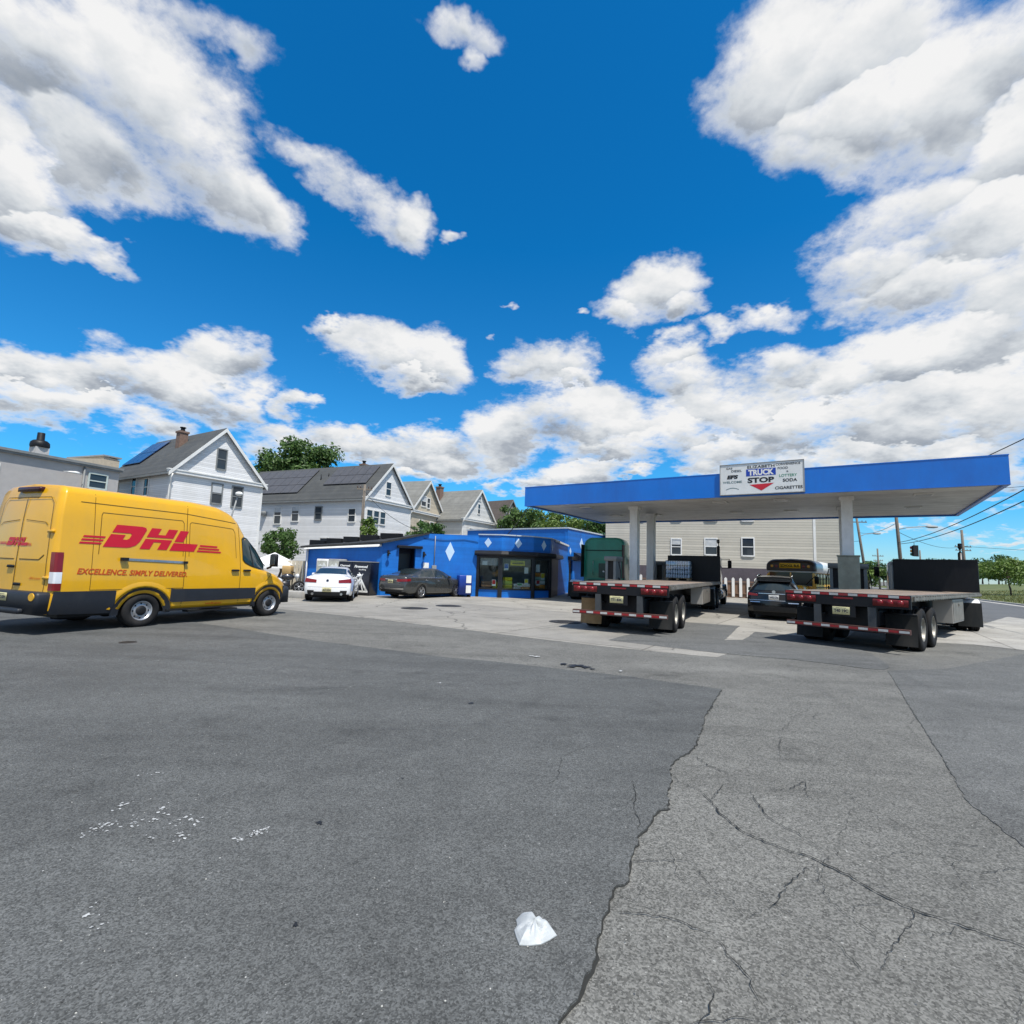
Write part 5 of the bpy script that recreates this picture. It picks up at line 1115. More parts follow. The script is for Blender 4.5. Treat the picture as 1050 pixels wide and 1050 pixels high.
def trailer(label, loc, bearing, Lg, dz=1.30, board=1.28, tanflap=False, box=None, platetxt='T71 83K'):
    t = thing('flatbed_trailer', label, 'trailer', loc, bearing)
    hw = 1.295
    m = MB(); m.bb(-hw + .07, hw - .07, .06, Lg - .05, dz - .05, dz); m.build('deck', DECK, t)
    for sd in (1, -1):                                     # side rail with stake pockets and rub rail
        m = MB(); x = sd * (hw - .035)
        m.bb(x - .035, x + .035, .06, Lg - .05, dz - .13, dz + .012)
        for k in range(int(Lg / .31)):
            y = .22 + .31 * k; m.bb(sd * hw - .005, sd * hw + .045, y - .045, y + .045, dz - .12, dz - .012)
        m.bb(sd * (hw + .045) - .006, sd * (hw + .045) + .006, .1, Lg - .1, dz - .10, dz - .035)
        m.build('side_rail', ALUT, t)
        m = MB(); m.bb(sd * .50 - .07, sd * .50 + .07, .1, Lg - .2, dz - .13, dz - .11); m.bb(sd * .50 - .01, sd * .50 + .01, .1, Lg - .2, dz - .50, dz - .13); m.bb(sd * .50 - .07, sd * .50 + .07, .1, Lg - .2, dz - .53, dz - .50); m.build('chassis_beam', BLK, t)
    m = MB()
    for k in range(int(Lg / 1.2)): m.bb(-hw + .08, hw - .08, .5 + 1.2 * k - .03, .5 + 1.2 * k + .03, dz - .14, dz - .052)
    m.build('cross_rib', BLK, t)
    m = MB(); m.bb(-hw, hw, -.02, .06, dz - .30, dz + .005); e = m.build('rear_sill', BLK, t, bevel=.008)
    m = MB(); tape_bar(m, -hw + .01, hw - .01, -.02, dz - .035, .055, .004, 13); m.build('reflector_stripe', [REDT, WHT], e)
    for sd in (1, -1):
        m = MB(); m.rbox((sd * .92, -.03, dz - .175), (.66, .03, .15), .01); lt = m.build('light_box', pm('light_box_red', (.16, .008, .010), .4, var=.2), t)
        for k in range(3): m = MB(); m.lathe([(.062, 0), (.058, -.018), (.03, -.028), (.001, -.030)], (sd * .92 + (k - 1) * .19, -.046, dz - .172), 'Y', 20); m.build('tail_light', REDL, lt)
    m = MB()
    m.bb(-.20, .20, -.03, -.02, dz - .14, dz - .10); m.build('marker_light', REDL, t)
    p = MB(); p.bb(-.24, .24, -.02, .02, dz - .56, dz - .30); pb = p.build('plate_bracket', BLK, t); plate(t, platetxt, -.05, -.03, dz - .42, .36, .18)
    for sd in (1, -1): m = MB(); m.bb(sd * .56 - .075, sd * .56 + .075, -.03, .07, .50, dz - .30); m.build('guard_post', pm('guard_post_grey', (.045, .05, .055), .6, var=.3), t)
    m = MB(); m.bb(-hw + .03, hw - .03, -.05, .06, .45, .56); gb_ = m.build('underride_guard', pm('guard_rust_red', (.09, .035, .028), .7, var=.4, dirt=(.06, .05, .04), damt=.6), t, bevel=.006)
    m = MB(); tape_bar(m, -hw + .04, hw - .04, -.05, .505, .05, .004, 13, 1); m.build('reflector_stripe', [REDT, WHT], gb_)
    m = MB(); m.bb(-.62, .62, .35, 3.3, .56, .92); m.bb(-.60, .60, .32, .36, .40, dz - .31); m.build('underside_dark_block', BLK, t, bevel=.02)  # black block and plate added to darken the underside and hide lit ground
    for y in (1.35, 2.62):                                 # tandem axles on dual tyres
        m = MB(); m.cyl((-1.0, y, .50), (1.0, y, .50), .065); m.build('axle', BLK, t)
        for sd in (1, -1):
            wheel(t, sd * 1.13, y, .50, .27, sd, 'truck'); wheel(t, sd * .80, y, .50, .27, sd, 'truck')
            m = MB(); m.bb(sd * .50 - .06, sd * .50 + .06, y - .35, y + .35, .62, .72); m.cyl((sd * .50, y + .1, .52), (sd * .50, y + .1, .80), .13); m.build('suspension', BLK, t)
    for sd in (1, -1):
        m = MB(); x0, x1 = sd * .66, sd * 1.27
        m.grid(lambda a, b: (x0 + (x1 - x0) * a, .70 - .05 * math.sin(a * PI) * b - .06 * b * b, .84 - .70 * b), 6, 6)
        m.grid(lambda a, b: (x0 + (x1 - x0) * a, .715 - .05 * math.sin(a * PI) * b - .06 * b * b, .84 - .70 * b), 6, 6)
        m.build('mudflap', TAN if tanflap and sd < 0 else FLAP, t)
        m = MB(); m.cyl((sd * .5, .72, .86), (sd * 1.27, .72, .86), .025); m.build('mudflap_bracket', BLK, t)
    for sd in (1, -1):                                     # landing legs
        y = Lg - 3.2; m = MB(); m.bb(sd * .75 - .06, sd * .75 + .06, y - .06, y + .06, .42, dz - .1); m.bb(sd * .75 - .045, sd * .75 + .045, y - .045, y + .045, .25, .42); m.bb(sd * .75 - .13, sd * .75 + .13, y - .13, y + .13, .23, .25); m.build('landing_leg', BLK, t)
    if box:
        y0, y1, x0, x1, z0 = box
        m = MB(); m.bb(x0, x1, y0, y1, z0, dz - .16); bx = m.build('tool_box', courses('tread_plate', (.30, .29, .27), pitch=.11, axis=1, rough=.45, depth=.5, lap=.12, dirt=(.2, .18, .15), damt=.5), t, bevel=.012)
        m = MB(); m.bb(x1, x1 + .012, y0 + .06, y1 - .06, z0 + .05, dz - .22); m.bb(x1 + .012, x1 + .04, (y0 + y1) / 2 - .05, (y0 + y1) / 2 + .05, dz - .36, dz - .30); m.build('box_door', ALUT, bx)
    # headboard
    m = MB(); m.bb(-hw, hw, Lg - .05, Lg + .03, dz - .12, dz + board); hb = m.build('headboard', BLK, t, bevel=.008)
    m = MB()
    for k in range(7): m.bb(-hw + .06 + k * .412 - .02, -hw + .06 + k * .412 + .02, Lg + .03, Lg + .09, dz, dz + board - .02)
    m.bb(-hw, hw, Lg - .075, Lg - .05, dz + board - .06, dz + board + .004)
    m.build('headboard_rib', BLK, hb)
    return t
aL = R(27); loc = (4.06 - 1.295 * math.cos(aL), 13.15 + 1.295 * math.sin(aL), 0)
trailer('long flatbed trailer with a tan mudflap, carrying shrink-wrapped bottles', loc, 27, 14.6, 1.30, 1.28, True, (7.2, 9.8, .85, 1.28, .50), 'T71 83K')
aR = R(48.0); locr = (8.83 - 1.295 * math.cos(aR), 11.36 + 1.295 * math.sin(aR), 0)
trailer('shorter empty flatbed trailer with two black mudflaps and a tall black headboard', locr, 48, 11.5, 1.30, 1.22, False, (5.6, 7.6, .80, 1.26, .45), 'T40 19C')

# pallet of shrink-wrapped water bottles on the left trailer
def on_trailer(loc, br, x, y, z): c, s_ = math.cos(R(br)), math.sin(R(br)); return (loc[0] + x * c + y * s_, loc[1] - x * s_ + y * c, z)
pt = thing('bottle_pallet', 'shrink-wrapped pallet of clear water bottles against the black headboard', 'pallet', on_trailer(loc, 27, -.62, 13.9, 1.302), 27)
m = MB()
for k in range(5): m.bb(-.58, .58, -.5 + k * .23, -.36 + k * .23 , .10, .12)
for k in (-1, 0, 1): m.bb(k * .5 - .06, k * .5 + .06, -.48, .48, .0, .10)
m.build('pallet_base', pm('pallet_wood', (.33, .23, .13), .8, var=.3), pt)
WB = pm('water_bottles', (.74, .82, .88), .15, var=.3, scale=9, coat=.8); WL = pm('bottle_labels', (.70, .76, .84), .4, var=.4, scale=18)
rnd = random.Random(4)
for lv in range(4):
    m = MB(); z0 = .125 + lv * .215
    for i in range(10):
        for j in range(8):
            if 0 < i < 9 and 0 < j < 7 and lv < 3: continue
            x, y = -.52 + i * .1155, -.42 + j * .12; o = rnd.gauss(0, .006)
            m.lathe([(.001, 0), (.05, 0), (.053, .02), (.053, .07)], (x + o, y, z0), 'Z', 8, 0); 
            m.cyl((x + o, y, z0 + .07), (x + o, y, z0 + .13), .0535, .0535, 8, 1, False)
            m.lathe([(.053, 0), (.045, .035), (.018, .062), (.018, .078), (.001, .08)], (x + o, y, z0 + .13), 'Z', 8, 0)
    stuff(m.build('bottle_layer', [WB, WL], pt))
m = MB(); m.rbox((0, 0, .56), (1.20, 1.02, .88), .05); w = m.build('shrink_wrap', clear_glass('shrink_wrap', (.86, .90, .95), .22), pt)

# ---------- highway tractors
def tractor(label, loc, bearing, col, zroof, slp_w, rear_col=None, stack=3.3, stack_side=(1, -1), tall=False, quarter=True, mirror_z=2.0):
    """origin under the fifth wheel; +y is forward"""
    t = thing('truck_tractor', label, 'truck', loc, bearing)
    P = paint('tractor_' + col[0], col[1]); PR = pm('tractor_back_' + rear_col[0], rear_col[1], .30, var=.12, scale=1.2, coat=.25, dirt=tuple(c * .5 for c in rear_col[1]), damt=.4) if rear_col else P
    for sd in (1, -1): m = MB(); m.bb(sd * .43 - .045, sd * .43 + .045, -1.75, 6.1, .72, .98); m.build('chassis_rail', BLK, t)
    m = MB(); m.lathe([(.001, 0), (.46, 0), (.48, -.03), (.40, -.10), (.001, -.10)], (0, 0, 1.13), 'Z', 24); m.bb(-.42, .42, -.25, .25, .98, 1.04); m.build('fifth_wheel', BLK, t)
    for y in (-.66, .66):
        m = MB(); m.cyl((-.9, y, .50), (.9, y, .50), .08); m.ell((0, y, .5), (.22, .24, .22)); m.build('axle', BLK, t)
        for sd in (1, -1): wheel(t, sd * 1.08, y, .50, .27, sd, 'truck'); wheel(t, sd * .75, y, .50, .27, sd, 'truck')
    for sd in (1, -1):
        m = MB()
        for off_ in (0, .018):
            m.grid(lambda a, b: (sd * (.60 + .64 * a), -1.25 - .06 * b - off_ - .03 * math.sin(a * PI), .98 - .80 * b), 5, 5)
        m.build('mudflap', FLAP, t)
        if quarter:                                       # quarter fender over the rear drive tyre
            m = MB()
            for off_ in (0, .02):
                m.grid(lambda a, b: (sd * (.60 + .64 * a), -.66 - (.58 + off_) * math.cos(PI * .02 + PI * .52 * b), .50 + (.58 + off_) * math.sin(PI * .02 + PI * .52 * b)), 3, 10)
            m.build('quarter_fender', pm('fender_white', (.74, .76, .78), .3, var=.15, coat=.4) if not rear_col or rear_col[0] != 'plain' else BLK, t)
        m = MB(); m.cyl((sd * .95, 2.0, .62), (sd * .95, 3.9, .62), .31, .31, 24); ft = m.build('fuel_tank', CHROME, t)
        m = MB()
        for y in (2.3, 3.6): m.cyl((sd * .95, y, .62), (sd * .95, y + .07, .62), .318, .318, 24)
        m.build('tank_strap_rim', BLK, ft)
    # sleeper with rounded corners, cab, bonnet
    hw = slp_w / 2
    def ring(y, w, z1, z0=.95, r=.20):
        out = [(-w, y, z0), (-w, y, z1 - r)] + [(-w + r - r * math.cos(a), y, z1 - r + r * math.sin(a)) for a in (PI / 8, PI / 4, 3 * PI / 8)] + [(-w + r, y, z1), (w - r, y, z1)] + [(w - r + r * math.sin(a), y, z1 - r + r * math.cos(a)) for a in (PI / 8, PI / 4, 3 * PI / 8)] + [(w, y, z1 - r), (w, y, z0)]
        return out
    y0, ys, yc = 1.55, 3.05, 4.15
    rr = .48 if tall else .14
    m = MB(); m.loft([ring(y0 + .10, hw - .08, zroof - .10, r=rr), ring(y0, hw - .03, zroof - .05, r=rr), ring(y0 + .12, hw, zroof, r=rr), ring(ys - .1, hw, zroof, r=rr), ring(ys, hw - .03, zroof - .02, r=rr)], 0, True, True, True)
    sl_ = m.build('sleeper', [PR], t)
    m = MB()
    m.bb(-.28, .28, y0 - .03, y0 + .02, 1.25, 2.1 if zroof > 3 else 1.9); m.build('back_panel_rib', BLKM if zroof < 3 else pm('green_dark_panel', (.004, .05, .04), .35), sl_)
    if tall:
        for sd in (1, -1): m = MB(); m.bb(sd * (hw + .005) - .02, sd * (hw + .005) + .02, y0 - .50, y0 + .1, 1.25, zroof - .45); m.build('side_fairing', BLKM, t, bevel=.01)
        m = MB(); m.bb(-hw + .10, hw - .10, y0 - .012, y0 + .03, 2.86, 2.90); m.build('roof_fairing_seam', BLKM, sl_)
        for x in (-.62, .62): m = MB(); m.tube([(x, y0 - .0, 1.4), (x, y0 - .07, 1.45), (x, y0 - .07, 2.2), (x, y0 - .0, 2.25)], .018, 8); m.build('grab_handle', CHROME, sl_)
        m = MB(); m.rbox((.02, y0 - .02, 1.62), (.12, .04, .10), .02); m.build('work_light', WLENS, sl_)
    zc = min(zroof, 2.72) if tall else zroof - .03
    m = MB(); m.loft([ring(ys, hw - .10, zc, r=.16), ring(yc - .45, hw - .12, zc, r=.18), ring(yc - .1, hw - .14, zc - .28, r=.2), ring(yc + .12, hw - .14, zc - .80, r=.1)], 0, True, True, True); cb = m.build('cab', P, t)
    for sd in (1, -1):
        m = MB(); x = sd * (hw - .085)
        m.add([(x, ys + .22, 1.78), (x, ys + .98, 1.70), (x - sd * .03, ys + .72, zc - .26), (x - sd * .01, ys + .22, zc - .22)], [(0, 1, 2, 3)]); m.build('side_window', GLASS, cb)
        m = MB(); m.rbox((x + sd * .01, ys + .35, 1.5), (.03, .2, .05), .012); m.build('door_handle', CHROME, cb)
    m = MB(); m.add([(-hw + .34, yc - .06, zc - .30), (hw - .34, yc - .06, zc - .30), (hw - .26, yc + .15, zc - .80), (-hw + .26, yc + .15, zc - .80)], [(0, 1, 2, 3)]); m.build('windscreen', GLASS, cb)
    zh = zc - .80
    m = MB(); m.loft([ring(yc + .10, hw - .20, zh, r=.15), ring(yc + .9, hw - .34, zh - .06, r=.2), ring(yc + 1.75, hw - .48, zh - .18, r=.22), ring(yc + 1.86, hw - .54, zh - .28, r=.2)], 0, True, True, True); m.build('bonnet', P, t)
    m = MB(); m.bb(-.52, .52, yc + 1.84, yc + 1.90, .85, zh - .28); m.build('grille', CHROME, t)
    for sd in (1, -1):
        m = MB()
        for off_ in (0, .03): m.grid(lambda a, b: (sd * (.62 + .56 * a), 4.95 - (.60 + off_) * math.cos(PI * b), .52 + (.60 + off_) * math.sin(PI * b)), 3, 12)
        m.build('front_fender', P, t); wheel(t, sd * 1.02, 4.95, .50, .28, sd, 'truck')
        m = MB(); m.rbox((sd * .92, yc + 1.72, .95), (.30, .16, .2), .05); m.build('headlight', WLENS, t)
        m = MB(); m.tube([(sd * (hw - .1), yc - .2, mirror_z + .28), (sd * (hw + .30), yc - .22, mirror_z + .28)], .018); m.tube([(sd * (hw - .1), yc - .2, mirror_z - .22), (sd * (hw + .30), yc - .22, mirror_z - .22)], .018)
        m.tube([(sd * (hw + .28), yc - .22, mirror_z + .3), (sd * (hw + .28), yc - .22, mirror_z - .24)], .018); a = m.build('mirror_arm', BLKM, t)
        m = MB(); m.rbox((sd * (hw + .30), yc - .24, mirror_z), (.20, .10, .42), .04); m.build('mirror', BLKM, t)
    m = MB(); m.rbox((0, yc + 2.02, .62), (2.3, .16, .40), .06); m.build('bumper', CHROME, t)
    for sd in stack_side:
        m = MB(); m.cyl((sd * (hw - .02), y0 - .14, 1.0), (sd * (hw - .02), y0 - .14, stack - .35), .075, .075, 16); m.tube([(sd * (hw - .02), y0 - .14, stack - .36), (sd * (hw - .02), y0 - .14, stack - .15), (sd * (hw - .02), y0 - .20, stack)], .068, 12); m.build('exhaust_stack', pm('stack_dark', (.05, .052, .055), .4, .7, var=.3), t)
    return t
kp_ = on_trailer(loc, 27, 0, 13.5, 0)
tractor('dark grey tractor with a wide mirror, coupled to the trailer of bottles', kp_, 28, ('slate', (.06, .075, .075)), 2.62, 2.36, None, 3.45, (1,), False, True, 2.25)
kr = on_trailer(locr, 48, 0, 10.4, 0)
tractor('light grey low tractor turning left under the empty flatbed', kr, 33.5, ('pale_grey', (.36, .39, .40)), 2.44, 2.30, None, 3.15, (1,), False, True, 2.05)
tractor('dark green tractor with a tall rounded sleeper, parked beside the shop without a trailer', (4.95, 29.55, 0), 25, ('green', (.015, .30, .215)), 3.66, 2.46, ('deep_green', (.003, .29, .20)), 3.2, (), True, True, 2.1)

# ---------- small school bus facing the lot
BY = paint('bus_yellow', (.95, .48, .02)); 
def bus():
    t = thing('school_bus', 'small yellow school bus with a white roof behind the black sport utility car', 'bus', (15.05, 27.6, 0), 40)
    def ring(y, w, z1, z0=.45, r=.34):
        n = 7; return [(-w, y, z0), (-w, y, z1 - r)] + [(-w + r - r * math.cos(PI / 2 * k / n), y, z1 - r * .75 + r * .75 * math.sin(PI / 2 * k / n)) for k in range(1, n)] + [(-w + r, y, z1), (0, y, z1 + .04), (w - r, y, z1)] + [(w - r + r * math.sin(PI / 2 * k / n), y, z1 - r * .75 + r * .75 * math.cos(PI / 2 * k / n)) for k in range(1, n)] + [(w, y, z1 - r), (w, y, z0)]
    m = MB(); m.loft([ring(y, 1.18, 1.96) for y in (0, 1.5, 3, 4.5, 6.2)], 0, True, True, False); m.build('body', BY, t)
    m = MB()
    rs = [[(x * s_, y, z) for x, y, z in ring(y, 1.19, zz, 1.93, .42)] for y, zz, s_ in ((-.10, 2.44, .93), (.02, 2.56, .985), (.25, 2.60, 1.), (3, 2.60, 1.), (6.1, 2.60, 1.), (6.22, 2.52, .97))]
    m.loft(rs, 0, True, True, True); rf = m.build('roof', pm('bus_roof_white', (.76, .77, .76), .4, var=.1, coat=.3, dirt=(.4, .38, .33), damt=.4), t)
    m = MB(); m.loft([[(x * s_, y - .03, z) for x, y, z in ring(y, 1.2, zz, 1.99, .42)] for y, zz, s_ in ((-.13, 2.42, .92), (-.02, 2.55, .985), (.22, 2.61, 1.))], 0, True, True, True); cap = m.build('front_cap', pm('bus_cap_dark', (.045, .022, .012), .4, var=.3), t)
    m = MB(); m.rbox((0, -.17, 2.27), (1.02, .03, .27), .03); sg = m.build('name_board', pm('bus_sign_yellow', (1., .56, .03), .5, var=.1), cap)
    m = MB(); vs, fs = text_pts('SCHOOL BUS', .19, bold=.006, width=.90); m.add([(u - .45, -.19, 2.20 + v) for u, v in vs], fs); m.build('name_lettering', BLKM, sg, fixn=False)
    for sd in (1, -1):
        for x, mt in ((.66, REDL), (.88, AMB)): m = MB(); m.lathe([(.10, 0), (.095, -.02), (.05, -.03), (.001, -.032)], (sd * x, -.135, 2.24), 'Y', 18); m.build('warning_light', mt, cap)
    for x in (-.16, 0, .16): m = MB(); m.ell((x, -.08, 2.49), (.04, .03, .025)); m.build('marker_light', AMB, cap)
    m = MB(); m.bb(-1.02, 1.02, -.02, .0, 1.22, 1.92); m.build('windscreen', GLASS, t)
    m = MB(); m.bb(-.03, .03, -.035, -.02, 1.22, 1.92); m.build('windscreen_post', BY, t)
    m = MB(); m.rbox((0, -.62, .92), (1.7, 1.25, .70), .14); bo = m.build('bonnet', BY, t); m = MB(); m.bb(-.55, .55, -1.27, -1.245, .72, 1.10); m.build('grille', BLKM, bo)
    for sd in (1, -1):
        m = MB(); m.lathe([(.09, 0), (.08, -.02), (.001, -.03)], (sd * .70, -1.24, .92), 'Y', 16); m.build('headlight', WLENS, bo)
        for k in range(6):
            m = MB(); m.bb(sd * 1.18, sd * 1.188, .28 + k * .92, 1.05 + k * .92, 1.32, 1.86); w = m.build('window', GLASS, t)
            m = MB(); m.bb(sd * 1.184, sd * 1.20, .28 + k * .92, 1.05 + k * .92, 1.585, 1.615)
            for y in (.26, 1.03): m.bb(sd * 1.184, sd * 1.20, y + k * .92, y + .03 + k * .92, 1.30, 1.88)
            m.build('window_frame', BLKM, w)
        m = MB()
        for z in (.75, 1.12): m.bb(sd * 1.18, sd * 1.196, .1, 6.15, z, z + .06)
        m.build('body_stripe', BLKM, t)
        for y in (-.55, 4.6): wheel(t, sd * 1.02, y, .40, .24, sd, 'truck')
        m = MB(); m.tube([(sd * .8, -.5, 1.3), (sd * 1.3, -.9, 1.75), (sd * 1.36, -.9, 1.5)], .02); m.rbox((sd * 1.36, -.9, 1.55), (.2, .08, .38), .04); m.build('mirror', BLKM, t)
    m = MB(); m.bb(-1.15, 1.15, -1.42, -1.28, .45, .70); m.build('bumper', BLKM, t)
    m = MB(); m.bb(-1.0, 1.0, -.9, 6.0, .36, .5); m.build('chassis', BLK, t)
bus()
# ------------------------------------------------------------------ buildings
BLUE = courses('shop_blue_paint', (.0008, .148, .56), pitch=.205, rough=.55, depth=.15, lap=.05, dark=.92, var=.12, dirt=(.012, .075, .32), damt=.55)
BLUEF = pm('fascia_blue', (.0008, .158, .61), .35, var=.10, scale=.6, dirt=(.012, .085, .36), damt=.5, dscale=.5, coat=.15, bump=.35, bscale=1.3)
COPE = pm('pale_coping', (.50, .56, .62), .5, var=.15, dirt=(.3, .3, .28), damt=.4)
PALEB = pm('pale_blue_paint', (.50, .66, .86), .5, var=.06)
def wfn(p, q):
    """frame along a wall from p (left as one faces it) to q: (u along, z up, w inward)"""
    L_ = math.hypot(q[0] - p[0], q[1] - p[1]); ux, uy = (q[0] - p[0]) / L_, (q[1] - p[1]) / L_
    return (lambda u, z, w: (p[0] + ux * u - uy * w, p[1] + uy * u + ux * w, z)), L_
def wbox(m, fn, u0, u1, z0, z1, w0, w1, mat=0):
    return m.add([fn(u, z, w) for w in (w0, w1) for u, z in ((u0, z0), (u1, z0), (u1, z1), (u0, z1))], [(0, 1, 2, 3), (7, 6, 5, 4), (0, 4, 5, 1), (1, 5, 6, 2), (2, 6, 7, 3), (3, 7, 4, 0)], mat)

YB_ = pm('poster_yellow', (.85, .65, .03), .5, var=.2)
def shop():
    t = thing('shop_building', 'low bright blue corner shop with white diamonds and a glazed bay', 'shop', (0, 0, 0))
    A1, A, B = (-11.153, 28.091), (-6.576, 26.406), (-1.792, 28.559)
    P1, P2_, P3, P4, K, F0, S1 = (-.527, 28.2), (1.29, 28.84), (2.337, 29.962), (2.99, 32.4), (4.1, 37.), (-3.66, 42.7), (8.6, 44.6)
    f1, L1 = wfn(A1, A); f2, L2 = wfn(A, B)
    m = MB(); m.ext([(0, 0), (L1, 0), (L1, 2.70), (0, 2.38)], f1, 0, .22); m.build('wall', BLUE, t)
    m = MB(); m.ext([(.003, 0), (.84, 0), (.84, 2.46), (1.72, 2.46), (1.72, 0), (L2, 0), (L2, 3.36), (2.39, 3.30), (.003, 2.72)], f2, -.002, .22); m.build('wall', BLUE, t)
    fe, Le = wfn((-12.6, 33), A1); m = MB(); m.ext([(0, 0), (Le, 0), (Le, 2.37), (0, 2.5)], fe, 0, .2); m.build('wall', pm('shop_grey_side', (.34, .36, .36), .7, var=.15), t)
    # dark sloped roof over the left wing, with stepped upstands along its far edge
    m = MB(); top = [(-11.45, 27.95, 2.42), (-6.50, 26.12, 2.755), (-4.35, 27.30, 3.37), (-5.4, 31.6, 3.55), (-12.2, 33.2, 2.80)]
    m.add(top + [(x, y, z - .10) for x, y, z in top], [(0, 1, 2, 3, 4), (9, 8, 7, 6, 5)] + [(i, (i + 1) % 5, 5 + (i + 1) % 5, 5 + i) for i in range(5)])
    rf = m.build('roof', courses('black_roofing', (.022, .023, .025), pitch=.35, axis=1, rough=.8, depth=.4, lap=.06, var=.3, dirt=(.08, .08, .075), damt=.5), t)
    for k, (x, y, z, l) in enumerate([(-11.3, 30.1, 2.78, .95), (-10.3, 30.0, 2.92, .9), (-9.3, 29.9, 3.04, .9), (-8.2, 29.8, 3.16, 1.1), (-6.9, 29.6, 3.30, 1.3)]):
        m = MB(); m.box((x, y, z - .08), (l, .30, .32), 0, R(-10)); m.build('roof_upstand', BLK, rf, bevel=.015)
    m = MB(); m.add([f1(.08, 2.27, -.02), f1(4.84, 2.50, -.02), f1(4.84, 2.63, -.02), f1(.08, 2.36, -.02), f1(.08, 2.25, -.34), f1(4.84, 2.47, -.34), f1(4.84, 2.60, -.28), f1(.08, 2.33, -.28)], [(0, 1, 2, 3), (4, 5, 6, 7), (0, 4, 5, 1), (3, 2, 6, 7), (0, 3, 7, 4), (1, 5, 6, 2)]); m.build('rolled_awning', pm('awning_white', (.74, .74, .72), .6, var=.1, dirt=(.4, .38, .33), damt=.5), t, bevel=.03)
    m = MB(); m.tube([f1(.16, 2.3, -.08), f1(.16, 1.2, -.08), f1(.16, .05, -.08)], .045, 8); m.build('downpipe', TRIM, t)
    # recessed doorway with lintel
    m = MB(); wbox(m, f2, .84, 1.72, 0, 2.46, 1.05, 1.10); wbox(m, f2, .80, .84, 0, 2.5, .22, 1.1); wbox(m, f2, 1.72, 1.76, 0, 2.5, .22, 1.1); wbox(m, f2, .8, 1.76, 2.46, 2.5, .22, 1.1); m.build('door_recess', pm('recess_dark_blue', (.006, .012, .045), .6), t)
    m = MB(); wbox(m, f2, .92, 1.64, .02, 2.2, .98, 1.04); d = m.build('door', pm('door_dark', (.02, .022, .03), .4), t); m = MB(); p = f2(1.55, 1.05, .95); m.ell(p, (.03, .03, .03)); m.build('door_handle', CHROME, d)
    m = MB(); wbox(m, f2, .72, 2.04, 2.46, 2.60, -.22, -.003); m.build('lintel', BLK, t, bevel=.01)
    for u in (.29, 2.16):
        m = MB(); m.bb(-.05, .05, -.03, .03, -.14, .14); m.tube([(0, 0, .05), (0, -.14, .10), (0, -.2, .05)], .02); m.lathe([(.001, .12), (.05, .10), (.09, 0), (.085, 0)], (0, -.2, -.06), 'Z', 14)
        o = m.build('wall_lamp', BLKM, t, f2(u, 2.18, -.035)); o.rotation_euler = (0, 0, math.atan2(B[1] - A[1], B[0] - A[0]))
    def diamond(fn, u, z, a, b, w=-.012):
        m = MB(); m.ext([(u, z - b), (u + a, z), (u, z + b), (u - a, z)], fn, w, -.002); m.build('diamond_panel', PALEB, t)
    diamond(f2, 3.60, 2.40, .26, .52, -.014)
    m = MB(); wbox(m, f2, 2.62, 2.86, 1.15, 1.62, -.12, -.004); mb_ = m.build('meter_box', STEEL, t, bevel=.01); m = MB(); m.tube([f2(2.74, 1.6, -.05), f2(2.74, 2.6, -.05), f2(2.74, 3.2, -.05)], .022, 8); m.build('conduit', STEEL, mb_)
    m = MB(); m.tube([f2(2.1, 3.05, -.03), f2(3.2, 2.98, -.03), f2(4.4, 3.08, -.03), f2(5.2, 2.98, -.03)], .012, 6); m.build('wall_cable', BLKM, t)
    m = MB(); wbox(m, f2, 2.16, 2.46, 1.3, 1.75, -.018, -.004); m.build('notice_panel', WHITE, t)
    # glazed bay: posts, panels, shutter boxes, parapet
    SH = pm('shutter_black', (.010, .011, .014), .45, var=.3); PAN = clear_glass('shop_glass', (.78, .84, .85), .0)
    fac = [(B, P1), (P1, P2_), (P2_, P3), (P3, P4)]
    for i, (p, q) in enumerate(fac):
        fn, L_ = wfn(p, q)
        m = MB(); wbox(m, fn, .004, L_ - .004, 2.50, 3.40, 0.002 * i, .2); m.build('parapet_wall', BLUE, t)
        m = MB(); wbox(m, fn, -.02, L_ + .02, 3.40, 3.46, -.05, .24); m.build('coping', COPE, t)
        m = MB(); m.ext([(-.30, 2.28), (-.36, 2.36), (-.30, 2.52), (-.003, 2.56), (-.003, 2.24)], lambda a, z, u: fn(u, z, a), -.10, L_ + .13); m.build('shutter_box', SH, t)
        if i < 3:
            m = MB(); wbox(m, fn, .004, L_ - .004, 0, .42, .002 * i, .16); m.build('lower_panel', BLUE, t)
            m = MB()
            wbox(m, fn, -.05, .10, 0, 2.3, -.07 - .002 * i, .10); wbox(m, fn, L_ - .10, L_ + .05, 0, 2.3, -.072 - .002 * i, .102)
            wbox(m, fn, .10, L_ - .10, .42, .50, -.05, .08); wbox(m, fn, .10, L_ - .10, 2.14, 2.3, -.05, .08); fr = m.build('window_frame', SH, t)
            m = MB(); wbox(m, fn, .10, L_ - .10, .50, 2.14, .02, .03); m.build('window_pane', PAN, fr)
        else:
            m = MB(); wbox(m, fn, .06, L_, 0, 2.3, -.03, .14)
            for k in range(22): wbox(m, fn, .10, L_ - .05, .08 + k * .10, .15 + k * .10, -.05, -.029)
            m.build('roller_shutter', SH, t)
    PC = [YB_, WHITE, pm('poster_red', (.55, .03, .03), .5, var=.3), pm('poster_blue', (.03, .14, .5), .5, var=.3), pm('poster_green', (.05, .32, .12), .5, var=.3)]
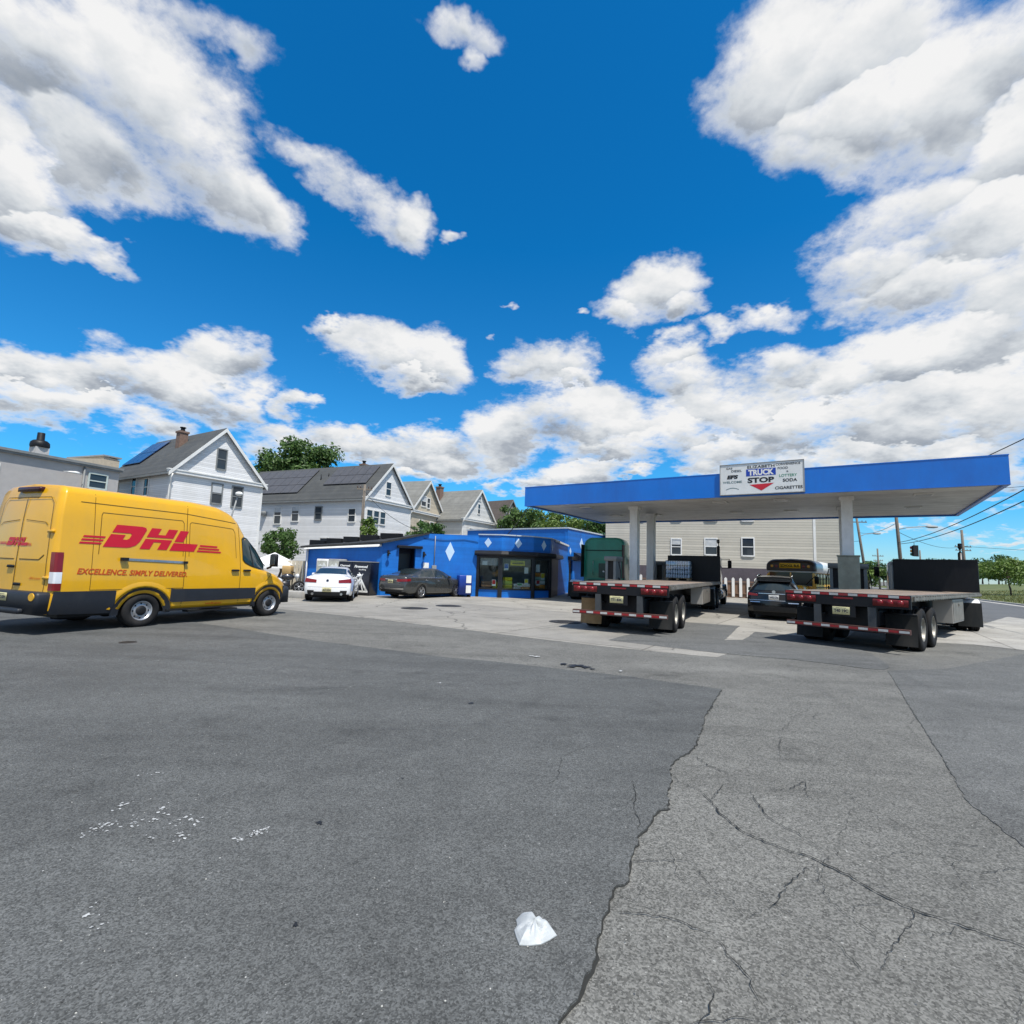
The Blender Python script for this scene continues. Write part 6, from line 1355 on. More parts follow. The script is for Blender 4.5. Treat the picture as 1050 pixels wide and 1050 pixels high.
    for i_, lst in enumerate((((.25, 1.75, .30, .22, 1), (.85, .62, .22, .34, 2)), ((.22, 1.50, .26, .36, 3), (1.42, 1.35, .24, .34, 1), (1.45, .75, .22, .3, 0), (1.02, .62, .3, .2, 4)), ((.30, 1.45, .34, .42, 1), (.75, 1.0, .3, .4, 0), (.35, .70, .3, .3, 2)))):
        fn, L_ = wfn(*fac[i_])
        for u, z, w_, h_, c_ in lst:
            m = MB(); wbox(m, fn, u, u + w_, z, z + h_, .034, .038); po = m.build('poster', WHITE, t); m = MB(); wbox(m, fn, u + .03, u + w_ - .03, z + h_ * .35, z + h_ - .03, .0125, .0145) if 0 else wbox(m, fn, u + .02, u + w_ - .02, z + h_ * .3, z + h_ - .02, .0305, .0335); m.build('poster_print', PC[c_], po)
    f_b, _ = wfn(P1, P2_); diamond(f_b, -.70, 2.99, .2, .25, -.012) if 0 else None
    fb0, Lb0 = wfn(B, P1); diamond(fb0, Lb0 * .42, 2.98, .21, .27); diamond(f_b, 1.0, 3.0, .22, .28); f3, L3 = wfn(P2_, P3); diamond(f3, L3 * .58, 2.98, .22, .30); f4, L4 = wfn(P3, P4); diamond(f4, .5, 2.96, .2, .27)
    m = MB(); m.add([(x, y, 3.30) for x, y in (B, P1, P2_, P3, P4, K, F0)], [tuple(range(7))]); m.build('flat_roof', pm('roof_felt', (.16, .16, .16), .9, var=.3), t)
    # inside the bay: floor, dark back wall, shelf
    m = MB(); m.add([(x, y, .05) for x, y in ((-1.7, 28.7), (-.5, 28.4), (1.2, 28.95), (2.2, 30.05), (2.7, 32), (-1.5, 32))], [tuple(range(6))]); m.add([(-1.75, 31.0, 0), (2.6, 31.4, 0), (2.6, 31.4, 2.6), (-1.75, 31.0, 2.6)], [(0, 1, 2, 3)]); m.add([(-1.7, 28.75, 0), (-1.7, 31.1, 0), (-1.7, 31.1, 2.6), (-1.7, 28.75, 2.6)], [(0, 1, 2, 3)])
    m.build('interior_wall', pm('shop_interior', (.30, .30, .29), .8, var=.3), t)
    # rear block, taller
    m = MB()
    fF, LF = wfn(F0, K); m.ext([(0, 0), (LF, 0), (LF, 4.62), (0, 4.62)], fF, 0, .25)
    m.build('rear_wall', BLUE, t)
    fS, LS = wfn(K, S1); m = MB()
    m.ext([(.25, 2.35), (.95, 2.35), (.95, 0), (1.25, 0), (1.25, .5), (3.6, .5), (3.6, 0), (LS, 0), (LS, 4.62), (.003, 4.62), (.003, 0), (.25, 0)], fS, 0, .25); m.build('side_wall', BLUE, t)
    m = MB(); wbox(m, fF, -.05, LF + .05, 4.62, 4.72, -.06, .3); m.build('coping', COPE, t)
    m = MB(); wbox(m, fS, -.05, LS, 4.622, 4.722, -.06, .3); m.build('coping', COPE, t)
    m = MB(); m.add([(F0[0], F0[1], 4.6), (K[0], K[1], 4.6), (S1[0], S1[1], 4.6), (S1[0] - 8, S1[1] + 5.6, 4.6)], [(0, 1, 2, 3)]); m.build('flat_roof', MATS['roof_felt'], t)
    fk, Lk = wfn(P4, K); m = MB(); wbox(m, fk, .004, Lk, 0, 3.30, 0, .2); m.build('link_wall', BLUE, t)
    m = MB(); wbox(m, fk, -.9, Lk - .05, 3.302, 3.42, -.12, .22); m.build('gutter', TRIM, t)
    diamond(fS, .50, 3.0, .17, .27); diamond(fS, 2.55, 3.62, .36, .48)
    m = MB(); wbox(m, fS, .25, .95, 0, 2.35, .10, .14); d = m.build('door', pm('shop_door_frame', (.02, .03, .06), .4), t)
    m = MB(); wbox(m, fS, .33, .87, .15, 2.15, .08, .098); m.build('door_pane', GLASS, d)
    m = MB(); wbox(m, fS, .05, 1.1, 2.38, 2.62, -.35, -.004); m.build('door_awning', SH, t, bevel=.02)
    m = MB(); wbox(m, fS, 1.25, 3.6, .5, 2.5, .16, .18); w = m.build('side_window', glass('brown_glass', (.10, .07, .035)), t)
    m = MB()
    for u in (1.25, 1.98, 2.78, 3.54): wbox(m, fS, u, u + .06, .5, 2.35, .06, .16)
    wbox(m, fS, 1.31, 3.54, .5, .56, .07, .15); m.build('window_frame', BLK, w)
    m = MB(); m.ext([(-.003, 2.32), (-.70, 2.42), (-.70, 2.60), (-.003, 2.95)], lambda a, z, u: fS(u, z, a), 1.1, 3.8); m.build('window_awning', SH, t)
    return f1, f2
F1, F2 = shop()
# goods in the bay windows: each stands on the sill inside the glass, each its own thing
def goods(lab, cat, name, x, y, z, sx, sy, sz, mats, rz=20, group=None, bands=0):
    m = MB()
    if bands:
        for k in range(bands): m.rbox((0, 0, sz * (k + .5) / bands), (sx, sy, sz / bands - .012), .012, k % len(mats))
    else: m.rbox((0, 0, sz / 2), (sx, sy, sz), .015)
    o = m.build(name, mats, None, (x, y, z)); o.rotation_euler = (0, 0, R(rz)); tag(o, lab, cat, group); return o
YB = pm('yellow_carton', (.90, .72, .03), .5, var=.2, scale=8); WB2 = pm('white_carton', (.88, .86, .8), .5, var=.2, scale=8); BRC = pm('brown_carton', (.32, .15, .07), .6, var=.3, scale=6); ORC = pm('orange_carton', (.80, .32, .06), .5, var=.3, scale=7); PLG = pm('lime_carton', (.65, .75, .08), .5, var=.3, scale=7)
m = MB()
for q in ((-1.62, -.55, 28.62, 29.0), ): m.bb(*q, .36, .40)
goods('stack of yellow boxes behind the middle pane of the shop bay', 'boxes', 'carton_stack', -.12, 28.75, .06, .42, .40, 1.06, [YB, PLG], 20, None, 5)
goods('row of orange cartons low behind the middle pane of the bay', 'boxes', 'carton_stack', .86, 29.05, .06, .50, .35, .72, [ORC, WB2], 20, None, 4)
goods('white cartons beside the yellow stack behind the middle pane', 'boxes', 'carton_stack', .38, 28.90, .06, .40, .32, .70, [WB2, WB2], 20, None, 4)
goods('brown cartons low behind the first pane of the bay', 'boxes', 'carton_stack', -1.25, 28.78, .06, .62, .30, .80, [BRC, BRC], -14, None, 4)
goods('slim yellow box beside the brown cartons behind the first pane', 'box', 'carton', -.78, 28.72, .06, .22, .28, .78, [YB], -14)
goods('pale drinks rack behind the angled end pane of the bay', 'rack', 'drinks_rack', 1.75, 29.75, .06, .50, .35, 1.35, [WB2, pm('pale_green_pack', (.35, .5, .42), .4), ORC], 46, None, 6)
sgn = thing('window_sign', 'yellow sign hanging high behind the middle pane of the bay', 'sign', (.42, 28.70, 1.78), 0); sgn.rotation_euler = (0, 0, R(19.4))
m = MB(); m.rbox((0, 0, .13), (.86, .03, .28), .012); m.build('sign_board', YB, sgn); m = MB(); m.bb(-.3, .3, -.019, -.016, .17, .2); m.bb(-.34, .34, -.019, -.016, .08, .13); m.build('sign_lettering', BLKM, sgn)
m = MB(); m.tube([(-.3, 0, .27), (-.3, 0, .45)], .006); m.build('hanging_cord', BLK, sgn); m = MB(); m.tube([(.3, 0, .27), (.3, 0, .45)], .006); m.build('hanging_cord', BLK, sgn)
m = MB(); m.grid(lambda a, b: (-.52 + 1.04 * a, .03 * math.sin(a * 40), -1.2 * b), 60, 2); bl = m.build('window_blind', pm('grey_blind', (.42, .44, .45), .7), None, (-1.16, 28.54, 2.2)); bl.rotation_euler = (0, 0, R(-15.8)); bl.scale = (1, 1, .38)
tag(bl, 'grey blind half lowered behind the first pane of the shop bay', 'blind')

# display boxes along the left wall
ang1 = math.atan2(26.406 - 28.091, -6.576 + 11.153)
def merch(name, lab, cat, u, w, h, d, z=0.):
    t = thing(name, lab, cat, F1(u, z, -.04 - d / 2), 0); t.rotation_euler = (0, 0, ang1); return t
for lab, u, w, art in (('narrower black display box with a small white picture, beside the pale cabinets', 3.22, .84, 0), ('wider black display box with a white bonfire drawing on its front', 4.20, 1.10, 1)):
    d = .72; t = merch('display_box', lab, 'display box', u, w, 1.66, d)
    NB = pm('navy_black', (.008, .010, .022), .35, var=.2, coat=.2)
    m = MB(); m.rbox((0, 0, .86), (w, d, 1.60), .03); m.bb(-w / 2 + .05, w / 2 - .05, -d / 2 + .05, d / 2 - .05, 0, .07); m.build('cabinet', NB, t)
    m = MB(); m.bb(-w / 2 + .04, w / 2 - .04, -d / 2 - .015, -d / 2 + .0, .14, 1.60); dd = m.build('front_panel', NB, t, bevel=.006)
    m = MB(); m.bb(-w / 2 + .0, w / 2, -d / 2 - .02, d / 2, 1.66, 1.70); m.build('top_trim', STEEL, t)
    m = MB(); f = lambda a, b: (a, -d / 2 - .018, b)
    if art:
        word(m, 'Firewood', .17, lambda a, b: f(a - .40, b + 1.38), shear=.2, bold=.008, width=.80); word(m, 'kindling', .08, lambda a, b: f(a - .12, b + 1.26), bold=.002, width=.42)
        def log(p, q, r): 
            L_ = math.hypot(q[0] - p[0], q[1] - p[1]); nx, nz = -(q[1] - p[1]) / L_ * r, (q[0] - p[0]) / L_ * r
            m.add([f(p[0] + nx, p[1] + nz), f(q[0] + nx, q[1] + nz), f(q[0] - nx, q[1] - nz), f(p[0] - nx, p[1] - nz)], [(0, 1, 2, 3)])
        log((-.42, .22), (.04, .92), .05); log((.40, .22), (-.03, .90), .05); log((-.20, .20), (.0, .70), .028); log((.18, .20), (.02, .70), .03); log((-.10, 1.14), (.06, .86), .028); log((.14, 1.08), (.0, .88), .022); log((.30, .4), (.36, .22), .04)
        m.add([f(-.47, .16), f(.47, .16), f(.47, .25), f(-.47, .25)], [(0, 1, 2, 3)])
    else:
        word(m, 'Charcoal', .13, lambda a, b: f(a - .30, b + 1.42), bold=.006, width=.60)
        m.add([f(-.04 + .16 * math.cos(k * PI / 6) * (1 + .2 * (k % 2)), 1.06 + .17 * math.sin(k * PI / 6) * (1 + .15 * ((k + 1) % 3))) for k in range(12)], [tuple(range(12))])
    m.build('front_lettering', WHITE, dd, fixn=False)
for lab, u, w, mt, h in (('pale white cabinet with a faded picture, seen over the roof of the white coupe', 1.66, .74, WHITE, 1.76), ('grey cabinet with a faded picture between the white cabinet and the black box', 2.42, .74, STEEL, 1.78)):
    t = merch('cabinet', lab, 'cabinet', u, w, h, .6)
    m = MB(); m.rbox((0, 0, h / 2 + .04), (w, .6, h - .08), .03); m.bb(-w / 2 + .05, w / 2 - .05, -.25, .25, 0, .09); m.build('cabinet_body', mt, t)
    m = MB(); m.bb(-w / 2 + .05, w / 2 - .05, -.315, -.30, .9, h - .1); p = m.build('picture_panel', pm('faded_print', (.50, .50, .44), .5, var=.4, scale=5), t)
    m = MB(); m.ext([(-.25, 1.38), (-.1, 1.5), (.02, 1.42), (.12, 1.58), (.28, 1.38)], lambda a, b, c: (a, c, b), -.322, -.316); m.build('print_shape', pm('print_pale', (.72, .74, .72), .5), p)
t = thing('blue_box', 'dark blue box with white paper notices beside the bay', 'newspaper box', F2(4.35, 0, -.42), 0); t.rotation_euler = (0, 0, math.atan2(28.559 - 26.406, -1.792 + 6.576))  # plain dark blue box carrying the white notices
m = MB(); m.rbox((0, 0, .64), (.72, .5, 1.02), .03); m.build('box_body', pm('box_blue', (.008, .045, .30), .4, var=.15), t)
for x in (-.28, .28): m = MB(); m.bb(x - .04, x + .04, -.2, .2, 0, .14); m.build('leg', BLK, t)
for z in (.95, .42): m = MB(); m.bb(.02, .30, -.262, -.255, z - .2, z + .2); m.build('paper_notice', WHITE, t)

# ---------- fuel canopy
CA = (.65, 26.69); CB = 33.6
def canopy():
    t = thing('fuel_canopy', 'flat fuel station canopy with a bright blue fascia on white columns', 'canopy', (CA[0], CA[1], 0), CB)
    LX, LY, z0, z1 = 18.63, 9.97, 4.90, 5.86
    rnd = random.Random(3)
    for (xa, xb, ya, yb) in ((0, LX, 0, .12), (0, LX, LY - .12, LY), (0, .12, .122, LY - .122), (LX - .12, LX, .122, LY - .122)):
        m = MB(); m.bb(xa, xb, ya, yb, z0, z1); f = m.build('fascia', BLUEF, t)
        m = MB(); e = .012
        m.bb(xa - e, xb + e, ya - e, yb + e, z1, z1 + .03); m.bb(xa - e, xb + e, ya - e, yb + e, z0 - .02, z0); m.build('fascia_trim', BLUEF, f)
    m = MB()
    m.bb(.12, LX - .12, .12, LY - .12, z0 + .06, z0 + .10)
    m.build('soffit', courses('soffit_panels', (.60, .60, .58), pitch=.40, axis=1, rough=.5, depth=.35, lap=.05, var=.18, dirt=(.30, .29, .26), damt=.6), t)
    m = MB(); m.bb(.1, LX - .1, .1, LY - .1, z1 - .3, z1 - .26); m.build('roof', STEEL, t)
    for x in (2.6, 5.0, 9.3, 11.8, 14.1, 16.6):
        for y in (2.1, 6.2):
            if (x, y) in ((5.0, 2.1), (14.1, 2.1)): continue
            m = MB(); m.bb(x - .30, x + .30, y - .30, y + .30, z0 + .015, z0 + .06); l = m.build('light_fixture', TRIM, t, bevel=.01); m = MB(); m.bb(x - .24, x + .24, y - .24, y + .24, z0 + .005, z0 + .015); m.build('diffuser', pm('diffuser_dull', (.32, .32, .31), .3), l)
    for x, y in ((5.05, 2.6), (4.83, 5.86), (14.14, 2.01), (14.0, 5.6)):
        m = MB(); m.bb(x - .20, x + .20, y - .20, y + .20, .15, z0 + .06); c = m.build('column', pm('column_white', (.74, .74, .73), .5, var=.08, dirt=(.42, .40, .36), damt=.5), t, bevel=.012)
        m = MB(); m.bb(x - .26, x + .26, y - .26, y + .26, z0 - .10, z0 + .055); m.build('column_cap', MATS['column_white'], c)
    return t
canopy()
def cw(x, y, z=0.): c, s_ = math.cos(R(CB)), math.sin(R(CB)); return (CA[0] + x * c + y * s_, CA[1] - x * s_ + y * c, z)
# painted sign on the fascia
sg = thing('station_sign', 'white painted sign board with a red triangle on the blue canopy edge', 'sign', cw(9.74, -.10, 4.96), CB)
SW, SH_ = 3.06, 1.24
m = MB(); m.bb(0, SW, 0, .085, 0, SH_); m.build('sign_board', pm('sign_white', (.72, .73, .72), .5, var=.07, dirt=(.5, .49, .45), damt=.4), sg, bevel=.01)
m = MB()
m.bb(-.02, SW + .02, -.02, .09, -.025, 0); m.bb(-.02, SW + .02, -.02, .09, SH_, SH_ + .025); m.bb(-.02, 0, -.02, .09, 0, SH_); m.bb(SW, SW + .02, -.02, .09, 0, SH_); m.build('sign_frame', STEEL, sg)
def sw(mat, txt, cx, z, size, width, **k): m = MB(); word(m, txt, size, lambda a, b: (cx - width / 2 + a, -.004, z + b), 0, width=width, **k); m.build('lettering', mat, sg, fixn=False)
INKB = pm('sign_ink_black', (.012, .012, .014), .5); INKBL = pm('sign_ink_blue', (.008, .05, .38), .5); INKR = pm('sign_ink_red', (.55, .012, .03), .5); INKG = pm('sign_ink_green', (.03, .25, .14), .5); INKGY = pm('sign_ink_grey', (.16, .17, .19), .5)
sw(INKB, 'ELIZABETH', 1.55, 1.045, .15, 1.0, bold=.003); sw(INKB, 'STOP', 1.54, .45, .28, .98, bold=.012); sw(INKB, 'EFS', .48, .66, .20, .44, shear=.2, bold=.012); sw(INKB, 'SODA', 2.58, .42, .17, .50, bold=.005); sw(INKB, 'CIGARETTES', 2.53, .13, .16, .96, bold=.004)
sw(INKB, 'GAS', .36, 1.06, .11, .24, bold=.002); sw(INKB, 'DIESEL', .64, .93, .13, .40, bold=.002); sw(INKB, 'CONVENIENCE', 2.52, 1.09, .12, .86, bold=.002); sw(INKB, 'FOOD', 2.34, .93, .13, .36, bold=.002); sw(INKB, '&', 2.5, .80, .10, .08)
m = MB(); m.bb(1.00, 2.09, -.003, -.001, .72, 1.01); m.build('blue_panel', INKBL, sg)
m = MB(); word(m, 'TRUCK', .30, lambda a, b: (1.08 + a, -.006, .76 + b), width=.94, bold=.014); m.build('white_lettering', WHITE, sg, fixn=False)
m = MB(); m.add([(1.12, -.004, .37), (2.02, -.004, .40), (1.56, -.004, .11)], [(0, 1, 2)]); m.build('red_triangle', INKR, sg)
sw(INKG, 'LOTTERY', 2.52, .62, .15, .62, bold=.002)
INKT = pm('sign_ink_teal', (.08, .16, .17), .5); m = MB(); sw(INKT, 'WELCOME', .47, .47, .13, .74, bold=.002, spacing=1.0)
pts = [(.22 + .5 * k / 12, -.004, .20 + .07 * math.sin(PI * k / 12)) for k in range(13)]
m.add([(x, y, z - .012) for x, y, z in pts] + [(x, y, z + .012) for x, y, z in pts], [(k, k + 1, 14 + k, 13 + k) for k in range(12)]); m.build('sign_scroll', INKT, sg, fixn=False)

# islands and dispensers
for lab, x, y0, y1 in (('concrete pump island under the canopy, nearer the green tractor', 4.9, .7, 8.3), ('concrete pump island under the canopy, behind the empty flatbed', 14.1, .9, 7.6)):
    c = cw(x, (y0 + y1) / 2); m = MB(); m.rbox((0, 0, .08), (1.3, y1 - y0, .16), .12, 0, 5); o = m.build('pump_island', KERBM, None, c); o.rotation_euler = (0, 0, -R(CB)); tag(o, lab, 'kerb island', 'pump islands')
DG = pm('dispenser_grey', (.16, .18, .19), .45, var=.15, dirt=(.1, .09, .08), damt=.4); DT = pm('dispenser_tan', (.38, .30, .22), .5, var=.2, dirt=(.15, .12, .1), damt=.4)
def dispenser(lab, x, y, W_, D_, h, front, br=CB):
    t = thing('fuel_dispenser', lab, 'fuel pump', cw(x, y, .16), br, 'fuel dispensers')
    m = MB(); m.rbox((0, 0, .55), (W_, D_, 1.10), .03); m.build('cabinet', front, t)
    for sx in (-1, 1): m = MB(); m.bb(sx * (W_ / 2 - .07) - .06, sx * (W_ / 2 - .07) + .06, -D_ / 2 + .02, D_ / 2 - .02, 1.10, h - .22); m.build('post', DG, t)
    m = MB(); m.rbox((0, 0, h - .11), (W_ + .10, D_ + .06, .22), .03); m.build('header', DG, t)
    m = MB(); m.bb(-W_ / 2 + .13, W_ / 2 - .13, -D_ / 2 + .10, D_ / 2 - .10, 1.10, h - .22); m.build('rear_panel', BLKM, t)
    m = MB(); m.bb(-.18, .18, -D_ / 2 - .012, -D_ / 2, .72, 1.0); m.build('display', GLASS, t)
    for sx in (-1, 1):
        m = MB(); x0 = sx * (W_ / 2 + .02); m.tube([(x0, -.02, h - .25), (x0 + sx * .10, -.06, h - .7), (x0 + sx * .12, -.08, .5), (x0 + sx * .09, -.05, .25), (x0 + sx * .05, .02, .5), (x0, .03, .95)], .022, 8); hz = m.build('hose', BLKM, t)
        m = MB(); m.tube([(x0 + sx * .02, .03, .95), (x0 + sx * .03, .0, 1.12), (x0 + sx * .03, -.10, 1.16)], .03, 8); m.build('nozzle', BLKM, hz)
    return t
dispenser('tan-fronted diesel pump beside the near column by the green tractor', 4.45, 1.3, .55, .75, 2.20, DT)
dispenser('dark diesel pump just behind the second column by the green tractor', 5.05, 7.0, .55, .7, 2.15, BLKM)
dispenser('wide grey fuel pump behind the boxed column next to the bus', 14.1, 3.6, 1.35, .7, 2.15, DG)
m = MB(); m.bb(-.36, .36, -.30, .30, 0, 2.36); m.bb(-.39, .39, -.33, .33, 2.36, 2.41); o = m.build('column_casing', pm('casing_grey_green', (.22, .24, .20), .7, var=.25, dirt=(.12, .11, .09), damt=.5, bump=.3), None, cw(14.14, 2.01 - .52, .16), bevel=.015); o.rotation_euler = (0, 0, -R(CB)); tag(o, 'grey-green boxed cabinet in front of the white column next to the bus', 'cabinet')

# ---------- houses
WSID = courses('white_siding', (.70, .70, .70), pitch=.13, rough=.55, depth=.5, lap=.10, var=.05, dirt=(.55, .54, .50), damt=.3)
BEIGE = courses('beige_siding', (.50, .47, .40), pitch=.20, rough=.6, depth=.6, lap=.10, var=.05, dirt=(.36, .34, .29), damt=.3)
TANS = courses('tan_siding', (.50, .44, .34), pitch=.14, rough=.6, depth=.5, lap=.10, var=.08, dirt=(.33, .29, .22), damt=.35)
GREYS = courses('grey_siding', (.62, .62, .60), pitch=.14, rough=.6, depth=.5, lap=.10, var=.08, dirt=(.4, .39, .36), damt=.35)
BROWNS = courses('brown_shingle_wall', (.30, .26, .21), pitch=.18, rough=.8, depth=.6, lap=.12, var=.2)
ROOFG = courses('grey_shingles', (.105, .108, .11), pitch=.16, axis=1, rough=.85, depth=.5, lap=.1, var=.15, tabs=.3, dirt=(.17, .165, .15), damt=.4)
ROOFG = courses('grey_shingles_slope', (.062, .066, .067), pitch=.13, axis=2, rough=.85, depth=.5, lap=.1, var=.15, dirt=(.11, .11, .10), damt=.5)
ROOFB = courses('brown_shingles_slope', (.085, .07, .06), pitch=.13, axis=2, rough=.85, depth=.5, lap=.1, var=.2)
ROOFP = courses('pale_shingles_slope', (.20, .20, .185), pitch=.13, axis=2, rough=.85, depth=.5, lap=.1, var=.2, dirt=(.12, .12, .11), damt=.5)
SOLAR = pm('solar_cell', (.085, .083, .085), .42, var=.2, scale=2, coat=.1)
SOLARB = pm('solar_cell_blue', (.012, .03, .10), .2, var=.2, scale=2, coat=.5)
EAVE = pm('eave_grey', (.20, .21, .21), .6, var=.15, dirt=(.1, .1, .09), damt=.4)
def window(t, face, u, z, w, h, frame=TRIM, wt=None, pane=None, blind=0.):
    """face: (o, ux, n) origin, along, outward; (u, z) lower left corner of the opening"""
    o, ux, n = face
    f = lambda a, b, c: (o[0] + ux[0] * a + n[0] * c, o[1] + ux[1] * a + n[1] * c, b)
    def fb(m, a0, a1, b0, b1, c0, c1, mt=0): return m.add([f(a, b, c) for c in (c0, c1) for a, b in ((a0, b0), (a1, b0), (a1, b1), (a0, b1))], [(0, 1, 2, 3), (7, 6, 5, 4), (0, 4, 5, 1), (1, 5, 6, 2), (2, 6, 7, 3), (3, 7, 4, 0)], mt)
    m = MB(); b = .085
    fb(m, u - b, u, z - b, z + h + b, .004, .06); fb(m, u + w, u + w + b, z - b, z + h + b, .004, .06); fb(m, u, u + w, z - b - .02, z, .004, .085); fb(m, u, u + w, z + h, z + h + b, .004, .065); fb(m, u, u + w, z + h * .5 - .03, z + h * .5 + .03, .004, .045)
    wi = m.build('window', frame, t)
    m = MB(); fb(m, u, u + w, z, z + h * .5 - .03, .006, .014); fb(m, u, u + w, z + h * .5 + .03, z + h, .006, .028); m.build('pane', pane or glass('house_glass', (.035, .045, .055)), wi)
    if blind:
        m = MB(); fb(m, u + .02, u + w - .02, z + h - h * blind, z + h, .029, .034); m.build('blind', pm('window_blind_pale', (.50, .52, .53), .7, var=.15), wi)
    return wi
def house(lab, L_, brg, w, ln, eave, apex, wall, roofm, rooft=TRIM, base=0., over=.28, gablem=None, cat='house'):
    t = thing('house', lab, cat, (L_[0], L_[1], 0), brg - 90, None)
    # local x along the gable, local y backwards along the long side
    m = MB(); m.bb(0, w, 0, ln, base, eave); m.build('wall', wall, t)
    m = MB(); m.ext([(0, eave), (w, eave), (w / 2, apex)], lambda a, b, c: (a, c, b), -.004, .20); m.build('gable', gablem or wall, t); m = MB(); m.ext([(0, eave), (w, eave), (w / 2, apex)], lambda a, b, c: (a, c, b), ln - .2, ln + .004); m.build('gable', gablem or wall, t)
    sl = (apex - eave) / (w / 2); th = .16
    for sd in (0, 1):
        m = MB(); X = lambda a: a if sd == 0 else w - a
        q = [(X(-over), eave - sl * over), (X(w / 2), apex), (X(w / 2), apex + th), (X(-over), eave - sl * over + th)]
        m.ext(q, lambda a, b, c: (a, c, b), -over, ln + over); r = m.build('roof', roofm, t)
        m = MB(); q2 = [(X(-over - .01), eave - sl * over - .16), (X(w / 2), apex - .16), (X(w / 2), apex + th - .03), (X(-over - .01), eave - sl * over + th - .03)]
        m.ext(q2, lambda a, b, c: (a, c, b), -over - .03, -over + .02); m.build('barge_trim', rooft, r)
        m = MB(); xe = X(-over); m.bb(min(xe - .10, xe + .02), max(xe - .10, xe + .02) if sd == 0 else xe + .10, -over, ln + over, eave - sl * over - .05, eave - sl * over + .09); m.build('gutter', EAVE, r)
    m = MB(); m.bb(-over, w + over, -over + .05, .0, eave - .22, eave - .02); m.bb(-over - .04, w + over + .04, -over, .0, eave - .02, eave + .06); m.build('cornice', rooft, t)
    m = MB()
    for x in (0, w): m.bb(x - .07, x + .07, -.03, .07, base, eave - .22)
    m.bb(-.03, .07, ln - .07, ln + .03, base, eave - .1); m.build('corner_trim', TRIM, t)
    return t
def chimney(t, x, y, z0, z1, s=.55, m_=None, pots=True):
    m = MB(); m.bb(x - s / 2, x + s / 2, y - s / 2, y + s / 2, z0, z1); m.bb(x - s / 2 - .06, x + s / 2 + .06, y - s / 2 - .06, y + s / 2 + .06, z1 - .16, z1); c = m.build('chimney', m_ or pm('chimney_brick', (.20, .13, .10), .85, var=.3, scale=8), t, bevel=.01)
    if pots: m = MB(); m.cyl((x, y, z1), (x, y, z1 + .28), s * .28, s * .24, 12); m.cyl((x, y, z1 + .28), (x, y, z1 + .34), s * .36, s * .36, 12); m.build('chimney_cap', BLK, c)
def solar(t, w, eave, apex, y0, y1, t0, t1, ny, nt_, mat, zoff=.24):
    """array laid on the left roof slope: t is the fraction from eave to ridge"""
    sl = (apex - eave) / (w / 2); n = Vector((-sl, 0, 1)).normalized(); m = MB(); mm_ = MB()
    P = lambda y, q, o: tuple(Vector((w / 2 * q, y, eave + (apex - eave) * q)) + n * o)
    for i in range(ny):
        for j in range(nt_):
            ya, yb = y0 + (y1 - y0) * i / ny + .02, y0 + (y1 - y0) * (i + 1) / ny - .02; ta, tb = t0 + (t1 - t0) * j / nt_ + .006, t0 + (t1 - t0) * (j + 1) / nt_ - .006
            m.add([P(ya, ta, zoff), P(yb, ta, zoff), P(yb, tb, zoff), P(ya, tb, zoff), P(ya, ta, zoff - .05), P(yb, ta, zoff - .05), P(yb, tb, zoff - .05), P(ya, tb, zoff - .05)], [(0, 1, 2, 3), (7, 6, 5, 4), (0, 4, 5, 1), (1, 5, 6, 2), (2, 6, 7, 3), (3, 7, 4, 0)])
    a = m.build('solar_panel_tile', mat, t); return a
def faces(w): return ((0, 0), (1, 0), (0, -1)), ((0, 0), (0, 1), (-1, 0))
# white house with the grey roof, nearest
h = house('tall white house with a grey gable roof and brick chimney, behind the yellow van', (-23.65, 35.0), 32.1, 6.69, 10.4, 7.59, 11.21, WSID, ROOFG)
g, s_ = faces(6.69)
for u, z, w, hh in ((3.0, 8.25, .62, 1.45), (2.84, 5.66, .70, 1.4), (4.36, 5.58, .74, 1.5), (1.2, 2.4, .9, 1.5), (4.2, 2.4, .9, 1.5)): window(h, g, u, z, w, hh, EAVE if z > 5 else TRIM, blind=.45 if z > 5.6 and z < 6 else 0)
for u, z, w, hh in ((5.15, 6.1, .62, 1.2), (3.15, 5.95, .62, 1.2), (5.15, 2.6, .7, 1.4), (8.2, 5.9, .7, 1.3)): window(h, s_, u, z, w, hh)
chimney(h, 2.35, 4.2, 9.6, 11.35, .60)
solar(h, 6.69, 7.59, 11.21, 7.2, 10.3, .30, .92, 3, 2, SOLARB)
m = MB(); m.tube([(-.05, -.35, 7.3), (-.1, -.3, 7.0), (.02, -.08, 6.6), (.02, -.08, .3)], .05, 8); m.build('downpipe', TRIM, h)
# white house with solar panels
h = house('long white house with dark solar panels covering its roof, behind the shop', (-13.38, 46.0), 24.3, 7.07, 17.7, 7.57, 11.22, WSID, ROOFG)
g, s_ = faces(7.07)
window(h, g, 2.95, 8.2, .70, 1.25)
for k in range(3): window(h, g, .42 + k * .95, 5.35, .72, 1.12, TRIM)
for u in (1.2, 4.6): window(h, g, u, 2.4, .9, 1.4)
for u, z, w, hh in ((13.35, 5.2, .85, 1.6), (10.25, 5.2, .85, 1.6), (7.9, 5.45, .85, 1.4), (5.0, 5.6, .75, 1.15), (.95, 5.35, .75, 1.15), (9, 2.4, .9, 1.4), (4, 2.4, .9, 1.4)): window(h, s_, u, z, w, hh, EAVE if u == 5.0 else TRIM, blind=.3 if u > 7 else 0)
m = MB(); m.rbox((-.22, 12.5, 6.2), (.42, .62, .42), .03); m.build('air_conditioner', STEEL, h)
solar(h, 7.07, 7.57, 11.22, 8.8, 17.0, .16, .94, 7, 3, SOLAR)
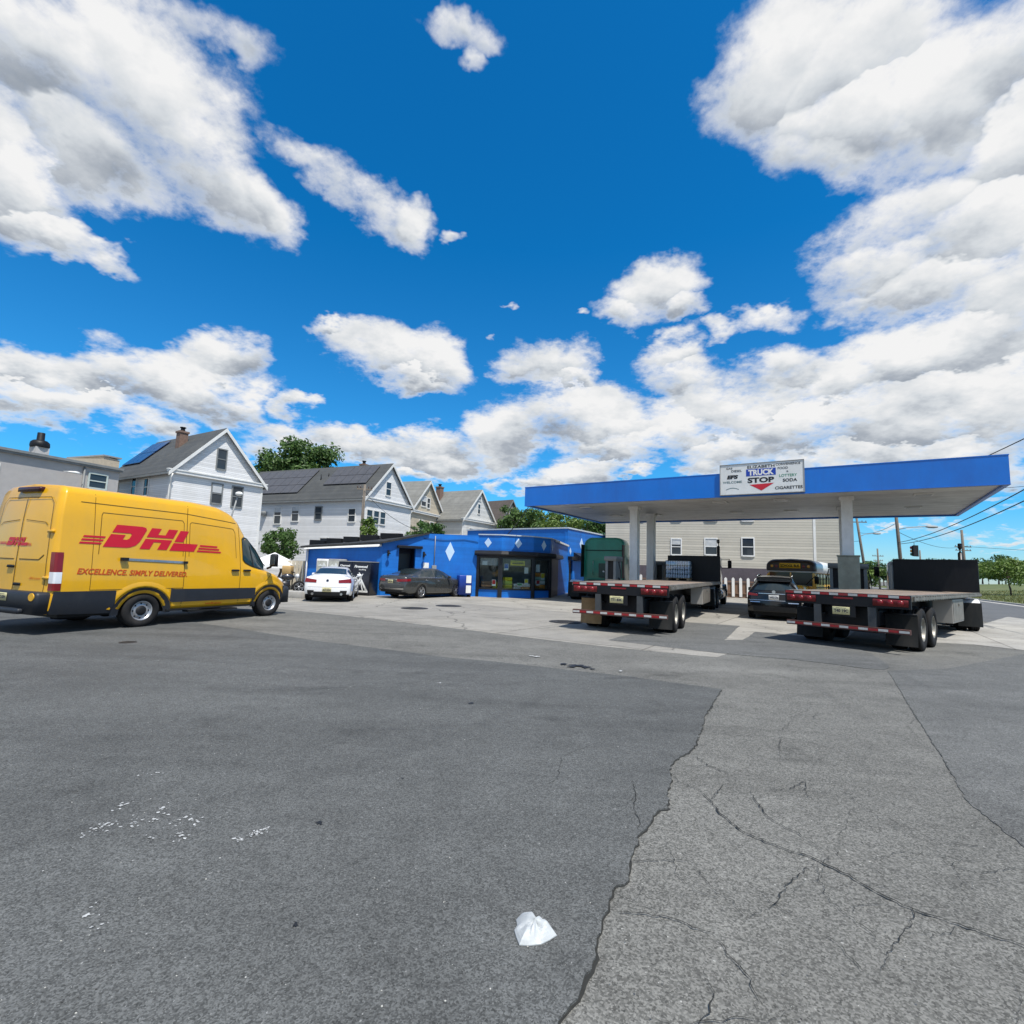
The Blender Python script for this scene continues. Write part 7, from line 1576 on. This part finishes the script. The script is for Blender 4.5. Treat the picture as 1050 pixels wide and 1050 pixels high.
solar(h, 7.07, 7.57, 11.22, 1.0, 6.3, .38, .94, 5, 2, SOLAR)
chimney(h, 4.6, 4.3, 9.6, 11.75, .6)
m = MB(); m.tube([(2.0, 7.4, 9.6), (2.0, 7.4, 10.35)], .05, 8); m.tube([(2.4, 6.8, 10.0), (2.4, 6.8, 10.5)], .05, 8); m.build('vent_groove', BLK, h)
h = house('tan house with a pale grey roof, second gable right of the solar panels', (-11.16, 56.0), 20.5, 7.48, 8.5, 7.65, 11.36, TANS, ROOFP)
g, s_ = faces(7.48)
window(h, g, 2.2, 8.4, 1.0, 1.1, TRIM, blind=.5); window(h, g, 3.5, 8.3, .6, 1.1)
for u in (2.0, 4.4): window(h, g, u, 5.4, .8, 1.3)
chimney(h, 2.2, 3.0, 8.6, 10.4, .35, BLK, False)
h = house('light grey house with a chimney, a weathered roof and a narrow attic window', (-5.75, 60.0), 29.4, 7.17, 8.0, 7.31, 11.06, GREYS, ROOFP)
g, s_ = faces(7.17)
window(h, g, 3.1, 8.2, .5, 1.15); window(h, g, 3.35, 9.85, .35, .35); window(h, g, 1.4, 4.9, .9, 1.3); window(h, g, 4.4, 4.9, .9, 1.3)
chimney(h, 2.6, 5.6, 9.2, 11.7, .7)
h = house('small dark brown house with a steep roof, last of the gabled row', (-1.86, 72.0), 37.9, 5.8, 9.0, 7.68, 11.46, BROWNS, ROOFB, EAVE)
g, s_ = faces(5.8); window(h, g, 2.4, 8.5, .8, 1.3); window(h, g, 1.0, 5.3, .8, 1.3); window(h, g, 3.6, 5.3, .8, 1.3)

# flat-roofed building on the far left
t = thing('flat_roofed_building', 'long flat-roofed grey building behind the van', 'building', (-28.9, 15.5, 0), 20.9 - 90)
LN = 15.55
m = MB(); m.bb(0, LN, 0, 9, 0, 6.45); m.build('wall', pm('grey_render', (.40, .38, .365), .8, var=.08, dirt=(.4, .39, .38), damt=.4, bump=.2), t)
m = MB(); m.bb(-.1, LN + .1, -.16, 9.1, 6.45, 6.55); m.bb(-.1, LN + .1, -.22, .0, 6.55, 6.68); m.build('roof_edge', EAVE, t)
window(t, ((0, 0), (1, 0), (0, -1)), 14.02, 5.35, .85, .75, pm('pale_green_trim', (.5, .56, .52), .6)); window(t, ((0, 0), (1, 0), (0, -1)), 9.0, 4.6, 1.0, 1.2)
m = MB(); m.tube([(13.7, -.07, 6.4), (13.7, -.07, .2)], .05, 8); m.build('downpipe', EAVE, t)
m = MB(); m.bb(11.65, 12.25, .5, 1.1, 6.6, 7.15); c = m.build('chimney', pm('chimney_render', (.5, .48, .46), .8, var=.15), t)
m = MB(); m.lathe([(.40, 7.15), (.42, 7.25), (.40, 7.42), (.30, 7.52), (.17, 7.56), (.16, 7.95), (.001, 7.97)], (11.95, .8, 0), 'Z', 16); m.build('chimney_cowl', BLK, c)
m = MB(); m.bb(9.5, 10.06, .4, 1.0, 6.6, 7.75); m.build('chimney', MATS['chimney_render'], t)
m = MB(); m.tube([(12.6, -.3, 5.95), (13.2, -.35, 6.05), (13.5, -.3, 5.95)], .02, 6); m.ell((13.0, -.45, 5.95), (.3, .12, .07)); m.build('wall_floodlight', TRIM, t)
t = thing('parapet_building', 'tan building with a sloping parapet between the grey building and the white house', 'building', (-29.6, 33.2, 0), 20.9 - 90)
m = MB(); m.ext([(-1, 0), (3.4, 0), (3.4, 8.35), (2.4, 8.45), (2.35, 8.25), (-1, 7.6)], lambda a, b, c: (a, c, b), 0, 4); m.build('wall', pm('tan_brick', (.50, .43, .33), .85, var=.15, scale=5, bump=.3), t)
m = MB(); m.bb(2.3, 3.5, -.08, 4.1, 8.45, 8.55); m.build('coping', STEEL, t)

# large beige building beyond the canopy
def long_building():
    o = (7.87, 42.63); br = 106.94 - 90
    t = thing('apartment_building', 'large beige clapboard building with small white windows, beyond the canopy', 'building', (o[0], o[1], 0), br)
    LN = 15.5
    m = MB(); m.bb(0, LN, 0, 11, 2.25, 8.3); m.build('wall', BEIGE, t)
    m = MB(); m.bb(-.02, LN + .02, -.06, 11, 0, 2.25); m.build('foundation_wall', pm('foundation_mauve', (.10, .085, .10), .85, var=.2, bump=.3, dirt=(.06, .05, .06)), t)
    m = MB(); m.bb(LN - .14, LN + .03, -.03, .2, 2.25, 8.3); m.build('corner_trim', TRIM, t)
    m = MB(); m.ext([(-.4, 8.3), (11.4, 8.3), (5.5, 9.6)], lambda a, b, c: (c, a, b), -.3, LN + .3); m.build('roof', ROOFG, t)
    fc = ((0, 0), (1, 0), (0, -1))
    for k, (u, z, w, hh) in enumerate(((5.27, 3.20, .68, 1.18), (7.80, 3.26, .82, 1.2), (10.48, 3.24, .78, 1.3), (2.4, 3.2, .7, 1.2), (13.4, 3.25, .8, 1.3))):
        if k < 3: window(t, fc, u, z, w, hh, WHITE, blind=(.35, .55, 0)[k])
        if k < 4: window(t, fc, u, 5.95, w, 1.3, WHITE, blind=.5)
    # wing turned away to the right
    m = MB(); m.add([], []); c, s_ = math.cos(R(br)), math.sin(R(br))
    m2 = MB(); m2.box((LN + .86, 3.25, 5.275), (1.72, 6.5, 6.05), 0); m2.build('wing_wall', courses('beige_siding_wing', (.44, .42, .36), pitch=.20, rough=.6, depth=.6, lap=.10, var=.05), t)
    m = MB(); m.box((LN + .87, 3.25, 1.12), (1.74, 6.56, 2.24), 0); m.build('wing_foundation', MATS['foundation_mauve'], t)
    m = MB(); m.bb(LN + 1.62, LN + 1.78, -.05, .25, 2.25, 8.3); m.build('corner_trim', EAVE, t)
long_building()
# white picket fence in front of it
t = thing('picket_fence', 'white picket fence with wide gaps before the mauve foundation', 'fence', (10.4, 40.9, 0), 106.94 - 90)
for k in range(26): m = MB(); x = k * .52; m.ext([(x - .10, .08), (x + .10, .08), (x + .10, 1.42), (x, 1.52), (x - .10, 1.42)], lambda a, b, c: (a, c, b), -.02, .012); m.build('picket', WHITE, t)
for z in (.35, 1.2): m = MB(); m.bb(-.2, 13.3, .012, .06, z - .05, z + .05); m.build('fence_rail', pm('fence_rail_brown', (.20, .12, .08), .8, var=.2), t)
m = MB(); m.bb(-.2, 13.3, .08, .12, .02, 1.1); m.build('fence_backing', MATS['fence_rail_brown'], t)
# ------------------------------------------------------------------ trees
BARK = pm('bark', (.085, .065, .048), .9, var=.35, scale=5, bump=.6, bscale=14)
LEAF = leafmat('leaf_dark', (.014, .045, .010), (.070, .15, .028)); LEAFM = leafmat('leaf_mid', (.018, .055, .010), (.085, .16, .030)); LEAFY = leafmat('leaf_yellow_green', (.035, .085, .012), (.15, .23, .040)); LEAFC = leafmat('needles', (.008, .026, .010), (.035, .075, .022))
def tree(lab, x, y, z0, h, rx, rz, n, leaf, size, seed, trunk_h=None, conifer=False, group=None, cat='tree', name='tree', lobes=9):
    rnd = random.Random(seed); t = thing(name, lab, cat, (x, y, z0), 0, group)
    zc = h - rz; m = MB(); th = trunk_h or max(.3, zc - rz * .55)
    r0 = max(.05, h * .022); top = Vector((rnd.gauss(0, .1) * rx, rnd.gauss(0, .1) * rx, h - rz * (.2 if conifer else .7)))
    pts = [Vector((0, 0, -.1)), Vector((rnd.gauss(0, .04) * h * .1, rnd.gauss(0, .04) * h * .1, th * .5)), Vector((top.x * .5, top.y * .5, th)), top]
    m.tube(pts, [r0 * 1.35, r0, r0 * .85, r0 * .35], 8)
    cl = []
    if conifer:
        for k in range(26):
            f = k / 25; z = h * (.12 + .88 * f); rr = rx * (1 - f) ** .85 * (.75 + .5 * rnd.random()) + .08
            for q in range(max(2, int(7 * (1 - f)) + 2)):
                a = rnd.random() * 2 * PI; e = Vector((math.cos(a) * rr * .62, math.sin(a) * rr * .62, z - rr * .18)); cl.append((e, Vector((rr * .45, rr * .45, h * .035 + .08))))
    else:
        for k in range(lobes * 3):
            a = rnd.random() * 2 * PI; el = math.asin(rnd.uniform(-.75, 1)); q = rnd.uniform(.42, .98)
            e = Vector((math.cos(a) * math.cos(el) * rx * q, math.sin(a) * math.cos(el) * rx * q, zc + math.sin(el) * rz * q)); s = rnd.uniform(.15, .39)
            cl.append((e, Vector((rx * s, rx * s, rz * s * .85))))
            if k % 3 == 0:
                b0 = pts[2].lerp(top, rnd.random() * .8); mid = b0.lerp(e, .5) + Vector((0, 0, rz * .08)); m.tube([b0, mid, e], [r0 * .45, r0 * .3, r0 * .1], 5)
    m.build('trunk', BARK, t)
    vol = [c[1].x * c[1].y * c[1].z for c in cl]; tot = sum(vol); L_ = MB(); vs, fs = [], []
    for (c, r), v in zip(cl, vol):
        for i in range(max(6, int(n * v / tot))):
            d = Vector((rnd.gauss(0, 1), rnd.gauss(0, 1), rnd.gauss(0, 1))); d.normalize(); q = rnd.random() ** .45 * (1.0 + .25 * max(0, rnd.gauss(0, .5)))
            p = c + Vector((d.x * r.x, d.y * r.y, d.z * r.z)) * q
            nrm = (d * .8 + Vector((rnd.gauss(0, .6), rnd.gauss(0, .6), rnd.gauss(.35, .6)))).normalized()
            a = nrm.orthogonal().normalized(); b = nrm.cross(a); w = rnd.random() * 2 * PI; a, b = a * math.cos(w) + b * math.sin(w), b * math.cos(w) - a * math.sin(w)
            s = size * (.6 + .8 * rnd.random()); k = len(vs)
            vs += [p - a * s, p + b * s * .5 + nrm * s * .15, p + a * s, p - b * s * .5 + nrm * s * .15]; fs.append((k, k + 1, k + 2, k + 3))
    L_.add(vs, fs); L_.build('crown', leaf, t, fixn=False)
    return t
tree('large round dark green tree rising behind the two white houses', -31.9, 75, 0, 19.8, 6.1, 4.9, 8000, LEAFM, .30, 1, lobes=13)
tree('leafy bush growing beside the white house, just above the nose of the van', -14.6, 32.6, 0, 3.75, 1.35, 1.25, 2600, LEAFM, .11, 2, .9, cat='bush', name='bush')
tree('thin yellow-green sapling poking above the black shop roof, by the wooden pole', -10.3, 37.0, 0, 4.9, .75, 1.0, 900, LEAFY, .11, 3, 2.6)
tree('low dark bush showing over the shop roof in front of the tan house', -8.3, 48.5, 0, 5.9, 1.7, 1.1, 1800, LEAF, .15, 4, 3.0)
rnd = random.Random(9)
for i, (px, Y, h, rx, con, lf, lab) in enumerate([(.012, 66, 8.6, 2.4, False, LEAFM, 'green tree just right of the small brown house, behind the shop'), (.055, 78, 10.4, 1.9, True, LEAFC, 'dark pointed conifer behind the shop, first of two'),
        (.085, 68, 8.3, 2.7, False, LEAFY, 'paler yellow-green tree behind the shop roof'), (.118, 84, 10.2, 2.0, True, LEAFC, 'dark pointed conifer behind the shop, nearer the canopy'), (.150, 72, 8.2, 3.0, False, LEAF, 'dark broad tree behind the shop, below the canopy corner'),
        (.185, 76, 8.0, 2.8, False, LEAFM, 'green tree showing between the green tractor and the canopy'), (-.025, 92, 8.4, 2.6, False, LEAFM, 'small distant tree between the brown house and the shop roof'), (.035, 95, 8.8, 3.2, False, LEAF, 'distant dark tree low behind the shop roof')]):
    tree(lab, px * Y, Y, 0, h * 1.2, rx * 1.35, h * .36, 4200, lf, .20 if not con else .16, 20 + i, None, con, 'trees behind the shop')
def bz(x, y):
    p = Vector((x, y, 0)) - KO; return bank(p.dot(KU), max(0, p.dot(KV))) if p.dot(KV) > 0 else 0
tree('light green young tree standing alone on the grassy bank', 70.0, 72, bz(70, 72) - .1, 5.3, 3.9, 2.2, 5200, LEAFY, .17, 41, 1.6)
tree('yellow-green bush beside the road, seen left of the black headboard', 35.2, 50.5, 0, 3.4, 1.7, 1.3, 2200, LEAFY, .13, 42, .9, cat='bush', name='bush')
for i, (x, y, h, r) in enumerate([(128, 150, 8, 6), (140, 158, 7.4, 6), (152, 160, 8.4, 6.5), (160, 172, 7, 6), (172, 170, 8.2, 6.5), (118, 158, 6.5, 5), (185, 178, 8.5, 7), (104, 160, 5.8, 4.5), (200, 185, 9, 7), (134, 172, 9, 7), (147, 178, 9.6, 7), (165, 188, 9.4, 8), (180, 196, 9.8, 8), (122, 168, 8.4, 6), (112, 172, 8, 6), (210, 205, 11, 9), (158, 164, 6.6, 6), (176, 184, 8.6, 7)]):
    tree('dark distant tree of the wooded line beyond the grass', x, y, max(0, bz(x, y)) - .2, h, r, h * .42, 1500, LEAF, .42, 60 + i, None, False, 'trees along the far side of the field')
for i, (x, y, h, r) in enumerate([(64, 96, 4.6, 3.6), (72, 112, 5, 4), (86, 130, 5.2, 4.4), (56, 88, 3.2, 2.4)]):
    tree('low dark distant tree under the street lamps', x, y, 0, h, r, h * .42, 1100, LEAF if i % 2 else LEAFM, .32, 80 + i, None, False, 'trees beyond the street lamps')

# ------------------------------------------------------------------ poles, lamps, wires
POLE = pm('weathered_pole', (.17, .145, .12), .85, var=.3, scale=4, bump=.3); WIREM = pm('wire_black', (.02, .02, .022), .6)
def pole(lab, x, y, h, r, lean=(0, 0), arms=(), z0=0., group='utility poles', lamp=None, mat=POLE, trans=False):
    t = thing('utility_pole', lab, 'pole', (x, y, z0), 0, group); m = MB()
    top = Vector((lean[0], lean[1], h)); m.tube([(0, 0, -.2), tuple(top * .5), tuple(top)], [r, r * .88, r * .72], 12); m.build('pole_shaft', mat, t)
    for z, w, a in arms:
        q = top * (z / h); d = Vector((math.cos(R(a)), math.sin(R(a)), 0)) * w / 2
        m = MB(); M = Matrix.Rotation(R(a), 3, 'Z'); m.box(q + Vector((0, 0, 0)), (w, .10, .13), 0, 0, M); ar = m.build('cross_arm', mat, t)
        for k in (-.9, -.5, .5, .9): m = MB(); p = q + d * k; m.lathe([(.001, 0), (.05, .02), (.03, .1), (.05, .14), (.02, .2), (.001, .21)], (p.x, p.y, p.z + .06), 'Z', 10); m.build('insulator', pm('insulator_brown', (.10, .05, .035), .25), ar)
    if trans: m = MB(); q = top * trans; m.cyl((q.x + .36, q.y, q.z - .45), (q.x + .36, q.y, q.z + .45), .25, .25, 16); m.build('transformer', STEEL, t)
    if lamp:
        z, ln, up, a = lamp; q = top * (z / h); d = Vector((math.cos(R(a)), math.sin(R(a)), 0))
        m = MB(); m.tube([q, q + d * ln * .3 + Vector((0, 0, up * .7)), q + d * ln * .8 + Vector((0, 0, up))], .04, 8); la = m.build('lamp_arm', STEEL, t)
        m = MB(); c = q + d * (ln + .0) + Vector((0, 0, up - .02)); M = Matrix.Rotation(R(a), 3, 'Z'); vsr = []
        for s_, w_, hh in ((-.55, .10, .06), (-.3, .18, .12), (.1, .20, .13), (.4, .14, .08)): vsr.append([tuple(c + M @ Vector((s_, w_ * math.cos(2 * PI * k / 12), hh * math.sin(2 * PI * k / 12)))) for k in range(12)])
        m.loft(vsr, 0, True, True); m.build('lamp_head', STEEL, la)
    return t
pole('grey wooden pole standing before the corner of the house with solar panels', -12.9, 44.0, 8.4, .16, (.05, 0), ((8.0, 1.3, 20),), group=None, trans=False)
pole('leaning dark pole with a cross arm, beside the white canopy column', 48.7, 70, 11.0, .19, (-1.35, 0), ((9.6, 2.4, -10),), lamp=(7.6, 2.3, .5, -5))
pole('thick pole with a long street lamp arm behind the black headboard', 36.7, 48, 10.6, .165, (-.55, 0), ((9.4, 2.2, 40),), lamp=(6.5, 3.0, .35, -8), trans=.82)
pole('distant pole with two cross arms above the right part of the black headboard', 75.4, 85, 10.6, .24, (-.3, 0), ((7.8, 3.0, 5), (7.2, 2.8, 5)))
pole('far thin pole with short bars, between the two nearer poles', 79, 110, 8.6, .20, (-.2, 0), ((7.0, 2.4, 0), (6.0, 2.0, 0)))
pole('far thin plain pole seen over the middle of the black headboard', 96, 120, 9.2, .20, (-.1, 0), ())
lp = thing('yard_light', 'small white flood lamp on a slanted grey pole before the tall white house', 'lamp', (-16.2, 30.0, 0), 0)
m = MB(); m.tube([(-.35, 0, -.1), (-.30, 0, 3.9), (.0, 0, 5.35)], [.06, .05, .04], 8); m.build('pole_shaft', STEEL, lp)
m = MB(); m.ell((.08, -.05, 5.42), (.22, .15, .13)); m.build('lamp_head', TRIM, lp)
def wire(lab, p, q, sag, r=.02):
    p, q = Vector(p), Vector(q); m = MB(); m.tube([p.lerp(q, k / 24) - Vector((0, 0, sag * 4 * (k / 24) * (1 - k / 24))) for k in range(25)], r, 6)
    return tag(m.build('overhead_wire', WIREM), lab, 'wire', 'overhead wires')
wire('sagging cable from the lamp pole past the traffic signal, upper of the pair', (36.4, 48, 5.3), (19.5, 16.5, 6.4), .55, .025)
wire('sagging cable from the lamp pole past the traffic signal, lower of the pair', (36.4, 48, 5.15), (19.8, 17.2, 5.75), .55, .025)
wire('wire climbing from behind the right end of the canopy', (36.2, 48, 10.0), (16, 7, 8.6), .6, .025)
wire('thin wire level with the blue canopy edge at its right end', (36.2, 48, 9.8), (44, 20, 9.0), .4, .018)
wire('wire running between the two poles beside the white column', (47.6, 70, 8.2), (36.4, 48, 7.2), .5, .022)
wire('wire between the lamp pole and the far crossed pole', (75.1, 85, 7.9), (36.4, 48, 6.3), .8, .022)
wire('wire from the far crossed pole out over the grass', (75.1, 85, 7.9), (120, 80, 8.6), .8, .03)
wire('lower wire running left from the leaning pole behind the column', (47.8, 70, 7.0), (30, 110, 7.4), .4, .025)
wire('drop cable from the canopy corner down to the shop roof', (.9, 27.1, 4.95), (-.4, 30.4, 3.42), .12, .022)
wire('service wire from the wooden pole to the shop roof', (-12.9, 44, 7.9), (-5.4, 31.4, 3.6), .5, .016)
ts = thing('traffic_signal', 'dark traffic signal hanging on the cable beside the lamp pole', 'traffic light', (36.75, 46.6, 4.62), 165)
m = MB(); m.rbox((0, 0, -.15), (.34, .26, .95), .04); m.bb(-.30, .30, .12, .15, -.66, .36); m.tube([(0, 0, .3), (0, 0, .62)], .02); m.build('signal_body', BLKM, ts)
for k, mt in enumerate((REDL, AMB, pm('green_lens', (.02, .2, .12), .2))):
    m = MB(); m.lathe([(.001, -.135), (.10, -.133), (.11, -.14), (.13, -.30), (.135, -.30), (.115, -.12)], (0, 0, .15 - k * .30), 'Y', 16); m.build('signal_lens', mt, ts)

# ------------------------------------------------------------------ corner between the van and the shop
t = thing('gazebo', 'small white peaked awning tent between the van and the shop', 'tent', (-13.55, 29.6, 0), -10)
m = MB(); pk = (0, 0, 2.05); c = [(-1.15, -1.15, 1.38), (1.15, -1.15, 1.38), (1.15, 1.15, 1.38), (-1.15, 1.15, 1.38)]; d = [(x, y, 1.16) for x, y, z in c]
m.add([pk] + c + d, [(0, 1, 2), (0, 2, 3), (0, 3, 4), (0, 4, 1)] + [(1 + i, 5 + i, 5 + (i + 1) % 4, 1 + (i + 1) % 4) for i in range(4)]); m.build('roof_cloth', pm('tent_white', (.80, .80, .79), .7, var=.06), t)
for x, y, z in c: m = MB(); m.cyl((x * .97, y * .97, 0), (x * .97, y * .97, 1.4), .03, .03, 8); m.build('leg', STEEL, t)
t = thing('board_fence', 'short pale board fence beside the left end of the shop', 'fence', (-12.25, 29.3, 0), -20)
for k in range(6): m = MB(); m.bb(-.55 + k * .20, -.37 + k * .20, -.02, .02, .05, 1.62); m.build('fence_board', pm('cream_board', (.50, .45, .36), .8, var=.2), t)
m = MB(); m.bb(-.6, .65, .02, .07, .35, .43); m.build('fence_rail', MATS['cream_board'], t)
t = thing('motorcycle', 'dark parked motorcycle behind the gap between the van and the white coupe', 'motorcycle', (-11.15, 25.6, 0), 60)
for y in (-.68, .70): wheel(t, 0, y, .31, .13, 1, 'alloy')
m = MB(); m.tube([(0, .70, .31), (0, .52, .80), (0, .46, .95)], .035, 8); m.tube([(0, -.68, .31), (0, -.1, .42), (0, .3, .7), (0, .48, .86)], .05, 8); m.build('bike_frame', STEEL, t)
m = MB(); m.ell((0, .02, .42), (.19, .28, .22)); m.build('engine', pm('engine_dark', (.05, .05, .055), .4, .7), t)
m = MB(); m.ell((0, .16, .80), (.15, .32, .15)); m.build('fuel_tank', paint('bike_black', (.01, .01, .013)), t)
m = MB(); m.rbox((0, -.42, .76), (.28, .68, .12), .09); m.build('seat', BLKM, t)
m = MB(); m.tube([(-.36, .34, 1.06), (-.1, .46, 1.0), (.1, .46, 1.0), (.36, .34, 1.06)], .018, 8); m.build('handlebar', BLKM, t)
m = MB(); m.ell((0, .60, .86), (.10, .09, .11)); m.build('headlight', WLENS, t)
m = MB(); m.tube([(.16, .1, .3), (.19, -.3, .3), (.2, -.85, .42)], .05, 10); m.build('exhaust_pipe', CHROME, t)
m = MB(); m.rbox((0, 0, .15), (2.6, .32, .30), .05); o = m.build('concrete_block', KERBM, None, (-10.0, 22.9, .004), bevel=.01); o.rotation_euler = (0, 0, R(-20)); tag(o, 'low grey concrete kerb block left of the white coupe', 'kerb block')
m = MB(); m.rbox((0, 0, .35), (.5, .4, .7), .04); o = m.build('crate', pm('tan_crate', (.50, .33, .14), .7, var=.25), None, (-12.3, 28.6, 0.62)); tag(o, 'tan crate on a dark stand under the white awning tent', 'crate')
m = MB()
for x in (-.22, .22):
    for y in (-.16, .16): m.bb(x - .025, x + .025, y - .025, y + .025, 0, .58)
m.bb(-.27, .27, -.21, .21, .58, .615); o = m.build('stand', BLKM, None, (-12.3, 28.6, .004)); tag(o, 'dark four-legged stand carrying a tan crate beside the shop', 'stand')
